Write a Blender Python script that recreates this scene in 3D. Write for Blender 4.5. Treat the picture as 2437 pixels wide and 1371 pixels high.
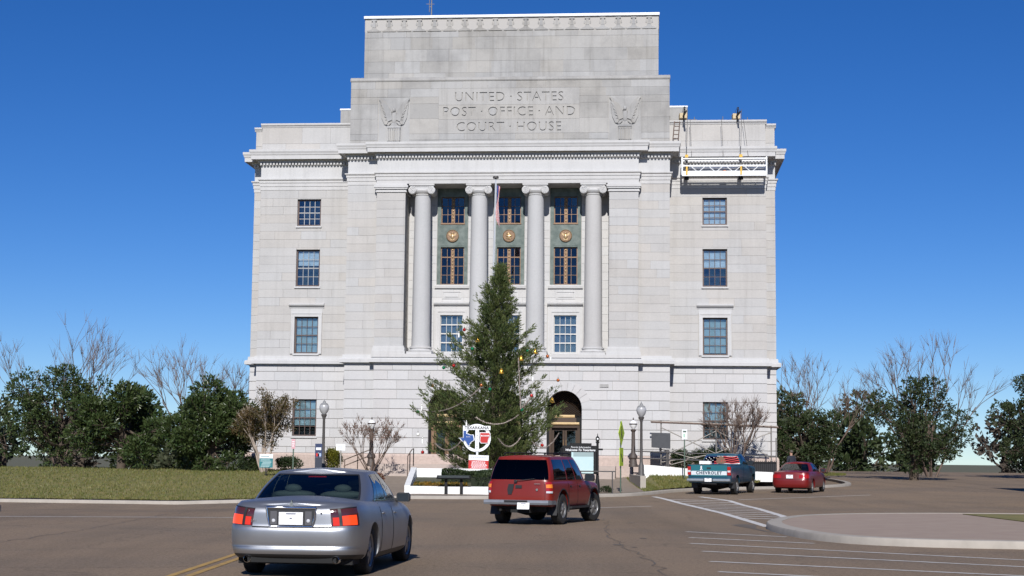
import bpy, bmesh, math, random
from mathutils import Vector, Matrix
PI = math.pi
for o in list(bpy.data.objects):
    bpy.data.objects.remove(o)
scene = bpy.context.scene
COL = scene.collection

# ------------------------------------------------------------------ camera, sky, sun, exposure
cam_data = bpy.data.cameras.new("camera")
cam_data.sensor_width = 36.0
cam_data.lens = 55.843
cam_data.clip_start = 0.5
cam_data.clip_end = 4000.0
cam = bpy.data.objects.new("camera", cam_data)
COL.objects.link(cam)
TILT, ROLL = 0.1071, 0.0100
fw = Vector((0, math.cos(TILT), math.sin(TILT)))
up = Vector((0, -math.sin(TILT), math.cos(TILT)))
rt = Vector((1, 0, 0))
rt2 = rt * math.cos(ROLL) + up * math.sin(ROLL)
up2 = up * math.cos(ROLL) - rt * math.sin(ROLL)
cam.matrix_world = Matrix(((rt2.x, up2.x, -fw.x, 0), (rt2.y, up2.y, -fw.y, 0), (rt2.z, up2.z, -fw.z, 1.6), (0, 0, 0, 1)))
scene.camera = cam

SUN_EL, SUN_AZ = math.radians(32.0), math.radians(2.5)      # low winter sun behind the viewer's left shoulder
world = bpy.data.worlds.new("World")
scene.world = world
world.use_nodes = True
wt = world.node_tree
bg = wt.nodes["Background"]
sky = wt.nodes.new("ShaderNodeTexSky")
sky.sky_type = 'NISHITA'
sky.sun_disc = False
sky.sun_elevation = SUN_EL
sky.sun_rotation = math.pi + SUN_AZ
sky.altitude = 600
sky.air_density = 0.75
sky.dust_density = 0.0
sky.ozone_density = 6.0
hsv = wt.nodes.new("ShaderNodeHueSaturation")
hsv.inputs['Saturation'].default_value = 1.215
hsv.inputs['Hue'].default_value = 0.511
wt.links.new(sky.outputs[0], hsv.inputs['Color'])
wt.links.new(hsv.outputs[0], bg.inputs[0])
bg.inputs[1].default_value = 0.089
sun_data = bpy.data.lights.new("sun", 'SUN')
sun_data.energy = 5.0
sun_data.angle = math.radians(0.5)
sun_data.color = (1.0, 0.975, 0.94)
sun = bpy.data.objects.new("sun", sun_data)
COL.objects.link(sun)
sdir = Vector((-math.sin(SUN_AZ) * math.cos(SUN_EL), -math.cos(SUN_AZ) * math.cos(SUN_EL), math.sin(SUN_EL)))
sun.rotation_euler = sdir.to_track_quat('Z', 'Y').to_euler()
sun.location = sdir * 200
vs = scene.view_settings
vs.view_transform = 'Standard'
vs.look = 'None'
vs.exposure = 0.0
vs.gamma = 1.0
vs.use_curve_mapping = False
scene.render.engine = 'CYCLES'

# ------------------------------------------------------------------ materials
MATS = {}
def _new(name):
    m = bpy.data.materials.new(name)
    m.use_nodes = True
    nt = m.node_tree
    return m, nt, nt.nodes["Principled BSDF"]

def mat(name, col, rough=0.6, metal=0.0, var=0.0, scale=6.0, bump=0.0, bscale=40.0, col2=None, spec=0.5, coat=0.0, rand=0.0, detail=5.0, flake=0.0, dirt=0.0):
    """principled material; var: noise mix towards col2 (or a darker tone); rand: tone change from object to object"""
    if name in MATS:
        return MATS[name]
    m, nt, p = _new(name)
    N, L = nt.nodes, nt.links
    p.inputs['Roughness'].default_value = rough
    p.inputs['Metallic'].default_value = metal
    p.inputs['Specular IOR Level'].default_value = spec
    p.inputs['Coat Weight'].default_value = coat
    p.inputs['Coat Roughness'].default_value = 0.04
    out = None
    tc = N.new('ShaderNodeTexCoord')
    if var > 0:
        nz = N.new('ShaderNodeTexNoise'); nz.inputs['Scale'].default_value = scale; nz.inputs['Detail'].default_value = detail
        nz.inputs['Roughness'].default_value = 0.62
        L.new(tc.outputs['Object'], nz.inputs['Vector'])
        rp = N.new('ShaderNodeMapRange'); rp.inputs[1].default_value = 0.32; rp.inputs[2].default_value = 0.68
        rp.inputs[3].default_value = 0.0; rp.inputs[4].default_value = var
        L.new(nz.outputs['Fac'], rp.inputs[0])
        mx = N.new('ShaderNodeMix'); mx.data_type = 'RGBA'
        c2 = col2 if col2 else tuple(c * 0.45 for c in col)
        mx.inputs[6].default_value = (*col, 1); mx.inputs[7].default_value = (*c2, 1)
        L.new(rp.outputs[0], mx.inputs[0])
        out = mx.outputs[2]
    if rand > 0:
        oi = N.new('ShaderNodeObjectInfo')
        ge = N.new('ShaderNodeNewGeometry')
        ad = N.new('ShaderNodeMath'); ad.operation = 'ADD'
        L.new(oi.outputs['Random'], ad.inputs[0]); L.new(ge.outputs['Random Per Island'], ad.inputs[1])
        fr = N.new('ShaderNodeMath'); fr.operation = 'FRACT'; L.new(ad.outputs[0], fr.inputs[0])
        mr = N.new('ShaderNodeMapRange'); mr.inputs[3].default_value = 1.0 - rand; mr.inputs[4].default_value = 1.0 + rand
        L.new(fr.outputs[0], mr.inputs[0])
        hs = N.new('ShaderNodeHueSaturation'); L.new(mr.outputs[0], hs.inputs['Value'])
        if out: L.new(out, hs.inputs['Color'])
        else: hs.inputs['Color'].default_value = (*col, 1)
        out = hs.outputs[0]
    if out: L.new(out, p.inputs['Base Color'])
    else: p.inputs['Base Color'].default_value = (*col, 1)
    if bump > 0:
        n2 = N.new('ShaderNodeTexNoise'); n2.inputs['Scale'].default_value = bscale; n2.inputs['Detail'].default_value = 6
        L.new(tc.outputs['Object'], n2.inputs['Vector'])
        bp = N.new('ShaderNodeBump'); bp.inputs['Strength'].default_value = bump; bp.inputs['Distance'].default_value = 0.02
        L.new(n2.outputs['Fac'], bp.inputs['Height']); L.new(bp.outputs[0], p.inputs['Normal'])
    MATS[name] = m
    return m

def stone_mat(name, col, rand, stain=0.25, streak=0.2):
    """limestone: tone per block, fine speckle, vertical weather streaks in world space"""
    m, nt, p = _new(name)
    N, L = nt.nodes, nt.links
    p.inputs['Roughness'].default_value = 0.85
    p.inputs['Specular IOR Level'].default_value = 0.25
    ge = N.new('ShaderNodeNewGeometry'); oi = N.new('ShaderNodeObjectInfo')
    ad = N.new('ShaderNodeMath'); ad.operation = 'ADD'
    L.new(oi.outputs['Random'], ad.inputs[0]); L.new(ge.outputs['Random Per Island'], ad.inputs[1])
    wn = N.new('ShaderNodeTexWhiteNoise'); wn.noise_dimensions = '1D'
    L.new(ad.outputs[0], wn.inputs['W'])
    sp = N.new('ShaderNodeSeparateColor'); L.new(wn.outputs['Color'], sp.inputs[0])
    mr = N.new('ShaderNodeMapRange'); mr.inputs[3].default_value = 1 - rand; mr.inputs[4].default_value = 1 + rand * 0.75
    L.new(sp.outputs[0], mr.inputs[0])
    ms = N.new('ShaderNodeMapRange'); ms.inputs[3].default_value = 0.35; ms.inputs[4].default_value = 1.35
    L.new(sp.outputs[1], ms.inputs[0])
    hs = N.new('ShaderNodeHueSaturation'); hs.inputs['Color'].default_value = (*col, 1)
    L.new(mr.outputs[0], hs.inputs['Value']); L.new(ms.outputs[0], hs.inputs['Saturation'])
    cur = hs.outputs[0]
    def layer(vec_scale, nscale, lo, hi, amt, dark, cur, detail=6):
        mp = N.new('ShaderNodeMapping'); mp.inputs['Scale'].default_value = vec_scale
        L.new(ge.outputs['Position'], mp.inputs['Vector'])
        nz = N.new('ShaderNodeTexNoise'); nz.inputs['Scale'].default_value = nscale; nz.inputs['Detail'].default_value = detail
        nz.inputs['Roughness'].default_value = 0.65
        L.new(mp.outputs[0], nz.inputs['Vector'])
        r = N.new('ShaderNodeMapRange'); r.inputs[1].default_value = lo; r.inputs[2].default_value = hi; r.inputs[4].default_value = amt
        L.new(nz.outputs['Fac'], r.inputs[0])
        mx = N.new('ShaderNodeMix'); mx.data_type = 'RGBA'; mx.blend_type = 'MULTIPLY'
        L.new(r.outputs[0], mx.inputs[0]); L.new(cur, mx.inputs[6]); mx.inputs[7].default_value = (*dark, 1)
        return mx.outputs[2], nz
    cur, _ = layer((1, 1, 1), 0.55, 0.45, 0.75, stain, (0.60, 0.60, 0.61), cur)
    cur, _ = layer((3.2, 3.2, 0.16), 1.0, 0.50, 0.78, streak, (0.55, 0.54, 0.52), cur)
    cur, nz = layer((1, 1, 1), 14.0, 0.35, 0.75, 0.30, (0.70, 0.70, 0.70), cur, 8)
    L.new(cur, p.inputs['Base Color'])
    bp = N.new('ShaderNodeBump'); bp.inputs['Strength'].default_value = 0.25; bp.inputs['Distance'].default_value = 0.02
    L.new(nz.outputs['Fac'], bp.inputs['Height']); L.new(bp.outputs[0], p.inputs['Normal'])
    MATS[name] = m
    return m

def glass_mat(name, tint, trans, ior=1.9):
    """pane: mostly see-through with a tint, mirror-like at the Fresnel rate"""
    m, nt, p = _new(name)
    N, L = nt.nodes, nt.links
    out = N["Material Output"]
    tr = N.new('ShaderNodeBsdfTransparent'); tr.inputs[0].default_value = (*[t * trans for t in tint], 1)
    gl = N.new('ShaderNodeBsdfGlossy'); gl.inputs['Roughness'].default_value = 0.02; gl.inputs[0].default_value = (0.95, 0.97, 1, 1)
    fr = N.new('ShaderNodeFresnel'); fr.inputs[0].default_value = ior
    mx = N.new('ShaderNodeMixShader')
    L.new(fr.outputs[0], mx.inputs[0]); L.new(tr.outputs[0], mx.inputs[1]); L.new(gl.outputs[0], mx.inputs[2])
    L.new(mx.outputs[0], out.inputs[0])
    MATS[name] = m
    return m

def emit_mat(name, col, strength, base=(0.3, 0.02, 0.01)):
    m, nt, p = _new(name)
    p.inputs['Base Color'].default_value = (*base, 1)
    p.inputs['Roughness'].default_value = 0.12
    p.inputs['Emission Color'].default_value = (*col, 1)
    p.inputs['Emission Strength'].default_value = strength
    MATS[name] = m
    return m

def leaf_mat(name, col, col2, trans=0.25, rough=0.5):
    m, nt, p = _new(name)
    N, L = nt.nodes, nt.links
    ge = N.new('ShaderNodeNewGeometry')
    wn = N.new('ShaderNodeTexWhiteNoise'); wn.noise_dimensions = '1D'; L.new(ge.outputs['Random Per Island'], wn.inputs['W'])
    mx = N.new('ShaderNodeMix'); mx.data_type = 'RGBA'
    mx.inputs[6].default_value = (*col, 1); mx.inputs[7].default_value = (*col2, 1)
    tc = N.new('ShaderNodeTexCoord'); nz = N.new('ShaderNodeTexNoise'); nz.inputs['Scale'].default_value = 1.6; nz.inputs['Detail'].default_value = 3
    L.new(tc.outputs['Object'], nz.inputs['Vector'])
    av = N.new('ShaderNodeMath'); av.operation = 'MULTIPLY_ADD'; av.inputs[1].default_value = 1.7; av.inputs[2].default_value = -0.60; L.new(nz.outputs['Fac'], av.inputs[0])
    hf = N.new('ShaderNodeMath'); hf.operation = 'MULTIPLY_ADD'; hf.use_clamp = True; hf.inputs[1].default_value = 0.65; L.new(wn.outputs['Value'], hf.inputs[0]); L.new(av.outputs[0], hf.inputs[2])
    L.new(hf.outputs[0], mx.inputs[0]); L.new(mx.outputs[2], p.inputs['Base Color'])
    p.inputs['Roughness'].default_value = rough
    p.inputs['Specular IOR Level'].default_value = 0.3
    tl = N.new('ShaderNodeBsdfTranslucent'); L.new(mx.outputs[2], tl.inputs[0])
    ms = N.new('ShaderNodeMixShader'); ms.inputs[0].default_value = trans
    L.new(p.outputs[0], ms.inputs[1]); L.new(tl.outputs[0], ms.inputs[2])
    L.new(ms.outputs[0], N["Material Output"].inputs[0])
    MATS[name] = m
    return m

def asphalt_mat():
    m, nt, p = _new('asphalt')
    N, L = nt.nodes, nt.links
    ge = N.new('ShaderNodeNewGeometry')
    def noise(scale, detail, rough=0.6, vs=(1, 1, 1)):
        mp = N.new('ShaderNodeMapping'); mp.inputs['Scale'].default_value = vs
        L.new(ge.outputs['Position'], mp.inputs['Vector'])
        n = N.new('ShaderNodeTexNoise'); n.inputs['Scale'].default_value = scale; n.inputs['Detail'].default_value = detail
        n.inputs['Roughness'].default_value = rough
        L.new(mp.outputs[0], n.inputs['Vector']); return n
    big = noise(0.16, 5, 0.6); wheel = noise(1.0, 4, 0.6, (0.55, 0.035, 1)); grit = noise(60, 3, 0.8); agg = noise(15, 4, 0.8); med = noise(5.0, 8, 0.75)
    base = N.new('ShaderNodeMix'); base.data_type = 'RGBA'
    base.inputs[6].default_value = (0.315, 0.236, 0.165, 1); base.inputs[7].default_value = (0.245, 0.194, 0.148, 1)
    r = N.new('ShaderNodeMapRange'); r.inputs[1].default_value = 0.42; r.inputs[2].default_value = 0.70
    L.new(big.outputs[0], r.inputs[0]); L.new(r.outputs[0], base.inputs[0])
    cur = base.outputs[2]
    for n, lo, hi, amt, dk in ((wheel, 0.45, 0.75, 0.5, (0.55, 0.57, 0.60)), (med, 0.5, 0.72, 0.3, (0.70, 0.69, 0.68)), (agg, 0.46, 0.60, 0.75, (0.60, 0.58, 0.56)), (grit, 0.45, 0.62, 0.7, (0.52, 0.48, 0.45))):
        r = N.new('ShaderNodeMapRange'); r.inputs[1].default_value = lo; r.inputs[2].default_value = hi; r.inputs[4].default_value = amt
        L.new(n.outputs[0], r.inputs[0])
        mx = N.new('ShaderNodeMix'); mx.data_type = 'RGBA'; mx.blend_type = 'MULTIPLY'
        L.new(r.outputs[0], mx.inputs[0]); L.new(cur, mx.inputs[6]); mx.inputs[7].default_value = (*dk, 1); cur = mx.outputs[2]
    # thin wandering cracks
    vo = N.new('ShaderNodeTexVoronoi'); vo.feature = 'DISTANCE_TO_EDGE'; vo.inputs['Scale'].default_value = 0.16
    wob = noise(1.3, 4); va = N.new('ShaderNodeVectorMath'); va.operation = 'MULTIPLY_ADD'
    va.inputs[1].default_value = (1.6, 1.6, 0); L.new(wob.outputs['Color'], va.inputs[0]); L.new(ge.outputs['Position'], va.inputs[2])
    L.new(va.outputs[0], vo.inputs['Vector'])
    r = N.new('ShaderNodeMapRange'); r.inputs[1].default_value = 0.0; r.inputs[2].default_value = 0.006; r.inputs[3].default_value = 0.3; r.inputs[4].default_value = 0.0
    L.new(vo.outputs['Distance'], r.inputs[0])
    mx = N.new('ShaderNodeMix'); mx.data_type = 'RGBA'
    L.new(r.outputs[0], mx.inputs[0]); L.new(cur, mx.inputs[6]); mx.inputs[7].default_value = (0.03, 0.028, 0.027, 1); cur = mx.outputs[2]
    L.new(cur, p.inputs['Base Color'])
    p.inputs['Roughness'].default_value = 0.9; p.inputs['Specular IOR Level'].default_value = 0.2
    bp = N.new('ShaderNodeBump'); bp.inputs['Strength'].default_value = 0.6; bp.inputs['Distance'].default_value = 0.015
    L.new(grit.outputs[0], bp.inputs['Height']); L.new(bp.outputs[0], p.inputs['Normal'])
    MATS['asphalt'] = m
    return m

# ------------------------------------------------------------------ mesh helpers
class MB:
    """collects faces; build() links them as ONE mesh object"""
    def __init__(s):
        s.v = []; s.f = []; s.m = []
    def add(s, vs, fs, mi=0):
        o = len(s.v); s.v += [tuple(p) for p in vs]
        s.f += [tuple(i + o for i in f) for f in fs]; s.m += [mi] * len(fs)
        return s
    def box(s, x0, x1, y0, y1, z0, z1, mi=0):
        vs = [(x0, y0, z0), (x1, y0, z0), (x1, y1, z0), (x0, y1, z0), (x0, y0, z1), (x1, y0, z1), (x1, y1, z1), (x0, y1, z1)]
        return s.add(vs, [(0, 3, 2, 1), (4, 5, 6, 7), (0, 1, 5, 4), (1, 2, 6, 5), (2, 3, 7, 6), (3, 0, 4, 7)], mi)
    def cham(s, x0, x1, y0, y1, z0, z1, c, mi=0):
        """box whose front (y0) face is chamfered by c"""
        vs = [(x0, y0 + c, z0), (x1, y0 + c, z0), (x1, y1, z0), (x0, y1, z0), (x0, y0 + c, z1), (x1, y0 + c, z1), (x1, y1, z1), (x0, y1, z1),
              (x0 + c, y0, z0 + c), (x1 - c, y0, z0 + c), (x1 - c, y0, z1 - c), (x0 + c, y0, z1 - c)]
        return s.add(vs, [(0, 3, 2, 1), (4, 5, 6, 7), (1, 2, 6, 5), (2, 3, 7, 6), (3, 0, 4, 7), (8, 9, 10, 11), (0, 1, 9, 8), (1, 5, 10, 9), (5, 4, 11, 10), (4, 0, 8, 11)], mi)
    def prism_xz(s, poly, y0, y1, mi=0):
        n = len(poly)
        vs = [(x, y0, z) for x, z in poly] + [(x, y1, z) for x, z in poly]
        fs = [tuple(range(n)), tuple(range(2 * n - 1, n - 1, -1))] + [(i, i + n, (i + 1) % n + n, (i + 1) % n) for i in range(n)]
        return s.add(vs, fs, mi)
    def prism_xy(s, poly, z0, z1, mi=0):
        n = len(poly)
        vs = [(x, y, z0) for x, y in poly] + [(x, y, z1) for x, y in poly]
        fs = [tuple(range(n - 1, -1, -1)), tuple(range(n, 2 * n))] + [(i, (i + 1) % n, (i + 1) % n + n, i + n) for i in range(n)]
        return s.add(vs, fs, mi)
    def prism_yz(s, poly, x0, x1, mi=0):
        n = len(poly)
        vs = [(x0, y, z) for y, z in poly] + [(x1, y, z) for y, z in poly]
        fs = [tuple(range(n)), tuple(range(2 * n - 1, n - 1, -1))] + [(i, i + n, (i + 1) % n + n, (i + 1) % n) for i in range(n)]
        return s.add(vs, fs, mi)
    def tube(s, pts, r, n=8, cap=True, mi=0):
        pts = [Vector(p) for p in pts]
        rs = r if isinstance(r, (list, tuple)) else [r] * len(pts)
        rings = []
        t0 = (pts[1] - pts[0]).normalized()
        ref = Vector((0, 0, 1)) if abs(t0.z) < 0.9 else Vector((1, 0, 0))
        for i, p in enumerate(pts):
            t = (pts[min(i + 1, len(pts) - 1)] - pts[max(i - 1, 0)]).normalized()
            a = t.cross(ref)
            if a.length < 1e-4: a = t.orthogonal()
            a.normalize(); b = a.cross(t).normalized(); ref = b
            rings.append([p + (a * math.cos(2 * PI * k / n) + b * math.sin(2 * PI * k / n)) * rs[i] for k in range(n)])
        vs = [q for rg in rings for q in rg]
        fs = [(i * n + k, i * n + (k + 1) % n, (i + 1) * n + (k + 1) % n, (i + 1) * n + k) for i in range(len(pts) - 1) for k in range(n)]
        if cap: fs += [tuple(range(n - 1, -1, -1)), tuple(range((len(pts) - 1) * n, len(pts) * n))]
        return s.add(vs, fs, mi)
    def lathe(s, prof, c=(0, 0, 0), n=16, axis='z', mi=0, cap=True):
        vs = []
        for r, h in prof:
            for k in range(n):
                a = 2 * PI * k / n
                q = (r * math.cos(a), r * math.sin(a), h)
                if axis == 'x': q = (h, r * math.cos(a), r * math.sin(a))
                if axis == 'y': q = (r * math.cos(a), h, r * math.sin(a))
                vs.append((q[0] + c[0], q[1] + c[1], q[2] + c[2]))
        fs = [(i * n + k, i * n + (k + 1) % n, (i + 1) * n + (k + 1) % n, (i + 1) * n + k) for i in range(len(prof) - 1) for k in range(n)]
        if cap:
            if prof[0][0] > 1e-5: fs.append(tuple(range(n - 1, -1, -1)))
            if prof[-1][0] > 1e-5: fs.append(tuple(range((len(prof) - 1) * n, len(prof) * n)))
        return s.add(vs, fs, mi)
    def grid(s, fn, nu, nv, mi=0):
        vs = [fn(i / nu, j / nv) for i in range(nu + 1) for j in range(nv + 1)]
        fs = [(i * (nv + 1) + j, (i + 1) * (nv + 1) + j, (i + 1) * (nv + 1) + j + 1, i * (nv + 1) + j + 1) for i in range(nu) for j in range(nv)]
        return s.add(vs, fs, mi)
    def sphere(s, c, r, n=12, m=8, mi=0):
        rr = r if isinstance(r, (list, tuple)) else (r, r, r)
        prof = [(max(1e-6, math.sin(PI * i / m)), -math.cos(PI * i / m)) for i in range(m + 1)]
        vs = []
        for q, h in prof:
            for k in range(n):
                a = 2 * PI * k / n
                vs.append((c[0] + rr[0] * q * math.cos(a), c[1] + rr[1] * q * math.sin(a), c[2] + rr[2] * h))
        fs = [(i * n + k, i * n + (k + 1) % n, (i + 1) * n + (k + 1) % n, (i + 1) * n + k) for i in range(m) for k in range(n)]
        return s.add(vs, fs, mi)
    def mesh(s, name, smooth=None, weld=0.0, fix=True):
        me = bpy.data.meshes.new(name)
        me.from_pydata(s.v, [], s.f)
        if any(s.m): me.polygons.foreach_set('material_index', s.m)
        if weld > 0 or fix:
            bm = bmesh.new(); bm.from_mesh(me)
            if weld > 0: bmesh.ops.remove_doubles(bm, verts=bm.verts, dist=weld)
            if fix: bmesh.ops.recalc_face_normals(bm, faces=bm.faces)
            bm.to_mesh(me); bm.free()
        if smooth is not None:
            me.polygons.foreach_set('use_smooth', [True] * len(me.polygons))
            me.set_sharp_from_angle(angle=math.radians(smooth))
        me.update()
        return me
    def build(s, name, material, parent=None, smooth=None, weld=0.0, fix=True, loc=None):
        me = s.mesh(name, smooth, weld, fix)
        for m in (material if isinstance(material, (list, tuple)) else [material]):
            me.materials.append(m)
        return link(name, me, parent, loc)

def link(name, data, parent=None, loc=None):
    o = bpy.data.objects.new(name, data)
    COL.objects.link(o)
    if parent is not None: o.parent = parent
    if loc is not None: o.location = loc
    return o

def thing(name, label, cat, loc=(0, 0, 0), rz=0.0, group=None):
    o = link(name, None, None, loc)
    o.rotation_euler = (0, 0, rz)
    o.empty_display_size = 0.2
    return tag(o, label, cat, group)

def tag(o, label, cat, group=None):
    o['label'] = label; o['category'] = cat
    if group: o['group'] = group
    return o

def struct(o):
    o['kind'] = 'structure'
    return o

def text_mesh(body, size, depth, align='CENTER', offset=0.0, spacing=1.0, shear=0.0):
    cu = bpy.data.curves.new('lettering', 'FONT')
    cu.body = body; cu.size = size; cu.extrude = depth; cu.align_x = align; cu.align_y = 'CENTER'
    cu.offset = offset; cu.space_character = spacing; cu.shear = shear; cu.resolution_u = 3
    o = bpy.data.objects.new('lettering', cu); COL.objects.link(o)
    dg = bpy.context.evaluated_depsgraph_get(); dg.update()
    me = bpy.data.meshes.new_from_object(o.evaluated_get(dg))
    bpy.data.objects.remove(o)
    return me

def lettering(body, size, material, parent, loc, depth=0.004, rot=(PI / 2, 0, 0), name='lettering', **k):
    me = text_mesh(body, size, depth, **k)
    me.materials.clear(); me.materials.append(material)
    o = link(name, me, parent, loc); o.rotation_euler = rot
    return o

def smooth_interp(tab, x):
    """piecewise cubic (monotone-ish) interpolation of a table [(x, y), ...]"""
    if x <= tab[0][0]: return tab[0][1]
    if x >= tab[-1][0]: return tab[-1][1]
    for i in range(len(tab) - 1):
        if tab[i][0] <= x <= tab[i + 1][0]: break
    x0, y0 = tab[i]; x1, y1 = tab[i + 1]
    h = x1 - x0
    def slope(j):
        if j <= 0 or j >= len(tab) - 1: 
            k = 0 if j <= 0 else len(tab) - 2
            return (tab[k + 1][1] - tab[k][1]) / (tab[k + 1][0] - tab[k][0])
        a = (tab[j][1] - tab[j - 1][1]) / (tab[j][0] - tab[j - 1][0]); b = (tab[j + 1][1] - tab[j][1]) / (tab[j + 1][0] - tab[j][0])
        return 0.0 if a * b <= 0 else 2 * a * b / (a + b)
    m0, m1 = slope(i), slope(i + 1)
    t = (x - x0) / h
    return (2 * t**3 - 3 * t**2 + 1) * y0 + (t**3 - 2 * t**2 + t) * h * m0 + (-2 * t**3 + 3 * t**2) * y1 + (t**3 - t**2) * h * m1

# ------------------------------------------------------------------ shared materials
STONE_LOW = stone_mat('limestone_ashlar', (0.535, 0.522, 0.515), 0.06, 0.16, 0.12)
STONE_UP = stone_mat('limestone_upper', (0.475, 0.456, 0.434), 0.035, 0.28, 0.28)
STONE_AT = stone_mat('limestone_attic_weathered', (0.385, 0.372, 0.352), 0.10, 0.75, 0.6)
STONE_TR = stone_mat('limestone_trim', (0.54, 0.53, 0.52), 0.03, 0.25, 0.25)
STONE_COL = stone_mat('limestone_column', (0.47, 0.46, 0.45), 0.03, 0.15, 0.1)
JOINT = mat('mortar_joint', (0.27, 0.26, 0.25), 0.95)
JOINT_UP = mat('mortar_joint_upper', (0.43, 0.41, 0.385), 0.95)
GRANITE = mat('pink_granite', (0.50, 0.40, 0.35), 0.7, var=0.7, scale=9, col2=(0.36, 0.28, 0.24), rand=0.05, bump=0.1)
ASPHALT = asphalt_mat()
CONCRETE = mat('concrete', (0.40, 0.36, 0.31), 0.9, var=0.5, scale=2.5, col2=(0.26, 0.235, 0.20), bump=0.2, bscale=30, rand=0.06)
PAVING = mat('brown_paving', (0.27, 0.215, 0.165), 0.9, var=0.6, scale=1.4, col2=(0.20, 0.155, 0.12), bump=0.2, bscale=30, rand=0.05)
WHITE_PAINT = mat('white_masonry_paint', (0.80, 0.80, 0.78), 0.6, var=0.25, scale=2.0, col2=(0.62, 0.61, 0.57))
WHITE_METAL = mat('white_enamel', (0.82, 0.83, 0.83), 0.35, var=0.15, scale=5, col2=(0.6, 0.6, 0.6))
ROAD_WHITE = mat('worn_white_road_paint', (0.74, 0.73, 0.71), 0.8, var=0.7, scale=4.5, col2=(0.36, 0.32, 0.28), detail=9)
ROAD_THIN = mat('faded_white_road_paint', (0.42, 0.40, 0.37), 0.8, var=1.0, scale=2.5, col2=(0.16, 0.13, 0.105), detail=9)
ROAD_YELLOW = mat('worn_yellow_road_paint', (0.50, 0.30, 0.07), 0.8, var=0.8, scale=5, col2=(0.25, 0.17, 0.08))
BLACK_METAL = mat('black_iron', (0.012, 0.012, 0.013), 0.6, var=0.3, scale=8, spec=.25)
DARK_GREY = mat('charcoal_metal', (0.085, 0.078, 0.075), 0.55, var=0.35, scale=9, bump=0.1)
STEEL = mat('dull_steel', (0.30, 0.29, 0.27), 0.5, metal=0.5, var=0.5, scale=8, col2=(0.22, 0.16, 0.12))
RUST_STEEL = mat('rusty_rail', (0.16, 0.11, 0.085), 0.7, var=0.7, scale=6, col2=(0.08, 0.06, 0.05))
ROOM_DARK_PAINT = mat('painted_room_darkness', (0.012, 0.013, 0.015), 0.9)  # near-black colour painted for indoor darkness on flat panels
BLIND = mat('pale_green_blind', (0.30, 0.37, 0.37), 0.8, var=0.3, scale=4)
BLIND2 = mat('blue_grey_blind', (0.50, 0.54, 0.56), 0.8, var=0.3, scale=4)
WIN_BROWN = mat('brown_window_frame', (0.10, 0.065, 0.055), 0.5, var=0.3, scale=9)
WIN_GREY = mat('grey_window_bar', (0.30, 0.30, 0.30), 0.5)
WIN_PALE = mat('pale_window_bar', (0.55, 0.53, 0.50), 0.5)
GLASS = glass_mat('window_glass', (0.90, 0.96, 1.0), 0.97, 1.8)
GLASS_DK = glass_mat('window_glass_dark', (0.5, 0.6, 0.7), 0.8, 1.7)
BRONZE = mat('bronze', (0.24, 0.145, 0.085), 0.5, metal=0.4, var=0.6, scale=12, col2=(0.13, 0.085, 0.055), bump=0.3, bscale=30)
GOLD = mat('polished_brass', (0.52, 0.36, 0.19), 0.36, metal=0.6, var=0.45, scale=10)
BRASS_BRIGHT = mat('bright_brass', (0.85, 0.62, 0.33), 0.34, metal=0.45, var=0.25, scale=10)
MARBLE = mat('green_marble', (0.060, 0.088, 0.074), 0.4, var=1.0, scale=3.0, col2=(0.155, 0.185, 0.165), detail=9)
# ------------------------------------------------------------------ ground, road, lawns, plaza
def road_z(x, y):
    t = min(1.0, max(0.0, (y - 42.0) / 18.0)); t = t * t * (3 - 2 * t)
    return 0.012 * max(0.0, y - 58.0) - 0.04 * min(9.0, max(0.0, -x - 4.0)) * t

def sheet(name, x0, x1, y0, y1, nx, ny, zf, material):
    b = MB(); b.grid(lambda u, v: (x0 + (x1 - x0) * u, y0 + (y1 - y0) * v, zf(x0 + (x1 - x0) * u, y0 + (y1 - y0) * v)), nx, ny)
    return b.build(name, material, smooth=30)

GRASS_BASE = mat('winter_turf', (0.23, 0.185, 0.065), 0.95, var=0.9, scale=1.1, col2=(0.12, 0.13, 0.038), bump=0.6, bscale=25, detail=8)
FAR_GRASS = mat('far_turf', (0.10, 0.10, 0.05), 0.95, var=0.8, scale=0.15, col2=(0.13, 0.11, 0.06))
g = MB(); g.box(-1500, 1500, -200, 2500, -3.0, -1.05)
struct(g.build('ground', FAR_GRASS))
struct(sheet('road', -75, 75, -6, 130, 150, 136, road_z, ASPHALT))

# front kerb line of the courthouse island (x, y), from far left round to the right-hand side street
KERB = [(-60, 66.0), (-30, 64.0), (-11.5, 62.5), (-6.5, 61.3), (-3.9, 61.0), (-1.0, 61.5), (1.6, 63.0), (3.7, 65.0), (5.1, 66.4), (6.2, 68.9), (7.5, 72.4), (9.4, 75.6), (14.0, 79.4), (18.0, 84.0), (19.5, 92.0), (20.0, 110.0)]
def resample(poly, step):
    out = []
    for (a, b) in zip(poly[:-1], poly[1:]):
        n = max(1, int(math.hypot(b[0] - a[0], b[1] - a[1]) / step))
        out += [(a[0] + (b[0] - a[0]) * k / n, a[1] + (b[1] - a[1]) * k / n) for k in range(n)]
    return out + [poly[-1]]
def chaikin(p, n=2):
    for _ in range(n):
        q = [p[0]]
        for a, b in zip(p[:-1], p[1:]):
            q += [(a[0] * .75 + b[0] * .25, a[1] * .75 + b[1] * .25), (a[0] * .25 + b[0] * .75, a[1] * .25 + b[1] * .75)]
        p = q + [p[-1]]
    return p
KERB_S = resample(chaikin(KERB, 2), 0.9)
def offset_line(p, d):
    out = []
    for i in range(len(p)):
        a = Vector(p[max(0, i - 1)]); b = Vector(p[min(len(p) - 1, i + 1)])
        t = (b - a).normalized(); out.append((p[i][0] - t.y * d, p[i][1] + t.x * d))
    return out
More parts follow.
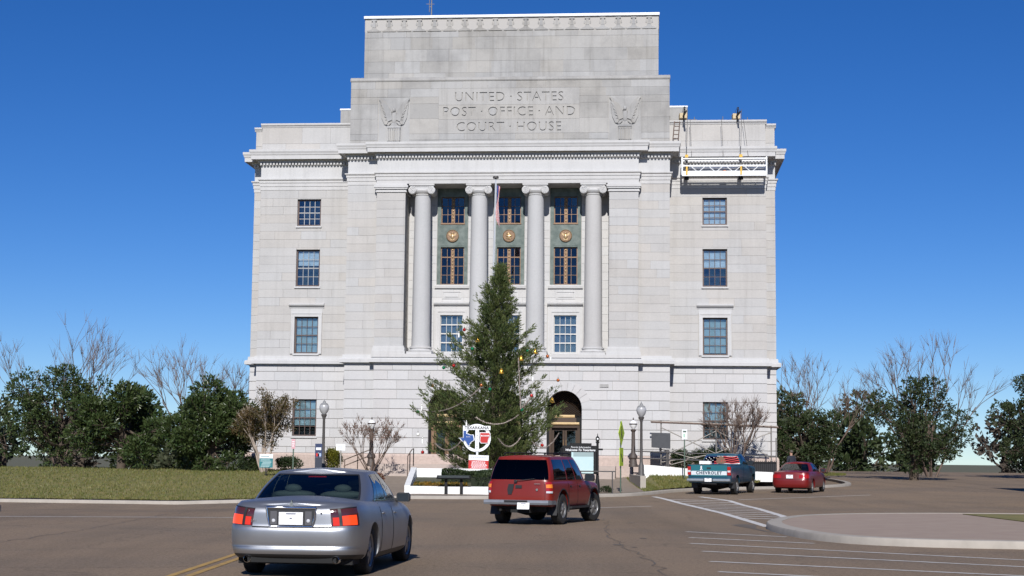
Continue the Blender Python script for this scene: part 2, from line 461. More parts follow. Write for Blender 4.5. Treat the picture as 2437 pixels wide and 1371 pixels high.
def kerb_mesh(name, line, w, h, material, parent=None, close_in=0.0):
    """upstand kerb with a rounded nose along a line; inner side lies to the left of travel"""
    prof = [(0.0, -0.06), (0.01, h * 0.75), (0.035, h * 0.97), (0.06, h), (w, h), (w, -0.06)]
    b = MB(); rings = []
    for (d, z) in prof:
        rings.append([(q[0], q[1], road_z(*line[i]) + z) for i, q in enumerate(offset_line(line, d))])
    n = len(line); vs = [p for r in rings for p in r]
    fs = [(j * n + i, j * n + i + 1, (j + 1) * n + i + 1, (j + 1) * n + i) for j in range(len(prof) - 1) for i in range(n - 1)]
    b.add(vs, fs)
    return b.build(name, material, parent, smooth=40)
struct(kerb_mesh('kerb', KERB_S, 0.32, 0.13, CONCRETE))

# the island rises from the kerb to the foot of the courthouse
CXB, DYB, YAW = -0.1633, 84.0, -0.0851
def bworld(x, y):
    c, s = math.cos(YAW), math.sin(YAW)
    return CXB + c * x - s * y, DYB + s * x + c * y
def front_y(x):
    """world y of the foot of the stairs or bank at this x"""
    return 80.2 - 0.085 * x
def island_z(x, y):
    best = 1e9; k0 = None
    for (kx, ky) in KERB_S:
        d = (kx - x) ** 2 + (ky - y) ** 2
        if d < best: best = d; k0 = (kx, ky)
    d = math.sqrt(best); z0 = road_z(*k0) + 0.128
    dt = max(0.5, front_y(x) - y)
    t = d / (d + dt)
    if y >= front_y(x): t = 1.0
    top = 0.90
    mid = (abs(x + 0.2) < 7.0)
    if not mid:
        e = 1 - (1 - t) ** 1.7
    else:
        e = t
        top = 0.72
    return z0 + (top - z0) * e

def island_patch(name, x0, x1, nx, ny, material, inset=0.3, back=None, dz=0.0):
    line = [p for p in offset_line(KERB_S, inset)]
    def ky(x):
        for a, b in zip(line[:-1], line[1:]):
            if a[0] <= x <= b[0] and b[0] > a[0]:
                return a[1] + (b[1] - a[1]) * (x - a[0]) / (b[0] - a[0])
        return line[-1][1]
    b = MB()
    def fn(u, v):
        x = x0 + (x1 - x0) * u
        y0 = ky(x); y1 = (back if back else front_y(x) + 0.4)
        y1 = max(y1, y0 + 0.5)
        y = y0 + (y1 - y0) * v
        return (x, y, island_z(x, y) + dz)
    b.grid(fn, nx, ny)
    return b.build(name, material, smooth=35), fn
lawn_l, fn_l = island_patch('lawn', -59, -6.35, 80, 26, GRASS_BASE, back=83.5)
lawn_r, fn_r = island_patch('lawn', 5.75, 19.4, 50, 26, GRASS_BASE, back=84.5)
plaza, fn_p = island_patch('plaza_paving', -6.4, 5.8, 40, 24, PAVING)
for o in (lawn_l, lawn_r, plaza): struct(o)
# flag joints in the paving: raised slabs
rng = random.Random(5)
blades = leaf_mat('grass_blade', (0.26, 0.22, 0.075), (0.11, 0.14, 0.035), 0.3)
def blade_field(name, fn, n, vmax, label, umin=0.0, umax=1.0):
    b = MB()
    for _ in range(n):
        u, v = rng.uniform(umin, umax), rng.uniform(0.0, 1) ** 1.4 * vmax
        x, y, z = fn(u, v); h = rng.uniform(0.04, 0.11); a = rng.uniform(0, 2 * PI); w = rng.uniform(0.012, 0.03)
        lx, ly = rng.uniform(-.05, .05), rng.uniform(-.05, .05)
        b.add([(x - w * math.cos(a), y - w * math.sin(a), z - .01), (x + w * math.cos(a), y + w * math.sin(a), z - .01), (x + lx, y + ly, z + h)], [(0, 1, 2)])
    o = b.build(name, blades, fix=False); o['kind'] = 'stuff'; o['label'] = label; o['category'] = 'grass'
    return o
blade_field('grass', fn_l, 34000, 1.0, 'short winter grass on the left lawn bank', 0.55, 1.0)
blade_field('grass', fn_r, 26000, 0.7, 'short green grass on the bank behind the pickup')

# kerbed corner island on the right with a brick top
NOSE = chaikin([(40, 30.2), (14, 30.0), (9.0, 30.2), (7.0, 31.0), (6.15, 32.8), (5.98, 35.5), (6.02, 37.6), (6.35, 39.8), (7.15, 42.4), (8.1, 44.4), (10.0, 46.3), (14, 47.6), (40, 49)], 3)
NOSE = list(reversed(NOSE))
NOSE_R = list(reversed(NOSE))
struct(kerb_mesh('kerb', resample(NOSE_R, 1.0)[::-1], 0.38, 0.15, CONCRETE))
inner = offset_line(NOSE, 0.30)
BRICK_TOP = mat('brick_paving', (0.36, 0.28, 0.22), 0.9, var=0.7, scale=1.5, col2=(0.30, 0.22, 0.175), detail=9)
b = MB(); b.prism_xy(inner, -0.02, 0.140)
struct(b.build('corner_pavement', BRICK_TOP))
# right and left street-side pavements outside the travelled way
for nm, xs in (('pavement', (9.2, 75)), ('pavement', (-75, -14.6))):
    b = MB(); b.box(xs[0], xs[1], -6, 28.4 if xs[0] > 0 else 46, -0.05, 0.135)
    struct(b.build(nm, CONCRETE))
b = MB(); b.box(-75, -17, 2, 44, 0.1, 0.16); struct(b.build('lawn', GRASS_BASE))
b = MB(); b.box(13, 75, 33, 46, 0.1, 0.16); struct(b.build('lawn', GRASS_BASE))

# painted markings: sheets a few millimetres above the asphalt
def marking(name, poly, material, z=0.006):
    n = len(poly); b = MB()
    b.add([(x, y, road_z(x, y) + z) for x, y in poly], [tuple(range(n))])
    return struct(b.build(name, material))
def stripe(name, p, q, w, material, z=0.006, parts=1):
    p, q = Vector(p), Vector(q); t = (q - p).normalized(); nn = Vector((-t.y, t.x)) * w / 2
    b = MB()
    for k in range(parts):
        a = p + (q - p) * k / parts; c = p + (q - p) * (k + 1) / parts
        b.add([(v.x, v.y, road_z(v.x, v.y) + z) for v in (a - nn, c - nn, c + nn, a + nn)], [(0, 1, 2, 3)])
    return struct(b.build(name, material, weld=0.001))
GL = [(5.95, 66.2), (6.16, 63.5), (6.43, 57.0), (6.53, 49.1), (6.42, 43.1), (6.34, 39.3)]
GR = [(7.9, 66.6), (8.55, 62.6), (8.42, 54.7), (8.04, 47.4), (7.75, 43.9)]
for pl in (GL, GR):
    for a, c in zip(pl[:-1], pl[1:]): stripe('gore_line', a, c, 0.24, ROAD_WHITE, parts=4)
def on(pl, y):
    for a, c in zip(pl[:-1], pl[1:]):
        if c[1] <= y <= a[1]: return a[0] + (c[0] - a[0]) * (y - a[1]) / (c[1] - a[1])
    return pl[-1][0]
for k in range(11):
    y = 45.2 + k * 1.78
    stripe('gore_bar', (on(GL, y) + 0.1, y), (on(GR, y - 0.7) - 0.1, y - 0.7), 0.27, ROAD_WHITE, z=0.005)
for (x0, y0, x1, y1) in ((3.98, 36.2, 5.9, 34.2), (3.74, 33.5, 6.0, 31.6), (3.5, 31.15, 9.1, 26.4), (3.42, 28.5, 9.1, 24.3), (3.2, 25.65, 9.1, 22.0), (3.03, 23.3, 9.1, 19.6), (2.9, 20.9, 9.1, 17.2)):
    stripe('stall_line', (x0, y0), (x1, y1), 0.13, ROAD_WHITE, parts=2)
stripe('stop_line', (2.2, 52.6), (4.95, 55.9), 0.16, ROAD_WHITE, parts=3)
stripe('lane_line', (9.1, 63.6), (16, 71.0), 0.13, ROAD_WHITE, parts=4)
for dx in (0, 0.24): stripe('centre_line', (-4.62 + dx, 8), (-4.42 + dx, 34), 0.11, ROAD_YELLOW, parts=10)
stripe('lane_line', (-3.78, 24.0), (-3.55, 25.1), 0.12, ROAD_WHITE)
stripe('crosswalk_line', (-13.5, 41.0), (-6.9, 41.9), 0.16, ROAD_WHITE, parts=3)
# sealed cracks: thin ropes of tar
def tar_rope(pts, seed, w=.022):
    rr = random.Random(seed); line = resample(pts, .5); b = MB(); L_, R_ = [], []
    for i, (x, y) in enumerate(line):
        a, c = line[max(0, i - 1)], line[min(len(line) - 1, i + 1)]; t = Vector((c[0] - a[0], c[1] - a[1])).normalized()
        j = rr.uniform(-.10, .10); ww = w * rr.uniform(.4, 1.1); x += -t.y * j; y += t.x * j
        L_.append((x - t.y * ww, y + t.x * ww, road_z(x, y) + .004)); R_.append((x + t.y * ww, y - t.x * ww, road_z(x, y) + .004))
    n = len(line); b.add(L_ + R_, [(i, i + 1, n + i + 1, n + i) for i in range(n - 1)])
    struct(b.build('sealed_crack', TAR))
TAR = mat('tar_patch', (0.095, 0.082, 0.070), 0.8, var=0.9, scale=5, col2=(0.17, 0.132, 0.095))
for k, pts in enumerate(([(1.9, 14), (2.25, 24), (2.1, 33), (2.6, 44)], [(-9.5, 20), (-9.1, 33), (-9.4, 47)])): tar_rope(pts, k, .016)
# dark tar patch and oil marks
marking('tar_patch', [(5.55, 40.2), (5.75, 38.2), (5.85, 36.3), (5.98, 36.4), (5.9, 38.4), (6.2, 40.3), (5.9, 41.0)], TAR, 0.004)
for (x, y, r) in ((2.75, 33.0, 0.09), (2.05, 30.4, 0.12), (2.3, 29.6, 0.07), (3.1, 41.0, 0.1)):
    marking('oil_spot', [(x + r * math.cos(a) * rng.uniform(.6, 1.2), y + 2 * r * math.sin(a) * rng.uniform(.6, 1.2)) for a in [2 * PI * k / 9 for k in range(9)]], TAR, 0.0045)
# ------------------------------------------------------------------ the courthouse
court = thing('courthouse', 'tall pale limestone courthouse with four Ionic columns and carved attic', 'building', (CXB, DYB, 0), YAW)
PLAN = [(-14.11, 18), (-14.11, .75), (-13.57, .75), (-13.57, 0), (-8.5, 0), (-8.5, -1.5), (-6.88, -1.5), (-6.88, -1.85)]
PLAN = PLAN + [(-x, y) for x, y in reversed(PLAN)]
def plan_offset(d):
    out = []
    n = len(PLAN)
    for i in range(n):
        ns = []
        for a, b in ((i - 1, i), (i, i + 1)):
            if a < 0 or b >= n: continue
            t = Vector((PLAN[b][0] - PLAN[a][0], PLAN[b][1] - PLAN[a][1])).normalized()
            ns.append((t.y, -t.x))
        o = ns[0] if len(ns) == 1 else (ns[0][0] + ns[1][0], ns[0][1] + ns[1][1])
        out.append((PLAN[i][0] + o[0] * d, PLAN[i][1] + o[1] * d))
    return out
def sweep(name, prof, material):
    b = MB(); n = len(PLAN); m = len(prof)
    vs = []
    for d, z in prof: vs += [(x, y, z) for x, y in plan_offset(d)]
    fs = [(j * n + i, j * n + i + 1, ((j + 1) % m) * n + i + 1, ((j + 1) % m) * n + i) for j in range(m) for i in range(n - 1)]
    b.add(vs, fs)
    return b.build(name, material, court)
BK = -0.3
sweep('base_course', [(BK, .3), (0.10, .3), (0.10, 1.70), (0.04, 1.80), (BK, 1.80)], GRANITE)
sweep('belt_course', [(BK, 6.44), (0.02, 6.44), (0.03, 6.55), (0.18, 6.56), (0.19, 6.53), (0.24, 6.53), (0.24, 6.70), (0.20, 6.745), (0.10, 6.77), (0.08, 6.95), (BK, 6.95)], STONE_TR)
sweep('architrave', [(BK, 15.95), (0.02, 15.95), (0.02, 16.14), (0.05, 16.15), (0.05, 16.33), (0.085, 16.34), (0.085, 16.45), (0.15, 16.50), (0.15, 16.56), (0.02, 16.57), (BK, 16.57)], STONE_TR)
sweep('frieze', [(BK, 16.565), (0.0, 16.565), (0.0, 17.28), (0.06, 17.30), (0.06, 17.46), (BK, 17.46)], STONE_TR)
sweep('cornice', [(BK, 17.465), (0.12, 17.465), (0.14, 17.52), (0.17, 17.60), (0.41, 17.62), (0.42, 17.575), (0.47, 17.575), (0.47, 17.80), (0.50, 17.81), (0.52, 17.90), (0.56, 17.98), (0.56, 18.09), (0.54, 18.10), (BK, 18.16)], STONE_TR)
# dentils: too small to pick apart
b = MB()
for i in range(len(PLAN) - 1):
    o = plan_offset(0.062)
    p, q = Vector(o[i]), Vector(o[i + 1])
    if abs(p.y - q.y) > 1e-6: continue
    L_ = (q - p).length; n = max(1, int(L_ / 0.17))
    for k in range(n):
        x = p.x + (k + 0.5) * L_ / n
        b.box(x - 0.052, x + 0.052, p.y - 0.13, p.y + 0.02, 17.31, 17.455)
d = b.build('dentil_course', STONE_TR, court); d['kind'] = 'stuff'

# --- masses behind the facing stones
SH = 0.03
def mass(name, boxes, material):
    b = MB()
    for bx in boxes: b.box(*bx)
    return b.build(name, material, court)
def cells(x0, x1, z0, z1, opens):
    xs = sorted({x0, x1, *[v for o in opens for v in (o[0], o[1])]}); zs = sorted({z0, z1, *[v for o in opens for v in (o[2], o[3])]})
    out = []
    for a, c in zip(xs[:-1], xs[1:]):
        for e, f in zip(zs[:-1], zs[1:]):
            mx, mz = (a + c) / 2, (e + f) / 2
            if not any(o[0] < mx < o[1] and o[2] < mz < o[3] for o in opens): out.append((a, c, e, f))
    return out
WX = (10.236, 11.529)
WZ = [(13.995, 15.447), (10.710, 12.704), (7.096, 9.072), (2.688, 4.653)]
def wopen(s): 
    a, c = sorted((s * WX[0], s * WX[1])); return [(a, c, z0, z1) for z0, z1 in WZ]
for s in (-1, 1):
    a, c = sorted((s * 8.47, s * 13.54))
    mass('wing_wall', [(x0, x1, SH, 0.8, z0, z1) for x0, x1, z0, z1 in cells(a, c, 0.3, 15.96, wopen(s))], JOINT_UP)
mass('rear_wall', [(-14.08, 14.08, 0.80, 18, 0.3, 15.96)], STONE_UP)
BAYX = (-3.02, 0.0, 3.02)
BWY = -0.25
bay_open = []
for bx in BAYX:
    bay_open += [(bx - 0.60, bx + 0.60, 7.19, 9.155), (bx - 0.63, bx + 0.63, 10.78, 12.79), (bx - 0.63, bx + 0.63, 14.06, 15.5)]
boxes = [(s0, s1, -1.5 + SH, 0.8, 6.4, 15.96) for s0, s1 in ((-8.47, -6.85), (6.85, 8.47))]
boxes += [(s0, s1, -1.85 + SH, 0.8, 6.4, 15.96) for s0, s1 in ((-6.86, -5.38), (5.38, 6.86))]
boxes += [(x0, x1, BWY + SH, 0.8, z0, z1) for x0, x1, z0, z1 in cells(-5.38, 5.38, 6.4, 15.96, bay_open)]
boxes += [(-5.4, 5.4, -1.80, 0.3, 15.97, 17.3), (-5.38, 5.38, -1.80, 0.3, 6.3, 6.955)]
mass('portico_wall', boxes, JOINT_UP)
mass('portico_soffit', [(-5.38, 5.38, -1.84, 0.22, 15.955, 15.97)], STONE_UP)
# stylobate under piers and columns
mass('stylobate', [(-7.02, 7.02, -2.0, 0.0, 6.80, 6.975)], STONE_TR)
# ground floor of the projecting centre, notched by the three arches
AR, ASP, AFLOOR = 0.90, 4.22, 1.28
ACX = (-3.06, 0.0, 3.08)
poly = [(-6.85, 0.3)]
for cx in ACX:
    poly += [(cx - AR, 0.3)] + [(cx - AR * math.cos(PI * k / 20), ASP + AR * math.sin(PI * k / 20)) for k in range(21)] + [(cx + AR, 0.3)]
poly += [(6.85, 0.3), (6.85, 6.45), (-6.85, 6.45)]
b = MB(); b.prism_xz(poly, -1.85 + SH, -0.85); b.build('ground_floor_wall', JOINT, court)
mass('ground_floor_wall', [(s0, s1, -1.5 + SH, 0.8, 0.3, 6.45) for s0, s1 in ((-8.47, -6.85), (6.85, 8.47))] + [(-6.85, 6.85, -0.2, 0.8, 0.3, 6.45)], JOINT)
# ground-floor backing of the wings is part of wing_wall; a darker joint sheet sits just in front of it
for s in (-1, 1):
    a, c = sorted((s * 8.5, s * 13.545))
    mass('joint_bed', [(x0, x1, SH - 0.006, SH + 0.02, z0, z1) for x0, x1, z0, z1 in cells(a, c, 1.78, 6.45, wopen(s)[3:])], JOINT)

# --- facing stones
STONES = []      # (material key, polygon xz, y front, thickness, chamfer)
srng = random.Random(11)
def course_stones(x0, x1, zs, y, opens, wmin, wmax, key, gap_h, gap_v, arch=None, th=0.13, mx=None):
    for ci, (z0, z1) in enumerate(zip(zs[:-1], zs[1:])):
        segs = [(x0, x1)]
        for o in opens:
            if o[2] < z1 - 0.02 and o[3] > z0 + 0.02:
                if o[2] > z0 + 0.06 or o[3] < z1 - 0.06:
                    pass
                ns = []
                for a, c in segs:
                    if o[0] > a and o[0] < c: ns.append((a, o[0]))
                    if o[1] < c and o[1] > a: ns.append((o[1], c))
                    if o[0] >= c or o[1] <= a: ns.append((a, c))
                    if (o[2] > z0 + 0.05 or o[3] < z1 - 0.05) and o[0] < c and o[1] > a:
                        # the course is only partly cut: piece above or below the opening
                        if o[2] > z0 + 0.05: STONES.append((key, [(o[0] + gap_v, z0 + gap_h), (o[1] - gap_v, z0 + gap_h), (o[1] - gap_v, o[2]), (o[0] + gap_v, o[2])], y, th))
                        if o[3] < z1 - 0.05: STONES.append((key, [(o[0] + gap_v, o[3]), (o[1] - gap_v, o[3]), (o[1] - gap_v, z1 - gap_h), (o[0] + gap_v, z1 - gap_h)], y, th))
                segs = ns
        for a, c in segs:
            if c - a < 0.05: continue
            n = max(1, round((c - a) / srng.uniform(wmin, wmax)))
            cuts = [a + (c - a) * k / n for k in range(n + 1)]
            if n > 1:
                sh = ((c - a) / n) * (0.25 if ci % 2 else -0.25) * srng.uniform(0.6, 1.2)
                cuts = [cuts[0]] + [q + sh + srng.uniform(-.12, .12) * (c - a) / n for q in cuts[1:-1]] + [cuts[-1]]
            for p, q in zip(cuts[:-1], cuts[1:]):
                STONES.append((key, [(p + gap_v, z0 + gap_h), (q - gap_v, z0 + gap_h), (q - gap_v, z1 - gap_h), (p + gap_v, z1 - gap_h)], y + srng.uniform(0, 0.006), th))
GZ = [1.80, 2.13, 2.63, 3.13, 3.63, 4.13, 4.63, 5.13, 5.62, 6.12, 6.45]
UZ = [6.95 + 0.4500 * k for k in range(21)]
for s in (-1, 1):
    a, c = sorted((s * 8.5, s * 13.57))
    op = wopen(s)
    course_stones(a, c, GZ, 0.0, op[3:], 0.95, 1.15, 'low', 0.016, 0.006)
    surround = [((op[2][0] - .22), (op[2][1] + .22), 6.95, 9.40)]
    course_stones(a, c, UZ, 0.0, op[:2] + surround, 1.05, 1.7, 'up', 0.003, 0.003)
    a, c = sorted((s * 13.57, s * 14.11))
    course_stones(a, c, GZ, 0.75, [], 2, 3, 'low', 0.016, 0.006)
    course_stones(a, c, UZ, 0.75, [], 2, 3, 'up', 0.003, 0.003)
    a, c = sorted((s * 6.88, s * 8.5))
    course_stones(a, c, GZ, -1.5, [], 0.8, 1.3, 'low', 0.016, 0.006)
    course_stones(a, c, UZ, -1.5, [], 0.85, 1.7, 'up', 0.003, 0.003)
    a, c = sorted((s * 5.35, s * 6.88))
    course_stones(a, c, UZ[1:-1], -1.85, [], 0.9, 1.6, 'up', 0.003, 0.003)
# recess wall facing
bs = [(bx - 0.95, bx + 0.95, 6.9, 9.62) for bx in BAYX] + [(bx - 0.84, bx + 0.84, 10.6, 15.96) for bx in BAYX]
course_stones(-5.35, 5.35, UZ, BWY, bs, 1.0, 1.8, 'trim', 0.003, 0.003)
# centre ground floor with voussoirs
RO = 1.40
def arch_cut(z):
    if z <= ASP: return AR
    h = z - ASP
    return math.sqrt(max(0, RO * RO - h * h)) if h < RO else 0.0
GZC = [1.28, 1.80] + GZ[1:]
for z0, z1 in zip(GZC[:-1], GZC[1:]):
    xs = [-6.88]
    edges = []
    for cx in ACX:
        if z0 >= ASP + RO - 0.01: continue
        e0 = arch_cut(z0) if z0 > ASP else (AR if z1 <= ASP + 0.02 else max(AR, RO * 0.985)); e1 = arch_cut(z1) if z1 > ASP else AR
        if z0 < ASP < z1: e0, e1 = AR, AR          # springing course is cut by the arch itself
        edges += [(cx - e0, cx - e1), (cx + e0, cx + e1)]
    left = (-6.88, -6.88)
    bounds = [left] + edges + [(6.88, 6.88)]
    for k in range(0, len(bounds), 2):
        (a0, a1), (c0, c1) = bounds[k], bounds[k + 1]
        if min(c0, c1) - max(a0, a1) < 0.05 and (c0 - a0) < 0.05 and (c1 - a1) < 0.05: continue
        am, cm = max(a0, a1), min(c0, c1)
        L_ = cm - am
        n = max(1, round(L_ / srng.uniform(0.9, 1.2)))
        cuts = [(a0, a1)]
        for q in range(1, n):
            x = am + L_ * (q + srng.uniform(-.2, .2)) / n; cuts.append((x, x))
        cuts.append((c0, c1))
        for (p0, p1), (q0, q1) in zip(cuts[:-1], cuts[1:]):
            STONES.append(('low', [(p0 + .006, z0 + .016), (q0 - .006, z0 + .016), (q1 - .006, z1 - .016), (p1 + .006, z1 - .016)], -1.85 + srng.uniform(0, .006), 0.13))
for cx in ACX:
    nv = 11
    for k in range(nv):
        t0, t1 = PI * k / nv + 0.006, PI * (k + 1) / nv - 0.006
        p = [(cx + r_ * math.cos(t), ASP + r_ * math.sin(t)) for r_, t in ((AR, t0), (RO - .01, t0), (RO - .01, (t0 + t1) / 2), (RO - .01, t1), (AR, t1), (AR, (t0 + t1) / 2))]
        STONES.append(('low', p, -1.86, 0.14))
    # fill below the springing between voussoir ring and course already handled by arch_cut
# attic facing
AZ1 = [18.10, 18.42, 19.03, 19.65, 20.27, 20.88, 21.48]
insc = [(-3.75, 3.75, 18.75, 21.20)]
eag = [(-7.0, -5.3, 18.10, 20.75), (5.3, 7.0, 18.10, 20.75)]
course_stones(-8.5, 8.5, [18.10, 18.42, 18.75], -1.2, eag, 1.1, 1.7, 'att', 0.004, 0.004)
course_stones(-8.5, 8.5, [18.75, 19.57, 20.38, 20.75], -1.2, insc + eag, 1.1, 1.7, 'att', 0.004, 0.004)
course_stones(-8.5, 8.5, [20.75, 21.20], -1.2, insc, 1.1, 1.7, 'att', 0.004, 0.004)
course_stones(-8.5, 8.5, [21.20, 21.62], -1.2, [], 1.3, 2.2, 'att', 0.004, 0.004)
course_stones(-7.92, 7.92, [21.80, 22.2, 22.84, 23.50, 24.16, 24.48], -0.6, [], 1.0, 1.6, 'att', 0.004, 0.004)
# wing parapets
for s in (-1, 1):
    a, c = sorted((s * 8.3, s * 13.57)); course_stones(a, c, [18.13, 18.52, 19.42], 0.05, [], 1.6, 2.2, 'up', 0.004, 0.004)
    a, c = sorted((s * 13.5, s * 14.11)); course_stones(a, c, [18.13, 18.52, 19.36], 0.80, [], 1.6, 2.2, 'up', 0.004, 0.004)
KEY = {'low': STONE_LOW, 'up': STONE_UP, 'att': STONE_AT, 'trim': STONE_TR}
def parea(p): return abs(sum(p[i][0] * p[(i + 1) % len(p)][1] - p[(i + 1) % len(p)][0] * p[i][1] for i in range(len(p)))) / 2
STONES.sort(key=lambda t: -(parea(t[1]) * (1.8 if t[0] == 'low' else (1.3 if t[0] == 'att' else 1.0))))
unit = {}
def unit_stone(key):
    if key not in unit:
        b = MB(); b.cham(-.5, .5, -.5, .5, -.5, .5, 0.012 if key == 'low' else 0.004); me = b.mesh('stone'); me.materials.append(KEY[key]); unit[key] = me
    return unit[key]
rest = {}
def is_rect(p): return len(p) == 4 and abs(p[0][0] - p[3][0]) < 1e-4 and abs(p[1][0] - p[2][0]) < 1e-4
for i, (key, p, y, th) in enumerate(STONES):
    if i < 300:
        if is_rect(p):
            o = link('stone', unit_stone(key), court)
            o.location = ((p[0][0] + p[1][0]) / 2, y + th / 2, (p[0][1] + p[2][1]) / 2); o.scale = (p[1][0] - p[0][0], th, p[2][1] - p[0][1])
        else:
            b = MB(); b.prism_xz(p, y, y + th); b.build('stone', KEY[key], court)
    else:
        b = rest.setdefault(key, MB())
        if is_rect(p): b.cham(p[0][0], p[1][0], y, y + th, p[0][1], p[2][1], 0.006)
        else: b.prism_xz(p, y, y + th)
for key, b in rest.items():
    o = b.build('stone_facing', KEY[key], court); o['kind'] = 'stuff'

# --- attic blocks, copings, parapets behind the facing
mass('attic_block', [(x0, x1, -1.17, -0.9, z0, z1) for x0, x1, z0, z1 in cells(-8.47, 8.47, 17.9, 21.65, insc)] + [(-8.47, 8.47, -0.9, 10, 17.9, 21.65)], JOINT_UP)
b = MB(); b.prism_yz([(-1.22, 21.60), (-1.25, 21.66), (-1.22, 21.76), (-1.10, 21.84), (-0.55, 21.86), (-0.3, 21.6)], -8.53, 8.53); b.build('attic_ledge', STONE_AT, court)
mass('attic_block', [(-7.89, 7.89, -0.57, 9, 21.5, 25.2)], JOINT_UP)
mass('attic_frieze_band', [(-7.93, 7.93, -0.56, 0, 24.49, 25.22)], STONE_AT)
LEAD = mat('bright_metal_coping', (0.78, 0.80, 0.83), 0.4, var=0.2, scale=3)
b = MB(); b.box(-7.97, 7.97, -0.68, 9.1, 25.225, 25.36); b.build('metal_coping', LEAD, court)
mass('rear_attic_block', [(-9.47, 9.47, 1.0, 9, 18.0, 20.55)], STONE_AT)
mass('metal_coping', [(-9.5, 9.5, 0.96, 9, 20.55, 20.64)], LEAD)
boxes = []
for s in (-1, 1):
    a, c = sorted((s * 8.3, s * 13.54)); boxes += [(a, c, 0.08, 0.9, 18.0, 19.43)]
    a, c = sorted((s * 9.0, s * 14.08)); boxes += [(a, c, 0.93, 16, 18.0, 19.37)]
mass('parapet', boxes, JOINT_UP)
for s in (-1, 1):
    b = MB()
    for x0, x1, y0, z in ((8.3, 13.64, -0.02, 19.43), (13.3, 14.18, 0.73, 19.37)):
        a, c = sorted((s * x0, s * x1))
        b.prism_yz([(y0 + .05, z - .02), (y0 + .02, z + .05), (y0 - .03, z + .08), (y0 - .05, z + .12), (y0 - .05, z + .19), (y0 + .9, z + .2), (y0 + .9, z - .02)], a, c)
    b.build('parapet_coping', STONE_TR, court)

# --- inscription: three courses with letters cut through a 35 mm facing slab
def inscribed(body, zc, z0, z1, size):
    cu = bpy.data.curves.new('inscription', 'FONT'); cu.body = body; cu.size = size; cu.align_x = 'CENTER'; cu.align_y = 'CENTER'
    cu.space_character = 1.08; cu.space_word = 0.75; cu.offset = -0.004; cu.resolution_u = 3
    o = bpy.data.objects.new('inscription', cu); COL.objects.link(o)
    dg = bpy.context.evaluated_depsgraph_get(); dg.update()
    flat = bpy.data.meshes.new_from_object(o.evaluated_get(dg))
    bpy.data.objects.remove(o)
    bm = bmesh.new(); bm.from_mesh(flat)
    bmesh.ops.remove_doubles(bm, verts=bm.verts, dist=1e-5)
    # boundary loops of the letter faces become holes of a rectangle
    c2 = bpy.data.curves.new('panel', 'CURVE'); c2.dimensions = '2D'; c2.fill_mode = 'BOTH'; c2.extrude = 0.029
    def spline(pts):
        sp = c2.splines.new('POLY'); sp.points.add(len(pts) - 1)
        for q, p in zip(sp.points, pts): q.co = (p[0], p[1], 0, 1)
        sp.use_cyclic_u = True
    hw = 3.75 - 0.002
    spline([(-hw, z0 - zc + .004), (hw, z0 - zc + .004), (hw, z1 - zc - .004), (-hw, z1 - zc - .004)])
    be = {e for e in bm.edges if len(e.link_faces) == 1}
    while be:
        e = be.pop(); v0 = e.verts[0]; v = e.verts[1]; loop = [v0.co[:], v.co[:]]
        while v != v0:
            nx = [k for k in v.link_edges if k in be]
            if not nx: break
            be.discard(nx[0]); v = nx[0].other_vert(v)
            if v != v0: loop.append(v.co[:])
        if len(loop) > 2: spline(loop)
    bm.free()
    o = bpy.data.objects.new('panel', c2); COL.objects.link(o); dg = bpy.context.evaluated_depsgraph_get(); dg.update()
    me = bpy.data.meshes.new_from_object(o.evaluated_get(dg)); bpy.data.objects.remove(o)
    me.materials.clear(); me.materials.append(STONE_AT)
    p = link('inscribed_stone', me, court, (0.0, -1.2 + 0.029, zc)); p.rotation_euler = (PI / 2, 0, 0)
    p['label'] = 'stone course carved with ' + body.replace('\u00b7', '').replace('  ', ' ')
    return p
inscribed('UNITED \u00b7 STATES', 20.71, 20.30, 21.20, 0.72)
inscribed('POST \u00b7 OFFICE \u00b7 AND', 19.91, 19.52, 20.30, 0.72)
inscribed('COURT \u00b7 HOUSE', 19.09, 18.75, 19.52, 0.72)
GROOVE = mat('darker_letter_bed', (0.33, 0.32, 0.305), 0.95)  # bed behind the cut letters, slightly darker than the attic stone colour
mass('letter_bed', [(-3.74, 3.74, -1.141, -1.05, 18.76, 21.19)], GROOVE)

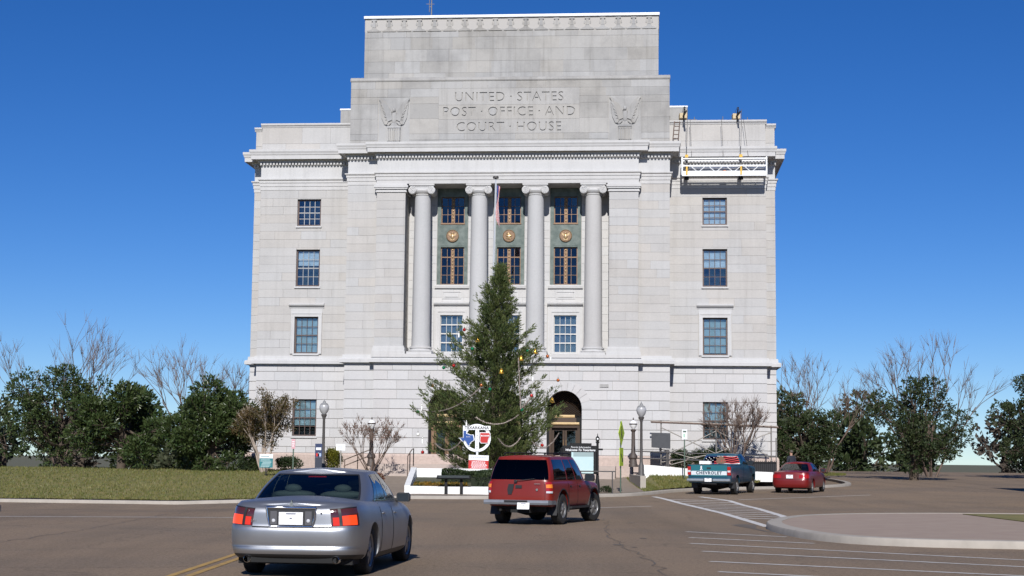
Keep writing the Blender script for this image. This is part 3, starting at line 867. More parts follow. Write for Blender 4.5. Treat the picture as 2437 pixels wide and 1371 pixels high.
# --- eagle reliefs
def eagle(cx):
    y = -1.2
    root = MB(); root.box(cx - 0.845, cx + 0.845, y + 0.02, y + 0.1, 18.10, 20.745)
    pn = root.build('eagle_relief', STONE_AT, court)
    b = MB(); b.prism_xz([(cx - .33, 18.36), (cx - .25, 18.29), (cx - .03, 18.26), (cx, 18.22), (cx + .03, 18.26), (cx + .25, 18.29), (cx + .33, 18.36), (cx + .35, 19.14), (cx - .35, 19.14)], y - .10, y + .03)
    for k in range(7):
        x = cx - 0.29 + k * 0.097; b.box(x - .026, x + .026, y - .16, y - .09, 18.36, 18.92)
    b.box(cx - .36, cx + .36, y - .14, y - .09, 19.06, 19.16)
    for k in range(6): b.box(cx - .30 + k * .12 - .03, cx - .30 + k * .12 + .03, y - .13, y - .09, 18.96, 19.03)
    b.build('shield', STONE_AT, pn)
    b = MB(); b.sphere((cx, y - .02, 19.62), (.17, .12, .36), 12, 8); b.sphere((cx - .01, y - .10, 20.03), (.085, .09, .12), 10, 6)
    b.add([(cx - .06, y - .14, 20.07), (cx - .06, y - .14, 19.99), (cx - .17, y - .13, 19.98), (cx - .06, y - .06, 20.03)], [(0, 1, 2), (0, 2, 3), (1, 3, 2)])
    b.prism_xz([(cx - .2, 19.14), (cx + .2, 19.14), (cx + .12, 19.36), (cx - .12, 19.36)], y - .08, y + .03)
    b.build('body', STONE_AT, pn, smooth=50)
    for s in (-1, 1):
        b = MB()
        b.prism_xz([(cx + s * .10, 19.38), (cx + s * .30, 19.20), (cx + s * .52, 19.27), (cx + s * .68, 19.62), (cx + s * .77, 20.40), (cx + s * .75, 20.68), (cx + s * .50, 20.52), (cx + s * .30, 20.22), (cx + s * .14, 19.95)], y - .05, y + .03)
        for k in range(9):      # flight feathers
            t = k / 8; x0, z0 = cx + s * (.30 + .12 * t), 19.50 + .55 * t
            x1, z1 = cx + s * (.42 + .36 * t), 19.27 + 1.36 * t ** .8
            dx, dz = x1 - x0, z1 - z0; l = math.hypot(dx, dz); nx, nz = -dz / l * .035, dx / l * .035
            b.prism_xz([(x0 - nx, z0 - nz), (x1 - nx, z1 - nz), (x1 + dx * .1, z1 + dz * .1), (x1 + nx, z1 + nz), (x0 + nx, z0 + nz)], y - .10 + .02 * (k % 2), y - .02)
        b.prism_xz([(cx + s * .10, 19.5), (cx + s * .34, 19.40), (cx + s * .52, 20.0), (cx + s * .62, 20.45), (cx + s * .36, 20.3), (cx + s * .16, 19.95)], y - .115, y - .02)
        b.build('wing', STONE_AT, pn)
eagle(-6.13); eagle(6.16)

# --- carved frieze along the attic top: nineteen motifs
mo = MB()
mo.prism_xz([(-.36, 0), (.36, 0), (.30, .08), (.14, .14), (.10, .24), (-.10, .24), (-.14, .14), (-.30, .08)], -.075, .01)
mo.prism_xz([(-.10, .25), (.10, .25), (.07, .58), (-.07, .58)], -.08, .01)
mo.box(-.14, .14, -.085, .01, .58, .66)
for s in (-1, 1):
    mo.prism_xz([(s * .40, .0), (s * .40, .10), (s * .30, .06)], -.03, .01)
    mo.prism_xz([(s * .13, .30), (s * .20, .36), (s * .17, .52), (s * .11, .42)], -.03, .01)
mme = mo.mesh('frieze_motif'); mme.materials.append(STONE_AT)
for k in range(19): link('frieze_motif', mme, court, (-7.42 + k * 14.84 / 18, -0.56, 24.50))

# --- columns and piers
def volute_poly(cx, cz, r, s):
    return [(cx + s * r * math.cos(2 * PI * k / 20), cz + r * math.sin(2 * PI * k / 20)) for k in range(20)]
def column_meshes():
    sh = MB(); prof = []
    for k in range(13):
        t = k / 12; prof.append((0.475 - 0.055 * (t ** 1.6), 7.42 + (15.36 - 7.42) * t))
    sh.lathe([(0.53, 7.36), (0.53, 7.40), (0.49, 7.42)] + prof[1:] + [(0.455, 15.37), (0.455, 15.42), (0.42, 15.44)], n=32)
    ba = MB(); ba.box(-.66, .66, -.66, .66, 6.975, 7.10)
    ba.lathe([(.62, 7.10), (.66, 7.14), (.64, 7.19), (.58, 7.21), (.55, 7.24), (.56, 7.27), (.60, 7.30), (.59, 7.35), (.53, 7.37)], n=32)
    ca = MB(); ca.lathe([(.42, 15.43), (.46, 15.46), (.54, 15.54), (.56, 15.60), (.50, 15.66)], n=32)
    ca.box(-.60, .60, -.48, .48, 15.64, 15.80)
    ca.box(-.67, .67, -.56, .56, 15.86, 15.955); ca.box(-.62, .62, -.51, .51, 15.80, 15.86)
    for s in (-1, 1):
        for yy0, yy1 in ((-.52, .52),):
            cx, cz = s * .50, 15.62
            ca.prism_xz(volute_poly(cx, cz, .205, 1), yy0, yy1)
            # raised spiral rim on the front and back faces
            pts = []
            for k in range(40):
                a = PI / 2 + s * 2 * PI * k / 16; r = .195 * (1 - k / 46)
                pts.append((cx + r * math.cos(a) * 1, yy0 - .005, cz + r * math.sin(a)))
            ca.tube(pts, .022, 5); ca.tube([(p[0], yy1 + .005, p[2]) for p in pts], .022, 5)
            ca.sphere((cx, yy0 - .01, cz), (.04, .03, .04), 8, 5)
    out = []
    for nm, b, sm in (('column', sh, 30), ('base', ba, 35), ('capital', ca, 35)):
        me = b.mesh(nm, sm); me.materials.append(STONE_COL if nm == 'column' else STONE_TR); out.append((nm, me))
    return out
CM = column_meshes()
for x in (-4.50, -1.49, 1.49, 4.52):
    c0 = link('column', CM[0][1], court, (x, -1.30, 0))
    for nm, me in CM[1:]: link(nm, me, c0)
for s in (-1, 1):
    a, c = sorted((s * 5.33, s * 6.90))
    b = MB(); b.box(a - .10, c + .10, -1.98, -.2, 6.975, 7.12); b.box(a - .07, c + .07, -1.945, -.2, 7.12, 7.30); b.box(a - .03, c + .03, -1.90, -.2, 7.30, 7.40)
    b.build('pier_base', STONE_TR, court)
    b = MB(); b.box(a - .04, c + .04, -1.91, -.2, 15.50, 15.56); b.box(a - .015, c + .015, -1.87, -.2, 15.56, 15.66); b.box(a - .08, c + .08, -1.95, -.2, 15.66, 15.74); b.box(a - .12, c + .12, -1.99, -.2, 15.74, 15.86); b.box(a - .06, c + .06, -1.93, -.2, 15.86, 15.948)
    b.build('pier_capital', STONE_TR, court)

# --- windows: frame, bars, panes, blind, near-black panel painted as the dark room behind
PANES = {}
def pane_mesh(material):
    if material.name not in PANES:
        b = MB(); b.box(-.5, .5, -.004, .004, -.5, .5); me = b.mesh('pane'); me.materials.append(material); PANES[material.name] = me
    return PANES[material.name]
wrng = random.Random(3)
def window(x0, x1, z0, z1, y, nc, nr, fm, bm_, gm, fw=0.07, bw=0.028, blind=None, sashes=None, mull=0.0, name='window', label=None, thick_rows=()):
    b = MB()
    b.box(x0, x0 + fw, y - .02, y + .10, z0, z1); b.box(x1 - fw, x1, y - .02, y + .10, z0, z1)
    b.box(x0 + fw, x1 - fw, y - .02, y + .10, z0, z0 + fw); b.box(x0 + fw, x1 - fw, y - .02, y + .10, z1 - fw, z1)
    w = b.build(name, fm, court)
    if label: w['label'] = label
    xi0, xi1, zi0, zi1 = x0 + fw, x1 - fw, z0 + fw, z1 - fw
    g = MB()
    cols = [xi0 + (xi1 - xi0) * k / nc for k in range(nc + 1)]; rows = [zi0 + (zi1 - zi0) * k / nr for k in range(nr + 1)]
    for k, c in enumerate(cols[1:-1], 1):
        ww = mull if (mull and k == nc // 2) else bw
        g.box(c - ww / 2, c + ww / 2, y + .012, y + .05, zi0, zi1)
    for k, r in enumerate(rows[1:-1], 1):
        ww = 0.06 if (k in thick_rows) else bw
        g.box(xi0, xi1, y + (.004 if k in thick_rows else .014), y + .048, r - ww / 2, r + ww / 2)
    g.build('glazing_bars', bm_, w)
    pm = pane_mesh(gm)
    for i in range(nc):
        for j in range(nr):
            o = link('pane', pm, w, ((cols[i] + cols[i + 1]) / 2, y + .034, (rows[j] + rows[j + 1]) / 2))
            o.scale = (cols[i + 1] - cols[i] - .004, 1, rows[j + 1] - rows[j] - .004)
            o.rotation_euler = (wrng.uniform(-.02, .02), 0, wrng.uniform(-.02, .02))
    r = MB(); r.box(x0, x1, y + .36, y + .38, z0, z1); r.build('room_dark_panel', ROOM_DARK_PAINT, w)
    if blind:
        f, m = blind
        q = MB(); q.box(xi0 + .01, xi1 - .01, y + .12, y + .13, zi1 - (zi1 - zi0) * f, zi1); q.build('blind', m, w)
    return w
def sill(x0, x1, z, y, w):
    b = MB(); b.prism_yz([(y - .07, z - .10), (y - .07, z - .02), (y + .10, z + .012), (y + .10, z - .10)], x0 - .06, x1 + .06); b.build('sill', STONE_TR, w)
blinds = {(-1, 0): None, (-1, 1): (.42, BLIND2), (-1, 2): (1.0, BLIND), (-1, 3): (.72, BLIND), (1, 0): (1.0, BLIND2), (1, 1): (.50, BLIND2), (1, 2): (.97, BLIND), (1, 3): (.60, BLIND)}
for s in (-1, 1):
    for r, (a, c, z0, z1) in enumerate(wopen(s)):
        grey = (s < 0)
        w = window(a, c, z0, z1, 0.16, 4, 4, WIN_BROWN, WIN_GREY if (s < 0 and r < 2) else WIN_BROWN, GLASS, 0.075, 0.03 if r else .038, blinds[(s, r)], thick_rows=(2,))
        sill(a, c, z0, 0.0, w)
        if r == 2:      # moulded surround and hood of the second-storey windows
            b = MB()
            for x0, x1, zz0, zz1 in ((a - .18, a, z0 - .02, z1 + .2), (c, c + .18, z0 - .02, z1 + .2), (a, c, z1, z1 + .2)): b.box(x0, x1, -.035, .12, zz0, zz1)
            for x0, x1, zz0, zz1 in ((a - .20, a - .13, z0 - .02, z1 + .215), (c + .13, c + .20, z0 - .02, z1 + .215), (a - .13, c + .13, z1 + .15, z1 + .215)): b.box(x0, x1, -.06, .12, zz0, zz1)
            b.build('surround', STONE_TR, w)
            b = MB(); b.box(a - .22, c + .22, -.004, .12, z1 + .218, z1 + .46); b.prism_yz([(-.02, 9.53), (-.05, 9.60), (-.14, 9.64), (-.19, 9.70), (-.19, 9.76), (.05, 9.80), (.05, 9.53)], a - .31, c + .31); b.build('hood', STONE_TR, w)
BR = dict(fm=BRONZE, bm_=BRONZE, gm=GLASS_DK, fw=0.05)
for i, bx in enumerate(BAYX):
    y = BWY
    # lower window with stone surround
    w = window(bx - .60, bx + .60, 7.19, 9.155, y + .14, 4, 4, WIN_PALE, WIN_PALE, GLASS, 0.03, 0.022, (1.0, MATS['blue_bay_blind'] if 'blue_bay_blind' in MATS else mat('blue_bay_blind', (0.085, 0.105, 0.125), 0.7)), thick_rows=(1, 2, 3))
    sill(bx - .60, bx + .60, 7.19, y, w)
    b = MB()
    for x0, x1, z0, z1 in ((bx - .93, bx - .60, 6.98, 9.61), (bx + .60, bx + .93, 6.98, 9.61), (bx - .60, bx + .60, 9.155, 9.61)): b.box(x0, x1, y - .015, y + .12, z0, z1)
    for x0, x1, z0, z1 in ((bx - .82, bx - .72, 6.98, 9.42), (bx + .72, bx + .82, 6.98, 9.42), (bx - .72, bx + .72, 9.32, 9.42)): b.box(x0, x1, y - .05, y, z0, z1)
    b.build('surround', STONE_TR, w)
    b = MB(); b.prism_yz([(y - .02, 9.62), (y - .05, 9.67), (y - .16, 9.70), (y - .21, 9.76), (y - .21, 9.83), (y + .05, 9.88), (y + .05, 9.62)], bx - .95, bx + .95); b.build('hood', STONE_TR, w)
    # green marble panel with two bronze windows and a medallion
    b = MB()
    for x0, x1, z0, z1 in cells(bx - .82, bx + .82, 10.77, 15.95, [(bx - .63, bx + .63, 10.78, 12.79), (bx - .63, bx + .63, 14.06, 15.5)]): b.box(x0, x1, y - .02, y + .28, z0, z1)
    b.box(bx - .64, bx + .64, y - .032, y, 12.86, 13.92)
    mp = b.build('marble_panel', MARBLE, court)
    b = MB(); b.lathe([(.30, -.05), (.31, -.03), (.31, .02)], (bx, y - .04, 13.385), 28, 'y'); b.build('medallion', BRONZE, mp, smooth=40)
    md = MB(); md.lathe([(.31, -.075), (.335, -.055), (.335, .01), (.27, .01), (.27, -.055)], (bx, y - .04, 13.385), 28, 'y', cap=False)
    md.sphere((bx, y - .09, 13.33), (.10, .05, .16), 10, 7)
    if i == 1: md.sphere((bx, y - .09, 13.39), (.2, .04, .07), 10, 6); md.sphere((bx - .03, y - .09, 13.50), (.13, .04, .06), 8, 5); md.sphere((bx, y - .09, 13.25), (.17, .04, .06), 8, 5)
    else:
        for s in (-1, 1): md.prism_xz([(bx + s * .05, 13.33), (bx + s * .20, 13.42), (bx + s * .21, 13.56), (bx + s * .05, 13.46)], y - .11, y - .08)
        md.sphere((bx, y - .10, 13.52), (.05, .05, .06), 8, 6); md.prism_xz([(bx - .09, 13.14), (bx + .09, 13.14), (bx + .13, 13.25), (bx - .13, 13.25)], y - .11, y - .08)
    md.build('emblem', GOLD, mp, smooth=45)
    w = window(bx - .63, bx + .63, 10.78, 12.79, y + .12, 4, 4, BRONZE, BRONZE, GLASS_DK, 0.05, .024, None, mull=.19, name='bronze_window', thick_rows=(3,))
    b = MB()
    for k in range(10): b.sphere((bx, y + .12, 10.95 + k * .19), (.05, .035, .05), 8, 5)
    b.build('rosettes', GOLD, w, smooth=50)
    b = MB(); b.prism_yz([(y - .10, 10.58), (y - .12, 10.70), (y - .02, 10.775), (y + .1, 10.775), (y + .1, 10.58)], bx - .92, bx + .92); b.build('sill', STONE_TR, w)
    w = window(bx - .63, bx + .63, 14.06, 15.5, y + .12, 4, 3, BRONZE, BRONZE, GLASS_DK, 0.05, .024, None, mull=.19, name='bronze_window', thick_rows=())
    b = MB()
    for k in range(7): b.sphere((bx, y + .12, 14.2 + k * .19), (.05, .035, .05), 8, 5)
    b.build('rosettes', GOLD, w, smooth=50)
    b = MB(); b.box(bx - .66, bx + .66, y - .06, y + .1, 14.01, 14.06); b.build('sill', BRONZE, w)
    # plain panel with a carved wreath strip between the storeys
    b = MB()
    for x0, x1, z0, z1 in ((bx - .5, bx - .46, 10.02, 10.42), (bx + .46, bx + .5, 10.02, 10.42), (bx - .46, bx + .46, 10.02, 10.06), (bx - .46, bx + .46, 10.38, 10.42), (bx - .36, bx + .36, 10.12, 10.32)): b.box(x0, x1, y - .03, y + .02, z0, z1)
    b.build('apron_panel', STONE_TR, court)

# --- three arched doorways
LATT = mat('dark_grille_shaded_doors', (0.06, 0.038, 0.025), 0.5, metal=0.4, var=0.3, scale=10)  # dark bronze of the grilles; also paints two doorways as if shaded
for i, cx in enumerate(ACX):
    y = -1.30
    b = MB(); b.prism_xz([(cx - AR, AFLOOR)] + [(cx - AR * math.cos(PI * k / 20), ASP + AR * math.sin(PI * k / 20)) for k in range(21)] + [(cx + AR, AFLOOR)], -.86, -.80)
    dr = b.build('doorway', ROOM_DARK_PAINT, court)  # near-black panel closing the arch, indoor darkness put into its colour
    b = MB()          # lattice in the arch head
    for k in range(-12, 13):
        for s in (-1, 1):
            pts = []
            for q in range(-30, 31):
                x = k * .15 + s * q * .03; z = 3.85 + (q + 30) * .03 * .75
                if abs(x) < AR - .02 and (z < ASP or x * x + (z - ASP) ** 2 < (AR - .02) ** 2): pts.append((cx + x, y + .3, z))
            if len(pts) > 2: b.tube([pts[0], pts[-1]], .014, 4)
    b.build('grille', LATT, dr)
    b = MB()          # brass hood in two tiers
    b.prism_yz([(y - .02, 3.74), (y - .06, 3.80), (y - .06, 3.88), (y + .3, 3.90), (y + .3, 3.74)], cx - .52, cx + .52)
    b.build('hood', BRASS_BRIGHT, dr)
    b = MB(); b.prism_yz([(y - .05, 3.50), (y - .04, 3.74), (y + .3, 3.74), (y + .3, 3.50)], cx - .60, cx + .60); b.build('transom_panel', LATT, dr)
    b = MB(); b.prism_yz([(y - .12, 3.36), (y - .18, 3.42), (y - .18, 3.50), (y + .3, 3.52), (y + .3, 3.36)], cx - .76, cx + .76); b.build('hood', BRASS_BRIGHT, dr)
    b = MB(); b.box(cx - .78, cx + .78, y - .06, y + .3, 3.22, 3.36)
    for s in (-1, 1):
        a, c = sorted((cx + s * .66, cx + s * .80)); b.box(a, c, y - .04, y + .3, AFLOOR, 3.22)
    b.build('door_frame', BRONZE if i == 0 else LATT, dr)  # left frame in lighter bronze as if lit, the others painted dark
    for s in (-1, 1):
        d = MB(); x0, x1 = sorted((cx + s * .01, cx + s * .655))
        for a, c, z0, z1 in ((x0, x0 + .10, AFLOOR + .02, 3.20), (x1 - .10, x1, AFLOOR + .02, 3.20), (x0 + .1, x1 - .1, AFLOOR + .02, AFLOOR + .32), (x0 + .1, x1 - .1, 3.08, 3.20)): d.box(a, c, y + .14, y + .20, z0, z1)
        dd = d.build('door', BRONZE if i == 0 else LATT, dr)  # door leaves follow the same lit and shaded bronze tones
        g = MB(); g.box(x0 + .1, x1 - .1, y + .16, y + .17, AFLOOR + .32, 3.08); g.build('pane', GLASS_DK, dd)
        h = MB(); h.tube([(cx + s * .07, y + .09, 2.1), (cx + s * .07, y + .09, 2.6)], .018, 6); h.build('handle', GOLD, dd)
# bronze plaque on the ground floor
b = MB(); b.box(4.9, 5.35, -1.89, -1.84, 5.30, 5.46); b.build('stone_plaque', STONE_AT, court)

# --- entrance stairs, landing
st = thing('entrance_stairs', 'wide pale granite stairs rising to the three arched doors', 'stairs', (CXB, DYB, 0), YAW)
NST = 5
for k in range(NST):
    z1 = 1.28 - k * 0.115; dep = 0.36
    b = MB(); b.box(-6.6, 5.75, -3.2 - (k + 1) * dep, (-1.4 if k == 0 else -3.2 - k * dep + .02), z1 - 0.6, z1); b.build('step', mat('step_granite', (0.44, 0.37, 0.33), 0.85, var=0.5, scale=3, col2=(0.34, 0.285, 0.25), rand=.06), st)
# ------------------------------------------------------------------ vehicles
def dense(pts, n=160):
    """Catmull-Rom through (x, y) points, resampled evenly; returns function a in 0..1 -> (x, y)"""
    P_ = [Vector(p) for p in pts]
    P_ = [2 * P_[0] - P_[1]] + P_ + [2 * P_[-1] - P_[-2]]
    out = []
    for i in range(1, len(P_) - 2):
        p0, p1, p2, p3 = P_[i - 1:i + 3]
        t = [0.0]
        for a, b in ((p0, p1), (p1, p2), (p2, p3)): t.append(t[-1] + max(1e-4, (b - a).length) ** 0.5)
        for k in range(24):
            u = t[1] + (t[2] - t[1]) * k / 24
            A1 = p0 * ((t[1] - u) / (t[1] - t[0])) + p1 * ((u - t[0]) / (t[1] - t[0])); A2 = p1 * ((t[2] - u) / (t[2] - t[1])) + p2 * ((u - t[1]) / (t[2] - t[1])); A3 = p2 * ((t[3] - u) / (t[3] - t[2])) + p3 * ((u - t[2]) / (t[3] - t[2]))
            B1 = A1 * ((t[2] - u) / (t[2] - t[0])) + A2 * ((u - t[0]) / (t[2] - t[0])); B2 = A2 * ((t[3] - u) / (t[3] - t[1])) + A3 * ((u - t[1]) / (t[3] - t[1]))
            out.append(B1 * ((t[2] - u) / (t[2] - t[1])) + B2 * ((u - t[1]) / (t[2] - t[1])))
    out.append(P_[-2])
    cum = [0.0]
    for a, b in zip(out[:-1], out[1:]): cum.append(cum[-1] + (b - a).length)
    tot = cum[-1]
    def f(a):
        d = max(0, min(1, a)) * tot
        lo, hi = 0, len(cum) - 1
        while hi - lo > 1:
            m = (lo + hi) // 2
            if cum[m] <= d: lo = m
            else: hi = m
        s = (d - cum[lo]) / max(1e-9, cum[hi] - cum[lo])
        return out[lo] + (out[hi] - out[lo]) * s
    return f
def find_a(f, test, n=4000):
    for k in range(n + 1):
        if test(f(k / n)): return k / n
    return 1.0

class Shell:
    """lower body: a stack of horizontal outlines; greenhouse: a second stack on top"""
    def __init__(s, L, W, plan, B, S, wv, rear, front, crown, gplan=None, g=None):
        s.L, s.W = L, W
        s.plan = dense([(x * W, y) for x, y in plan]); s.B, s.S, s.wv, s.rear, s.front, s.crown = B, S, wv, rear, front, crown
        s.gplan = dense(gplan) if gplan else None; s.g = g
    def body(s, a, v):
        q = s.plan(a); x, y = q.x, q.y
        yn = y / s.L
        z0, z1 = smooth_interp(s.B, y), smooth_interp(s.S, y)
        z = z0 + (z1 - z0) * v
        w = smooth_interp(s.wv, v)
        yy = y + smooth_interp(s.rear, v) * max(0, 1 - yn * 4) ** 2 + smooth_interp(s.front, v) * max(0, 1 - (1 - yn) * 4) ** 2
        return Vector((x * w, yy, z))
    def deck(s, a, t):
        p = s.body(a, 1.0)
        e = 1 - (1 - t) ** 2
        return Vector((p.x * (1 - t), p.y, p.z + smooth_interp(s.crown, p.y) * e))
    def house(s, a, v):
        q = s.gplan(a)                      # x in 0..1 of width, y in 0..1 of length
        g = s.g
        e = v + 0.10 * v * (1 - v)
        y0 = g['yb0'] + (g['yt0'] - g['yb0']) * v; y1 = g['yb1'] + (g['yt1'] - g['yb1']) * v
        w = g['wb'] + (g['wt'] - g['wb']) * (v ** 1.15 if v > 0 else v)
        y = y0 + (y1 - y0) * q.y
        zt = smooth_interp(g['zt'], y); zb = smooth_interp(g['zb'], y)
        bul = g.get('bulge', 0.03) * math.sin(PI * v)
        return Vector((q.x * (w + bul * q.x), y + (bul * (2 * q.y - 1) if q.x < 0.9 else 0), zb + (zt - zb) * e / (1.0)))
    def roof(s, a, t):
        p = s.house(a, 1.0)
        return Vector((p.x * (1 - t), p.y, p.z + s.g['rc'] * (1 - (1 - t) ** 2)))

def patch(b, fn, a0, a1, v0, v1, na, nv, off=0.0, mirror=False, mi=0, rim=0.0):
    eps = 1e-3
    def P(a, v):
        p = fn(a, v)
        if off or rim:
            da = (fn(a + eps, v) - fn(a - eps, v)); dv = (fn(a, min(1, v + eps)) - fn(a, max(0, v - eps)))
            n = da.cross(dv)
            if n.length > 1e-12:
                n.normalize()
                if n.x * p.x + n.y * (p.y - 2.3) * .5 + n.z * .3 < 0 and off: n = -n
                p = p + n * off
        return p
    for s in ((1, -1) if mirror == 'both' else ((-1,) if mirror else (1,))):
        b.grid(lambda u, w: (lambda p: (s * p.x, p.y, p.z))(P(a0 + (a1 - a0) * u, v0 + (v1 - v0) * w)), na, nv, mi)

def body_mesh(sh, arches, na=110, nv=22, nt=8):
    b = MB()
    rings = []
    A = [k / na for k in range(na + 1)]
    def ring(f): 
        r = [f(a) for a in A]
        return [tuple(p) for p in r] + [(-p.x, p.y, p.z) for p in r[-2:0:-1]]
    rings.append(ring(lambda a: (lambda p: Vector((0, p.y, p.z)))(sh.body(a, 0))))
    for j in range(nv + 1): rings.append(ring(lambda a: sh.body(a, j / nv)))
    for j in range(1, nt + 1): rings.append(ring(lambda a: sh.deck(a, j / nt)))
    n = len(rings[0]); vs = [p for r in rings for p in r]
    fs = [(j * n + i, j * n + (i + 1) % n, (j + 1) * n + (i + 1) % n, (j + 1) * n + i) for j in range(len(rings) - 1) for i in range(n)]
    b.add(vs, fs)
    me = b.mesh('body', weld=0.0008)
    bm = bmesh.new(); bm.from_mesh(me)
    bmesh.ops.dissolve_degenerate(bm, edges=bm.edges, dist=0.0005); bmesh.ops.recalc_face_normals(bm, faces=bm.faces)
    bm.to_mesh(me); bm.free()
    o = bpy.data.objects.new('tmp', me); COL.objects.link(o)
    cut = []
    for (yy, zz, r, w0, w1) in arches:
        for s in (-1, 1):
            c = MB(); c.lathe([(r, s * w0), (r, s * w1)], (0, yy, zz), 36, 'x')
            c.box(min(s * w0, s * w1) + .0005, max(s * w0, s * w1) - .0005, yy - r * .985, yy + r * .985, -0.2, zz) if False else None
            co = bpy.data.objects.new('cut', c.mesh('cut')); COL.objects.link(co); cut.append(co)
            m = o.modifiers.new('b', 'BOOLEAN'); m.operation = 'DIFFERENCE'; m.solver = 'EXACT'; m.object = co
    dg = bpy.context.evaluated_depsgraph_get(); dg.update()
    out = bpy.data.meshes.new_from_object(o.evaluated_get(dg))
    for c in cut: bpy.data.objects.remove(c)
    bpy.data.objects.remove(o)
    out.name = 'body'
    out.polygons.foreach_set('use_smooth', [True] * len(out.polygons)); out.set_sharp_from_angle(angle=math.radians(38))
    return out

RUBBER = mat('tyre_rubber', (0.018, 0.018, 0.018), 0.85, var=0.4, scale=20)
ALLOY = mat('alloy_rim', (0.30, 0.30, 0.30), 0.42, metal=0.7)
STEEL_RIM = mat('dark_steel_rim', (0.20, 0.20, 0.21), 0.4, metal=0.7)
CHROME = mat('chrome', (0.75, 0.76, 0.78), 0.12, metal=1.0)
BLACK_PLASTIC = mat('black_plastic', (0.018, 0.018, 0.02), 0.5)
GAP = mat('panel_gap', (0.006, 0.006, 0.007), 0.8)
UNDER = mat('dark_underbody', (0.012, 0.012, 0.012), 0.9)
CAR_GLASS = glass_mat('car_glass', (0.55, 0.68, 0.66), 0.62, 1.65)
CAR_GLASS_TINT = glass_mat('tinted_car_glass', (0.12, 0.11, 0.10), 0.35, 1.33)
SIDE_GLASS = glass_mat('reflective_side_glass', (0.22, 0.27, 0.33), 0.5, 2.1)
SEAT = mat('grey_leather', (0.23, 0.235, 0.225), 0.6, var=0.3, scale=6)
SEAT_DK = mat('dark_cloth', (0.03, 0.03, 0.034), 0.9)
PLATE = mat('white_number_plate', (0.80, 0.80, 0.80), 0.45)
PLATE_INK = mat('plate_ink', (0.05, 0.06, 0.12), 0.6)
TAIL_ON = emit_mat('lit_brake_lamp', (1.0, 0.075, 0.012), 1.0)
TAIL_HOT = emit_mat('brake_lamp_bulb', (1.0, 0.20, 0.05), 2.4)
SMOKED = mat('smoked_red_lens', (0.07, 0.018, 0.016), 0.1, coat=0.8)
TAIL_DIM = emit_mat('red_lamp_lens', (1.0, 0.04, 0.01), 0.30, (0.45, 0.02, 0.01))
TAIL_RED = mat('unlit_red_lens', (0.35, 0.012, 0.012), 0.12, coat=0.6)
AMBER = mat('amber_lens', (0.75, 0.22, 0.03), 0.15, coat=0.5)
CLEAR_LENS = mat('clear_lens', (0.55, 0.56, 0.58), 0.12, coat=0.6)
def paint(name, col, metal, rough=0.32):
    return mat(name, col, rough, metal=metal, coat=0.25, var=0.14, scale=2.2, detail=7)

def wheel(parent, x, y, r, w, side, rim=ALLOY, spokes=5, rim_r=0.66, steer=0.0, label=None):
    b = MB()
    b.lathe([(r * rim_r, -w / 2 + .01), (r * .80, -w / 2), (r * .93, -w / 2 + .012), (r * .985, -w / 2 + .04), (r, -w / 4), (r, w / 4), (r * .985, w / 2 - .04), (r * .93, w / 2 - .012), (r * .80, w / 2), (r * rim_r, w / 2 - .01)], n=40, axis='x', cap=False)
    for k in range(48):       # tread blocks
        a = 2 * PI * k / 48
        for xx in (-w * .30, 0, w * .30):
            c, s_ = math.cos(a), math.sin(a)
            t = Vector((0, -s_, c)); rr = Vector((0, c, s_)) * (r + .002); h = Vector((w * .11, 0, 0))
            p = rr + Vector((xx, 0, 0))
            b.add([p - h - t * r * .045, p + h - t * r * .045, p + h + t * r * .045, p - h + t * r * .045], [(0, 1, 2, 3)])
    o = b.build('wheel', RUBBER, parent, smooth=35, loc=(x, y, r))
    o.rotation_euler = (0, 0, steer)
    if label: o['label'] = label
    q = MB(); R_ = r * rim_r; f = side * w * .5
    q.lathe([(R_ + .004, side * (w / 2 - .012)), (R_, side * (w / 2 - .02)), (R_ * .93, side * (w / 2 - .03)), (R_ * .90, side * (w / 2 - .10)), (R_ * .90, -side * w / 2 * .9)], n=36, axis='x', cap=False)
    q.lathe([(R_ * .24, side * (w / 2 - .02)), (R_ * .20, side * (w / 2 - .008)), (0.0001, side * (w / 2 - .006))], n=18, axis='x', cap=False)
    for k in range(spokes):
        a = 2 * PI * k / spokes; 
        d = Vector((0, math.cos(a), math.sin(a))); t = Vector((0, -math.sin(a), math.cos(a)))
        w0, w1 = R_ * .16, R_ * (.13 if spokes > 5 else .17)
        x0, x1 = side * (w / 2 - .018), side * (w / 2 - .035)
        pts = [d * R_ * .18 - t * w0 + Vector((x0, 0, 0)), d * R_ * .18 + t * w0 + Vector((x0, 0, 0)), d * R_ * .93 + t * w1 + Vector((x1, 0, 0)), d * R_ * .93 - t * w1 + Vector((x1, 0, 0))]
        back = [p - Vector((side * .05, 0, 0)) for p in pts]
        q.add(pts + back, [(0, 1, 2, 3), (0, 4, 5, 1), (1, 5, 6, 2), (2, 6, 7, 3), (3, 7, 4, 0)])
    q.build('rim', rim, o, smooth=35)
    m = MB(); m.lathe([(R_ * .88, side * .02), (0.001, side * .02)], n=24, axis='x', cap=False); m.build('brake', UNDER, o)
    return o

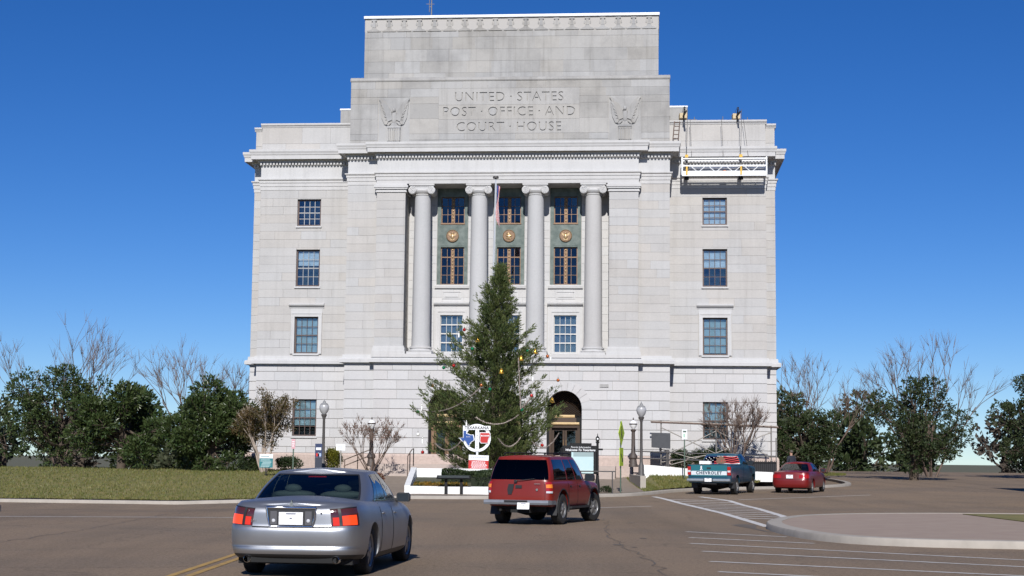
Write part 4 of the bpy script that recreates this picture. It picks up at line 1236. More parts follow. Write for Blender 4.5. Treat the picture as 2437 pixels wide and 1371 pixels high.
def plate(parent, x, y, z, w, h, txt_lines=True, tilt=0.0):
    b = MB(); b.box(-w / 2, w / 2, -.006, .006, -h / 2, h / 2); o = b.build('number_plate', PLATE, parent, loc=(x, y, z)); o.rotation_euler = (tilt, 0, 0)
    c = MB()
    c.box(-w * .2, w * .2, -.008, -.005, h * .33, h * .41); c.box(-w * .05, w * .05, -.008, -.005, -.03 * h, .05 * h)
    c.build('plate_print', PLATE_INK, o)
    return o
def mirror_part(parent, p, s, material, size=(.11, .09, .085)):
    b = MB(); b.prism_xz([(-size[0], -size[2] * .5), (-size[0] * .75, -size[2]), (size[0] * .8, -size[2]), (size[0], -size[2] * .6), (size[0], size[2] * .5), (size[0] * .7, size[2]), (-size[0] * .8, size[2]), (-size[0], size[2] * .6)], -size[1] * .7, size[1] * .7); b.sphere((0, size[1] * .5, 0), (size[0] * .9, size[1] * .8, size[2] * .9), 12, 8); b.tube([(-s * .14, .03, -.05), (0, .0, -.02)], [.035, .03], 6)
    o = b.build('side_mirror', material, parent, smooth=60, loc=p)
    g = MB(); g.box(-size[0] * .85, size[0] * .85, -size[1] * .75, -size[1] * .69, -size[2] * .8, size[2] * .8); g.build('mirror_glass', mat('mirror_face', (.02, .025, .03), .25), o)
    return o

# ---- silver saloon, brake lamps lit
SILVER = mat('silver_metallic', (0.40, 0.41, 0.43), 0.40, metal=0.85, coat=0.0, var=0.12, scale=2.2, detail=7)
def make_sedan():
    root = thing('silver_sedan', 'silver four-door sedan braking in the foreground with glowing red tail lights', 'car', (-2.90, 21.25, 0), math.radians(-6.4))
    L, W = 4.93, 0.925
    plan = [(0, 0), (.35, .004), (.66, .035), (.84, .11), (.94, .26), (.985, .55), (1.0, 1.1), (1.005, 2.4), (1.0, 3.6), (.965, 4.25), (.86, 4.62), (.62, 4.84), (.3, 4.92), (0, 4.93)]
    B = [(0, .26), (.5, .24), (1.2, .20), (3.6, .20), (4.3, .20), (4.93, .24)]
    S = [(0, .955), (.12, .985), (.5, 1.00), (1.0, .99), (2.4, .955), (3.3, .93), (4.2, .83), (4.7, .72), (4.93, .62)]
    wv = [(0, .90), (.06, .95), (.20, .985), (.42, 1.0), (.60, .998), (.80, .975), (.93, .94), (1, .895)]
    rear = [(0, .10), (.06, .035), (.16, .005), (.24, 0.02), (.27, .012), (.50, -.005), (.565, .0), (.585, .035), (.62, .048), (.85, .052), (.94, .075), (1, .135)]
    front = [(0, -.10), (.3, 0), (.6, 0), (1, -.15)]
    crown = [(0, .02), (.5, .055), (1.0, .075), (3.3, .08), (4.3, .07), (4.93, .02)]
    gplan = [(0, 0), (.5, .006), (.80, .030), (.93, .075), (.985, .16), (1, .35), (1, .62), (.97, .80), (.90, .91), (.72, .97), (.4, .995), (0, 1)]
    g = dict(yb0=.78, yt0=1.60, yb1=3.72, yt1=2.78, wb=.835, wt=.645, zb=[(.6, 1.00), (1.1, .985), (3.8, .95)], zt=[(1.2, 1.375), (1.7, 1.385), (2.2, 1.40), (2.9, 1.37), (3.6, 1.33)], rc=.045, bulge=.025)
    sh = Shell(L, W, plan, B, S, wv, rear, front, crown, gplan, g)
    WR, ay, fy = .325, 1.07, 3.98
    me = body_mesh(sh, [(ay, WR + .01, WR + .055, .62, 1.1), (fy, WR + .01, WR + .055, .62, 1.1)])
    me.materials.append(SILVER); body = link('body', me, root)
    b = MB(); b.box(-.78, .78, .30, 4.7, .17, .55); b.box(-.60, .60, .1, 4.8, .2, .6); b.build('underbody', UNDER, root)
    # roof and pillars
    f = sh.house
    aR = find_a(sh.gplan, lambda q: q.x > .86)
    def ay_(yn): return find_a(sh.gplan, lambda q: q.y > yn)
    w1, w2, w3, w4, w5, w6 = ay_(.20), ay_(.275), ay_(.285), ay_(.475), ay_(.50), ay_(.755)
    aF = find_a(sh.gplan, lambda q: q.y > .86)
    b = MB()
    V0, V1 = .06, .90
    patch(b, f, 0, 1, V1, 1.0, 70, 4, mirror='both'); patch(b, f, 0, 1, -.12, V0, 70, 3, mirror='both')
    for a0, a1 in ((aR, w1), (w4, w5), (w6, aF)): patch(b, f, a0, a1, V0, V1, 8, 14, mirror='both')
    patch(b, sh.roof, 0, 1, 0, 1, 70, 10, mirror='both')
    b.build('roof', SILVER, root, smooth=40, weld=.0006)
    def win(nm, a0, a1, v0, v1, m, mir, na=14, nv=10, off=.004):
        q = MB(); patch(q, f, a0, a1, v0, v1, na, nv, off, mir); o = q.build(nm, m, root, smooth=60, weld=.0005); return o
    q = MB(); patch(q, f, -aR if False else 0, aR, V0, V1, 14, 12, .004, 'both'); rw = q.build('rear_window', CAR_GLASS, root, smooth=60, weld=.0006)
    q = MB(); patch(q, f, aF, 1, V0, V1, 14, 12, .004, 'both'); q.build('windscreen', CAR_GLASS, root, smooth=60, weld=.0006)
    q = MB()
    for v0, v1 in ((V0 - .02, V0 + .02), (V1 - .02, V1 + .02)): patch(q, f, 0, aR, v0, v1, 14, 2, .008, 'both')
    patch(q, f, aR - .006, aR + .004, V0, V1, 2, 10, .008, 'both'); q.build('rear_window_seal', BLACK_PLASTIC, root, smooth=60)
    for mir in (False, True):
        win('side_window', w1, w2, V0, V1, SIDE_GLASS, mir, 4); win('side_window', w3, w4, V0, V1, SIDE_GLASS, mir); win('side_window', w5, w6, V0, V1, SIDE_GLASS, mir)
        q = MB(); patch(q, f, w2, w3, V0, V1, 2, 10, .004, mir); q.build('window_divider', BLACK_PLASTIC, root)
        q = MB(); patch(q, f, w1, w6, V0 - .035, V0 + .012, 30, 2, .010, mir); q.build('belt_trim', CHROME, root)
    # brake lamp at the top of the rear window
    q = MB(); patch(q, f, 0, aR * .22, .845, .885, 6, 2, -.01, 'both'); hb = q.build('high_brake_lamp', TAIL_DIM, root)
    # cabin: parcel shelf, seats, head rests, dashboard
    q = MB(); q.box(-.66, .66, .98, 1.55, .96, 1.01); q.build('parcel_shelf', SEAT_DK, root)
    q = MB(); q.box(-.72, .72, 1.5, 3.4, .93, .965); q.build('cabin_floor', SEAT_DK, root)
    def seat(x, y, m, hr=True, w=.26, h=1.16):
        q = MB(); q.prism_yz([(y, .94), (y + .14, .94), (y + .02, h), (y - .06, h)], x - w, x + w)
        q.sphere((x, y - .02, h - .01), (w, .07, .06), 14, 8)
        if hr: q.sphere((x, y - .05, h + .075), (.125, .05, .06), 12, 8); q.tube([(x - .06, y - .03, h), (x - .06, y - .05, h + .1)], .012, 6); q.tube([(x + .06, y - .03, h), (x + .06, y - .05, h + .1)], .012, 6)
        q.build('seat', m, root, smooth=50)
    for x in (-.36, .36): seat(x, 1.58, SEAT, True, .32, 1.08)
    for x in (-.37, .37): seat(x, 2.42, SEAT_DK if x < 0 else SEAT, True, .25, 1.15)
    q = MB(); q.sphere((0, 3.25, .96), (.68, .30, .09), 16, 8); q.build('dashboard', SEAT_DK, root, smooth=60)
    # tail lamps wrap round the corners
    P_ = sh.body
    a_in = find_a(sh.plan, lambda q: q.x > .535); a_mid = find_a(sh.plan, lambda q: q.x > .66); a_out = find_a(sh.plan, lambda q: q.y > .25)
    for mir in (False, True):
        q = MB(); patch(q, P_, a_in, a_out, .60, .925, 22, 8, .006, mir); tl = q.build('tail_light', SMOKED, root, smooth=60)
        q = MB(); patch(q, P_, a_mid + .004, a_out - .008, .612, .79, 12, 4, .012, mir); q.build('lit_lens', TAIL_ON, tl, smooth=60)
        q = MB(); patch(q, P_, a_mid + .018, a_out - .030, .645, .735, 12, 4, .015, mir); q.build('bulb_glow', TAIL_HOT, tl, smooth=60)
        q = MB(); patch(q, P_, a_in + .004, a_mid - .003, .612, .77, 8, 4, .012, mir); q.build('lit_lens', TAIL_DIM, tl, smooth=60)
        q = MB(); patch(q, P_, a_in + .012, a_mid - .008, .86, .89, 8, 4, .012, mir); q.build('reverse_lens', CLEAR_LENS, tl, smooth=60)
        q = MB(); patch(q, P_, a_mid - .003, a_mid + .003, .60, .925, 2, 8, .014, mir); patch(q, P_, a_in, a_out, .915, .93, 20, 2, .012, mir); q.build('lens_rib', BLACK_PLASTIC, tl, smooth=60)
    # clean outer panels of the trunk face and bumper
    q = MB(); patch(q, P_, 0, a_in - .001, .597, .975, 18, 14, .003, 'both'); q.build('trunk_lid', SILVER, root, smooth=80, weld=.0006)
    q = MB(); patch(q, P_, 0, find_a(sh.plan, lambda q: q.y > .60), .08, .570, 40, 16, .003, 'both'); q.build('bumper', SILVER, root, smooth=80, weld=.0006)
    # trunk seam, bumper seam and crease
    a_t = a_in - .004
    q = MB(); patch(q, P_, 0, a_in, .575, .592, 20, 2, .004, 'both'); q.build('trunk_seam', GAP, root)
    q = MB(); patch(q, P_, 0, find_a(sh.plan, lambda q: q.y > .62), .205, .225, 36, 2, .012, 'both'); q.build('bumper_crease', SILVER, root, smooth=60)
    q = MB(); patch(q, P_, 0, find_a(sh.plan, lambda q: q.y > .60), 0.0, .075, 36, 3, .004, 'both'); q.build('bumper_lip', BLACK_PLASTIC, root, smooth=60)
    # plate recess with chrome surround, winged ornament, keyhole, badge
    z0 = .66
    def rface(x, z):
        a = find_a(sh.plan, lambda q: q.x >= abs(x), 1500); v = (z - .26) / (.955 - .26); p = P_(a, v); return p.y
    q = MB()
    fr = [(-.335, .925), (.335, .925), (.315, .80), (.29, .675), (-.29, .675), (-.315, .80)]
    yb = .035
    q.prism_xz(fr, yb - .02, yb + .05); pr = q.build('plate_recess', BLACK_PLASTIC, root)
    q = MB(); loop = fr + [fr[0]]
    q.tube([(x, yb - .022, z) for x, z in loop], .016, 8); q.build('chrome_surround', CHROME, pr, smooth=60)
    plate(root, 0, yb - .03, .785, .325, .165)
    for s in (-1, 1):
        q = MB(); q.box(s * .235 - .045, s * .235 + .045, yb - .027, yb - .018, .70, .88); q.build('reverse_lamp', mat('reverse_lamp', (.10, .10, .11), .15, coat=.8), root)
        q = MB(); q.sphere((s * .235, yb - .03, .755), (.025, .012, .025), 10, 6); q.build('reverse_bulb', CLEAR_LENS, root)
    q = MB(); q.prism_xz([(0, 1.03), (.018, .985), (.016, .945), (0, .90), (-.016, .945), (-.018, .985)], .02, .05)
    q.prism_xz([(-.035, .95), (.035, .95), (.025, .925), (-.025, .925)], .015, .05); q.build('star_ornament', CHROME, root)
    q = MB(); q.lathe([(.011, -.004), (.011, .004)], (.40, .045, .855), 12, 'y'); q.build('trunk_lock', BLACK_PLASTIC, root)
    BADGE = mat('badge_grey', (.12, .12, .13), .4)
    o = lettering('LINCOLN', .05, BADGE, root, (-.445, .062, .745), .002); o['label'] = 'maker badge letters on the trunk'
    o = lettering('LS', .04, BADGE, root, (.43, .058, .705), .002)
    # doors and handles
    for mir in (False, True):
        s = -1 if mir else 1
        def pa(y): return find_a(sh.plan, lambda q: q.y > y)
        for y0, y1 in ((1.58, 2.40), (2.44, 3.46)):
            q = MB(); patch(q, P_, pa(y0) - .0018, pa(y1) + .0018, .10, .975, 14, 10, .002, mir); gp = q.build('door_gap', GAP, root, smooth=60)
            q = MB(); patch(q, P_, pa(y0), pa(y1), .105, .98, 16, 12, .005, mir); dr = q.build('door', SILVER, root, smooth=60)
            h = MB(); ph = P_(pa(y0 + .16), .80); h.sphere((s * (ph.x + .012), ph.y, ph.z), (.022, .09, .02), 10, 6); h.build('handle', SILVER, dr, smooth=60)
        q = MB(); patch(q, P_, pa(1.5), pa(3.55), .0, .10, 24, 2, .004, mir); q.build('sill_trim', BLACK_PLASTIC, root, smooth=60)
        q = MB(); patch(q, P_, pa(4.40), pa(4.66), .60, .85, 8, 4, .006, mir); q.build('headlight', CLEAR_LENS, root, smooth=60)
        mirror_part(root, (s * .93, 3.22, 1.005), s, BLACK_PLASTIC, (.10, .08, .068))
    # exhausts
    for s in (-1, 1):
        q = MB(); q.lathe([(.045, -.05), (.05, -.045), (.05, .2), (.04, .2), (.04, -.04)], (s * .60, .12, .245), 16, 'y', cap=False); q.build('exhaust_tip', CHROME, root, smooth=50)
    for y in (ay, fy):
        for s in (-1, 1): wheel(root, s * .765, y, WR, .225, s, ALLOY, 7, .69, steer=0 if y == ay else -.05)
    return root
make_sedan()

# ---- red estate-style off-roader turning right
RED = paint('red_paint', (0.185, 0.013, 0.006), 0.0, 0.38)
def make_suv():
    root = thing('red_suv', 'red boxy four-wheel-drive car with roof rack turning right in front of the planter', 'car', (.19, 38.95, 0), math.radians(-20))
    L, W = 4.36, .845
    plan = [(0, .02), (.5, .025), (.82, .05), (.94, .10), (.985, .20), (1, .5), (1.005, 2.2), (1, 3.4), (.975, 3.95), (.90, 4.16), (.62, 4.28), (0, 4.32)]
    B = [(0, .46), (1, .42), (3.4, .42), (4.32, .46)]
    S = [(0, 1.06), (.5, 1.07), (2.4, 1.05), (3.1, 1.05), (3.5, 1.02), (4.1, .97), (4.32, .90)]
    wv = [(0, .93), (.08, .965), (.3, 1.0), (.6, 1.0), (.85, .985), (.95, .965), (1, .94)]
    rear = [(0, .02), (.3, 0), (1, .02)]; front = [(0, -.04), (.4, 0), (1, -.05)]
    crown = [(0, .0), (2.9, .0), (3.3, .05), (4.1, .05), (4.32, .01)]
    gplan = [(0, 0), (.6, .006), (.88, .018), (.97, .04), (1, .09), (1, .5), (1, .78), (.97, .90), (.88, .965), (.5, .99), (0, 1)]
    g = dict(yb0=.035, yt0=.27, yb1=3.22, yt1=2.62, wb=.80, wt=.645, zb=[(0, 1.06), (3.3, 1.05)], zt=[(0, 1.63), (.5, 1.65), (2.0, 1.66), (2.9, 1.62)], rc=.045, bulge=.02)
    sh = Shell(L, W, plan, B, S, wv, rear, front, crown, gplan, g)
    WR, ay, fy = .375, .98, 3.60
    me = body_mesh(sh, [(ay, .40, .455, .55, 1.1), (fy, .40, .455, .55, 1.1)])
    me.materials.append(RED); link('body', me, root)
    f = sh.house; P_ = sh.body
    def gy(yn): return find_a(sh.gplan, lambda q: q.y > yn)
    def pa(y): return find_a(sh.plan, lambda q: q.y > y)
    aR = find_a(sh.gplan, lambda q: q.x > .93); aF = gy(.90)
    V0, V1 = .06, .88
    W_ = [(gy(.10), gy(.415)), (gy(.445), gy(.64)), (gy(.665), gy(.84))]
    b = MB(); patch(b, f, 0, 1, V1, 1, 60, 4, mirror='both'); patch(b, f, 0, 1, -.08, V0, 60, 3, mirror='both')
    for a0, a1 in ((aR, W_[0][0]), (W_[0][1], W_[1][0]), (W_[1][1], W_[2][0]), (W_[2][1], aF)): patch(b, f, a0, a1, V0, V1, 6, 12, mirror='both')
    patch(b, sh.roof, 0, 1, 0, 1, 60, 8, mirror='both'); b.build('roof', RED, root, smooth=40, weld=.0006)
    q = MB(); patch(q, f, 0, aR, V0, V1, 12, 10, .004, 'both'); q.build('rear_window', CAR_GLASS_TINT, root, smooth=60, weld=.0006)
    q = MB(); patch(q, f, aF, 1, V0, V1, 12, 10, .004, 'both'); q.build('windscreen', CAR_GLASS, root, smooth=60, weld=.0006)
    for mir in (False, True):
        for a0, a1 in W_:
            q = MB(); patch(q, f, a0, a1, V0, V1, 12, 10, .004, mir); q.build('side_window', SIDE_GLASS, root, smooth=60)
    q = MB(); q.box(-.74, .74, .25, 3.1, 1.0, 1.03); q.build('cabin_floor', SEAT_DK, root)
    for x, y in ((-.36, 1.25), (.36, 1.25), (-.36, 2.1), (.36, 2.1)):
        q = MB(); q.prism_yz([(y, 1.02), (y + .14, 1.02), (y + .02, 1.36), (y - .08, 1.36)], x - .27, x + .27); q.sphere((x, y - .03, 1.45), (.14, .06, .09), 12, 8); q.build('seat', SEAT_DK, root, smooth=50)
    # tail: lamps, tailgate, handle, plate on the bumper, wiper
    a1 = find_a(sh.plan, lambda q: q.x > .70); a2 = pa(.17)
    for mir in (False, True):
        q = MB(); patch(q, P_, a1, a2, .52, .97, 8, 8, .010, mir); tl = q.build('tail_light', TAIL_RED, root, smooth=60)
        q = MB(); patch(q, P_, a1 + .002, a2, .735, .875, 8, 4, .016, mir); q.build('amber_lens', AMBER, tl, smooth=60)
        q = MB(); patch(q, P_, a1 + .002, a2, .53, .61, 8, 3, .016, mir); q.build('reverse_lens', CLEAR_LENS, tl, smooth=60)
    q = MB(); patch(q, P_, 0, find_a(sh.plan, lambda q: q.x > .688), .135, .985, 14, 12, .004, 'both'); q.build('tailgate_gap', GAP, root, smooth=60)
    q = MB(); patch(q, P_, 0, find_a(sh.plan, lambda q: q.x > .680), .15, .985, 14, 12, .012, 'both'); tg = q.build('tailgate', RED, root, smooth=60)
    q = MB(); patch(q, P_, 0, find_a(sh.plan, lambda q: q.x > .680), .40, .425, 14, 2, .016, 'both'); q.build('crease', RED, tg)
    q = MB(); q.prism_xz([(-.235, .99), (-.10, .99), (-.12, .86), (-.16, .74), (-.25, .74), (-.27, .86)], -.012, .012); q.build('latch_recess', BLACK_PLASTIC, tg)
    q = MB(); q.box(-.06, .10, -.010, .012, .895, .965); q.build('handle', BLACK_PLASTIC, tg)
    q = MB(); q.tube([(-.05, -.02, 1.07), (.42, .03, 1.12)], .010, 6); q.box(-.09, -.02, -.03, .02, 1.03, 1.09); q.build('wiper', BLACK_PLASTIC, tg)
    o = lettering('NISSAN', .045, CHROME, tg, (.50, -.006, 1.00), .002)
    q = MB(); q.lathe([(.03, -.004), (.03, .004)], (.49, .0, .86), 14, 'y'); q.build('badge', CHROME, tg)
    q = MB(); q.prism_yz([(-.14, .50), (-.15, .545), (-.13, .605), (.05, .61), (.05, .50)], -.83, .83)
    for s in (-1, 1): q.prism_xy([(s * .83, -.14), (s * .88, -.02), (s * .88, .32), (s * .80, .32), (s * .80, -.1)][::s], .505, .60)
    bp = q.build('bumper', CHROME if False else mat('scuffed_chrome', (.26, .275, .30), .42, metal=.6, var=.3, scale=5), root)
    q = MB(); q.box(-.30, .30, -.155, -.13, .55, .60); q.build('bumper_step', BLACK_PLASTIC, bp)
    plate(root, .20, -.16, .47, .31, .16, tilt=-.12)
    q = MB(); q.box(-.62, .62, .25, 4.2, .32, .56); q.lathe([(.07, -.5), (.16, -.12), (.16, .12), (.07, .5)], (0, ay, .37), 12, 'x'); q.box(-.2, .3, .05, .5, .30, .46); q.lathe([(.03, 0), (.03, .5)], (-.45, .0, .36), 10, 'y'); q.build('underbody', UNDER, root)
    for y in (ay, fy):
        for s in (-1, 1):
            wheel(root, s * .735, y, WR, .245, s, STEEL_RIM if False else ALLOY, 6, .56, steer=0 if y == ay else -.22)
            q = MB(); yy = y - .47; q.prism_yz([(yy + .03, .60), (yy, .60), (yy - .10, .24), (yy - .07, .24)], s * .735 - .13, s * .735 + .13); q.build('mud_flap', BLACK_PLASTIC, root)
            q = MB()
            pts = [(s * (.838), y + .47 * math.cos(t), .40 + .47 * math.sin(t)) for t in [PI * k / 14 for k in range(-1, 16)]]
            q.tube(pts, .022, 6); q.build('wheel_arch_flare', BLACK_PLASTIC, root, smooth=60)
    for mir in (False, True):
        s = -1 if mir else 1
        for y0, y1 in ((1.42, 2.12), (2.16, 3.12)):
            q = MB(); patch(q, P_, pa(y0) - .0022, pa(y1) + .0022, .06, .98, 10, 10, .003, mir); q.build('door_gap', GAP, root, smooth=60)
            q = MB(); patch(q, P_, pa(y0), pa(y1), .07, .98, 12, 10, .007, mir); dr = q.build('door', RED, root, smooth=60)
            q = MB(); ph = P_(pa(y0 + .14), .80); q.sphere((s * (ph.x + .015), ph.y, ph.z), (.02, .08, .025), 8, 6); q.build('handle', BLACK_PLASTIC, dr)
        q = MB(); q.box(s * .86 - .05, s * .86 + .05, 1.5, 3.05, .38, .43); q.build('side_step', BLACK_PLASTIC, root)
        mirror_part(root, (s * .97, 2.78, 1.14), s, BLACK_PLASTIC, (.12, .08, .09))
        q = MB(); q.tube([(s * .52, .45, 1.73), (s * .52, .6, 1.745), (s * .52, 2.3, 1.75), (s * .52, 2.5, 1.725)], .016, 6)
        for y in (.5, 1.2, 1.9, 2.4): q.tube([(s * .52, y, 1.69), (s * .52, y, 1.745)], .018, 6)
        q.build('roof_rail', BLACK_METAL, root)
    for y in (.75, 1.35, 1.95):
        q = MB(); q.tube([(-.52, y, 1.752), (.52, y, 1.752)], .013, 6); q.build('cross_bar', BLACK_METAL, root)
    return root
make_suv()

# ---- teal pickup parked nose-in
TEAL = paint('teal_paint', (0.014, 0.070, 0.115), 0.1, 0.3)
TEAL_LIGHT = paint('bright_teal_paint', (0.020, 0.150, 0.185), 0.1, 0.3)
FLAG_RED = mat('flag_red', (0.45, 0.03, 0.035), 0.6); FLAG_WHITE = mat('flag_white', (0.72, 0.72, 0.72), 0.6); FLAG_BLUE = mat('flag_blue', (0.03, 0.06, 0.22), 0.6); EAGLE_BROWN = mat('eagle_brown', (0.16, 0.085, 0.05), 0.7)
def make_pickup():
    px, py = 8.62, 69.25
    root = thing('teal_pickup', 'teal pickup truck with flag picture across its rear window parked by the lawn', 'pickup truck', (px, py, .128), math.radians(-22))
    root.rotation_euler = (math.radians(.7), 0, math.radians(-22))
    L, W = 4.95, .97
    plan = [(0, 0), (.6, .004), (.93, .02), (.985, .06), (1, .2), (1.0, 2.4), (1.0, 4.2), (.97, 4.65), (.85, 4.88), (0, 4.95)]
    B = [(0, .52), (1, .48), (4.95, .50)]
    S = [(0, 1.27), (2.1, 1.27), (2.2, 1.25), (3.6, 1.22), (4.8, 1.12), (4.95, 1.05)]
    wv = [(0, .95), (.1, .98), (.4, 1.0), (.75, .995), (.92, .985), (1, .965)]
    sh = Shell(L, W, plan, B, S, wv, [(0, 0), (1, .015)], [(0, -.03), (1, -.06)], [(0, 0), (3.4, 0), (3.8, .06), (4.95, .02)],
               [(0, 0), (.7, .006), (.93, .03), (.985, .08), (1, .2), (1, .7), (.97, .85), (.88, .95), (.5, .99), (0, 1)],
               dict(yb0=2.06, yt0=2.18, yb1=3.72, yt1=3.12, wb=.92, wt=.72, zb=[(2, 1.26), (3.8, 1.22)], zt=[(2, 1.72), (2.6, 1.755), (3.2, 1.72)], rc=.04, bulge=.025))
    WR, ay, fy = .375, 1.15, 4.10
    me = body_mesh(sh, [(ay, .41, .46, .66, 1.2), (fy, .41, .46, .66, 1.2)], na=90, nv=16, nt=5)
    me.materials.append(TEAL); link('body', me, root)
    f, P_ = sh.house, sh.body
    def gy(v): return find_a(sh.gplan, lambda q: q.y > v)
    def pa(y): return find_a(sh.plan, lambda q: q.y > y)
    aR = find_a(sh.gplan, lambda q: q.x > .90); aF = gy(.88); V0, V1 = .10, .86
    b = MB(); patch(b, f, 0, 1, V1, 1, 50, 3, mirror='both'); patch(b, f, 0, 1, -.08, V0, 50, 2, mirror='both')
    for a0, a1 in ((aR, gy(.16)), (gy(.74), aF)): patch(b, f, a0, a1, V0, V1, 6, 10, mirror='both')
    patch(b, sh.roof, 0, 1, 0, 1, 50, 6, mirror='both'); b.build('cab', TEAL, root, smooth=40, weld=.0006)
    q = MB(); patch(q, f, 0, aR, V0, V1, 12, 10, .003, 'both'); rw = q.build('rear_window', CAR_GLASS_TINT, root, smooth=60, weld=.0006)
    q = MB(); patch(q, f, aF, 1, V0, V1, 12, 10, .003, 'both'); q.build('windscreen', CAR_GLASS_TINT, root, smooth=60)
    for mir in (False, True):
        q = MB(); patch(q, f, gy(.16), gy(.74), V0, V1, 12, 8, .004, mir); q.build('side_window', SIDE_GLASS, root, smooth=60)
    # flag picture on the rear window: waving stripes, star field, eagle
    def rp(x, v, off=.008):       # x in metres across, v up the glass
        a = find_a(sh.gplan, lambda q: q.x * .86 >= abs(x), 700); p = f(a, v); return (math.copysign(p.x, x) if x else 0.0, p.y - off, p.z)
    def strip(name, x0, x1, v0, v1, amp, ph, m, off=.008, n=14):
        q = MB(); top, bot = [], []
        for k in range(n + 1):
            x = x0 + (x1 - x0) * k / n; w_ = amp * math.sin(ph + x * 9)
            bot.append(rp(x, min(V1, max(V0, v0 + w_)), off)); top.append(rp(x, min(V1, max(V0, v1 + w_)), off))
        q.add(bot + top, [(i, i + 1, n + 2 + i, n + 1 + i) for i in range(n)]); return q.build(name, m, rw)
    fl = strip('flag_field', -.80, -.22, V0 + .02, V1 - .02, 0, 0, FLAG_BLUE, .006)
    strip('flag_ground', -.22, .80, V0 + .02, V1 - .02, 0, 0, FLAG_WHITE, .006)
    for k, v in enumerate((.16, .34, .52, .70)): strip('flag_stripe', .10, .80, v + .02, v + .10, .045, .4, FLAG_RED)
    for k, v in enumerate((.14, .30)): strip('flag_stripe', -.30, .05, v, v + .08, .03, 1.2, FLAG_RED)
    for (x, v) in ((-.70, .30), (-.60, .44), (-.70, .58), (-.50, .30), (-.48, .55), (-.58, .68), (-.38, .42), (-.36, .68), (-.64, .20), (-.44, .20)):
        q = MB(); c = rp(x, v, .010); q.add([(c[0] + (.030 if k % 2 == 0 else .013) * math.sin(PI * k / 5), c[1], c[2] + (.030 if k % 2 == 0 else .013) * math.cos(PI * k / 5)) for k in range(10)], [tuple(range(10))]); q.build('flag_star', FLAG_WHITE, rw)
    q = MB()
    pts = [(-.12, .12), (.14, .14), (.22, .34), (.16, .60), (.06, .80), (-.06, .84), (-.14, .66), (-.30, .74), (-.20, .50), (-.24, .30)]
    q.add([rp(x, v, .012) for x, v in pts], [tuple(range(len(pts)))]); q.build('eagle_picture', EAGLE_BROWN, rw)
    # cargo bed: open box with dark floor
    q = MB(); q.box(-.82, .82, .06, 2.0, 1.262, 1.272); q.build('bed_floor', UNDER, root)
    for s in (-1, 1):
        q = MB(); q.box(s * .90 - .055, s * .90 + .055, .02, 2.03, 1.272, 1.30); q.build('bed_rail', TEAL, root)
    q = MB(); q.prism_xz([(-.90, 1.30), (-.90, 1.44), (-.40, 1.44), (-.38, 1.30)], 1.70, 1.95); q.build('tool_box', WHITE_METAL, root)
    # tailgate with its white lettered band
    q = MB(); q.box(-.80, .80, -.030, .02, .80, 1.285); tg = q.build('tailgate', TEAL_LIGHT, root)
    BAND = mat('white_tailgate_band', (.62, .66, .68), .4)
    q = MB(); q.box(-.79, .79, -.037, -.028, .86, 1.03); q.build('band', BAND, tg)
    lettering('CHEVROLET', .178, mat('band_letters', (.012, .035, .06), .5), tg, (0.0, -.041, .945), .003, spacing=1.22, offset=.006)
    q = MB(); q.box(-.09, .09, -.045, -.028, 1.12, 1.19); q.build('handle', BLACK_PLASTIC, tg)
    # looped ribbon sticker
    q = MB(); pts = [(-.05, 1.07), (.01, 1.17), (.025, 1.21), (0, 1.245), (-.025, 1.21), (-.01, 1.17), (.05, 1.07)]
    for a, c in zip(pts[:-1], pts[1:]):
        t = Vector((c[0] - a[0], c[1] - a[1])).normalized() * .016
        q.add([(a[0] - .34 - t.y, -.036, a[1] + t.x), (c[0] - .34 - t.y, -.036, c[1] + t.x), (c[0] - .34 + t.y, -.036, c[1] - t.x), (a[0] - .34 + t.y, -.036, a[1] - t.x)], [(0, 1, 2, 3)])
    q.build('ribbon_sticker', WHITE_METAL, tg)
    for s in (-1, 1):
        q = MB(); q.box(s * .885 - .075, s * .885 + .075, -.022, .06, .86, 1.22); tl = q.build('tail_light', TAIL_RED, root)
        q = MB(); q.box(s * .885 - .065, s * .885 + .065, -.028, -.02, .98, 1.06); q.build('reverse_lens', CLEAR_LENS, tl)
    q = MB(); q.prism_yz([(-.16, .58), (-.18, .62), (-.16, .70), (0, .70), (0, .58)], -.95, .95); bp = q.build('bumper', mat('dull_chrome_bumper', (.30, .33, .35), .4, metal=.6, var=.4, scale=5), root)
    q = MB(); q.box(-.2, .2, -.185, -.16, .60, .70); q.build('plate_recess', BLACK_PLASTIC, bp)
    plate(root, .0, -.19, .65, .31, .15)
    q = MB(); q.box(-.6, .6, .2, 4.7, .40, .62); q.lathe([(.07, -.6), (.17, -.13), (.17, .13), (.07, .6)], (0, ay, .375), 12, 'x'); q.lathe([(.35, -.12), (.36, 0), (.35, .12)], (0, .62, .60), 20, 'z'); q.build('underbody', UNDER, root)
    q = MB(); q.tube([(-.3, -.1, .50), (.35, -.1, .47)], .04, 6); q.build('tow_bar', BLACK_METAL, root)
    for y in (ay, fy):
        for s in (-1, 1):
            wheel(root, s * .83, y, WR, .26, s, ALLOY, 5, .58)
            q = MB(); yy = y - .5
            if y == ay: q.box(s * .83 - .13, s * .83 + .13, yy - .02, yy + .01, .28, .62); q.build('mud_flap', BLACK_PLASTIC, root)
    for mir in (False, True):
        s = -1 if mir else 1
        q = MB(); patch(q, P_, pa(2.28) - .002, pa(3.45) + .002, .06, .98, 12, 10, .003, mir); q.build('door_gap', GAP, root)
        q = MB(); patch(q, P_, pa(2.28), pa(3.45), .07, .98, 12, 10, .007, mir); q.build('door', TEAL, root, smooth=60)
        mirror_part(root, (s * 1.08, 3.15, 1.36), s, BLACK_PLASTIC, (.12, .08, .10))
    return root
make_pickup()

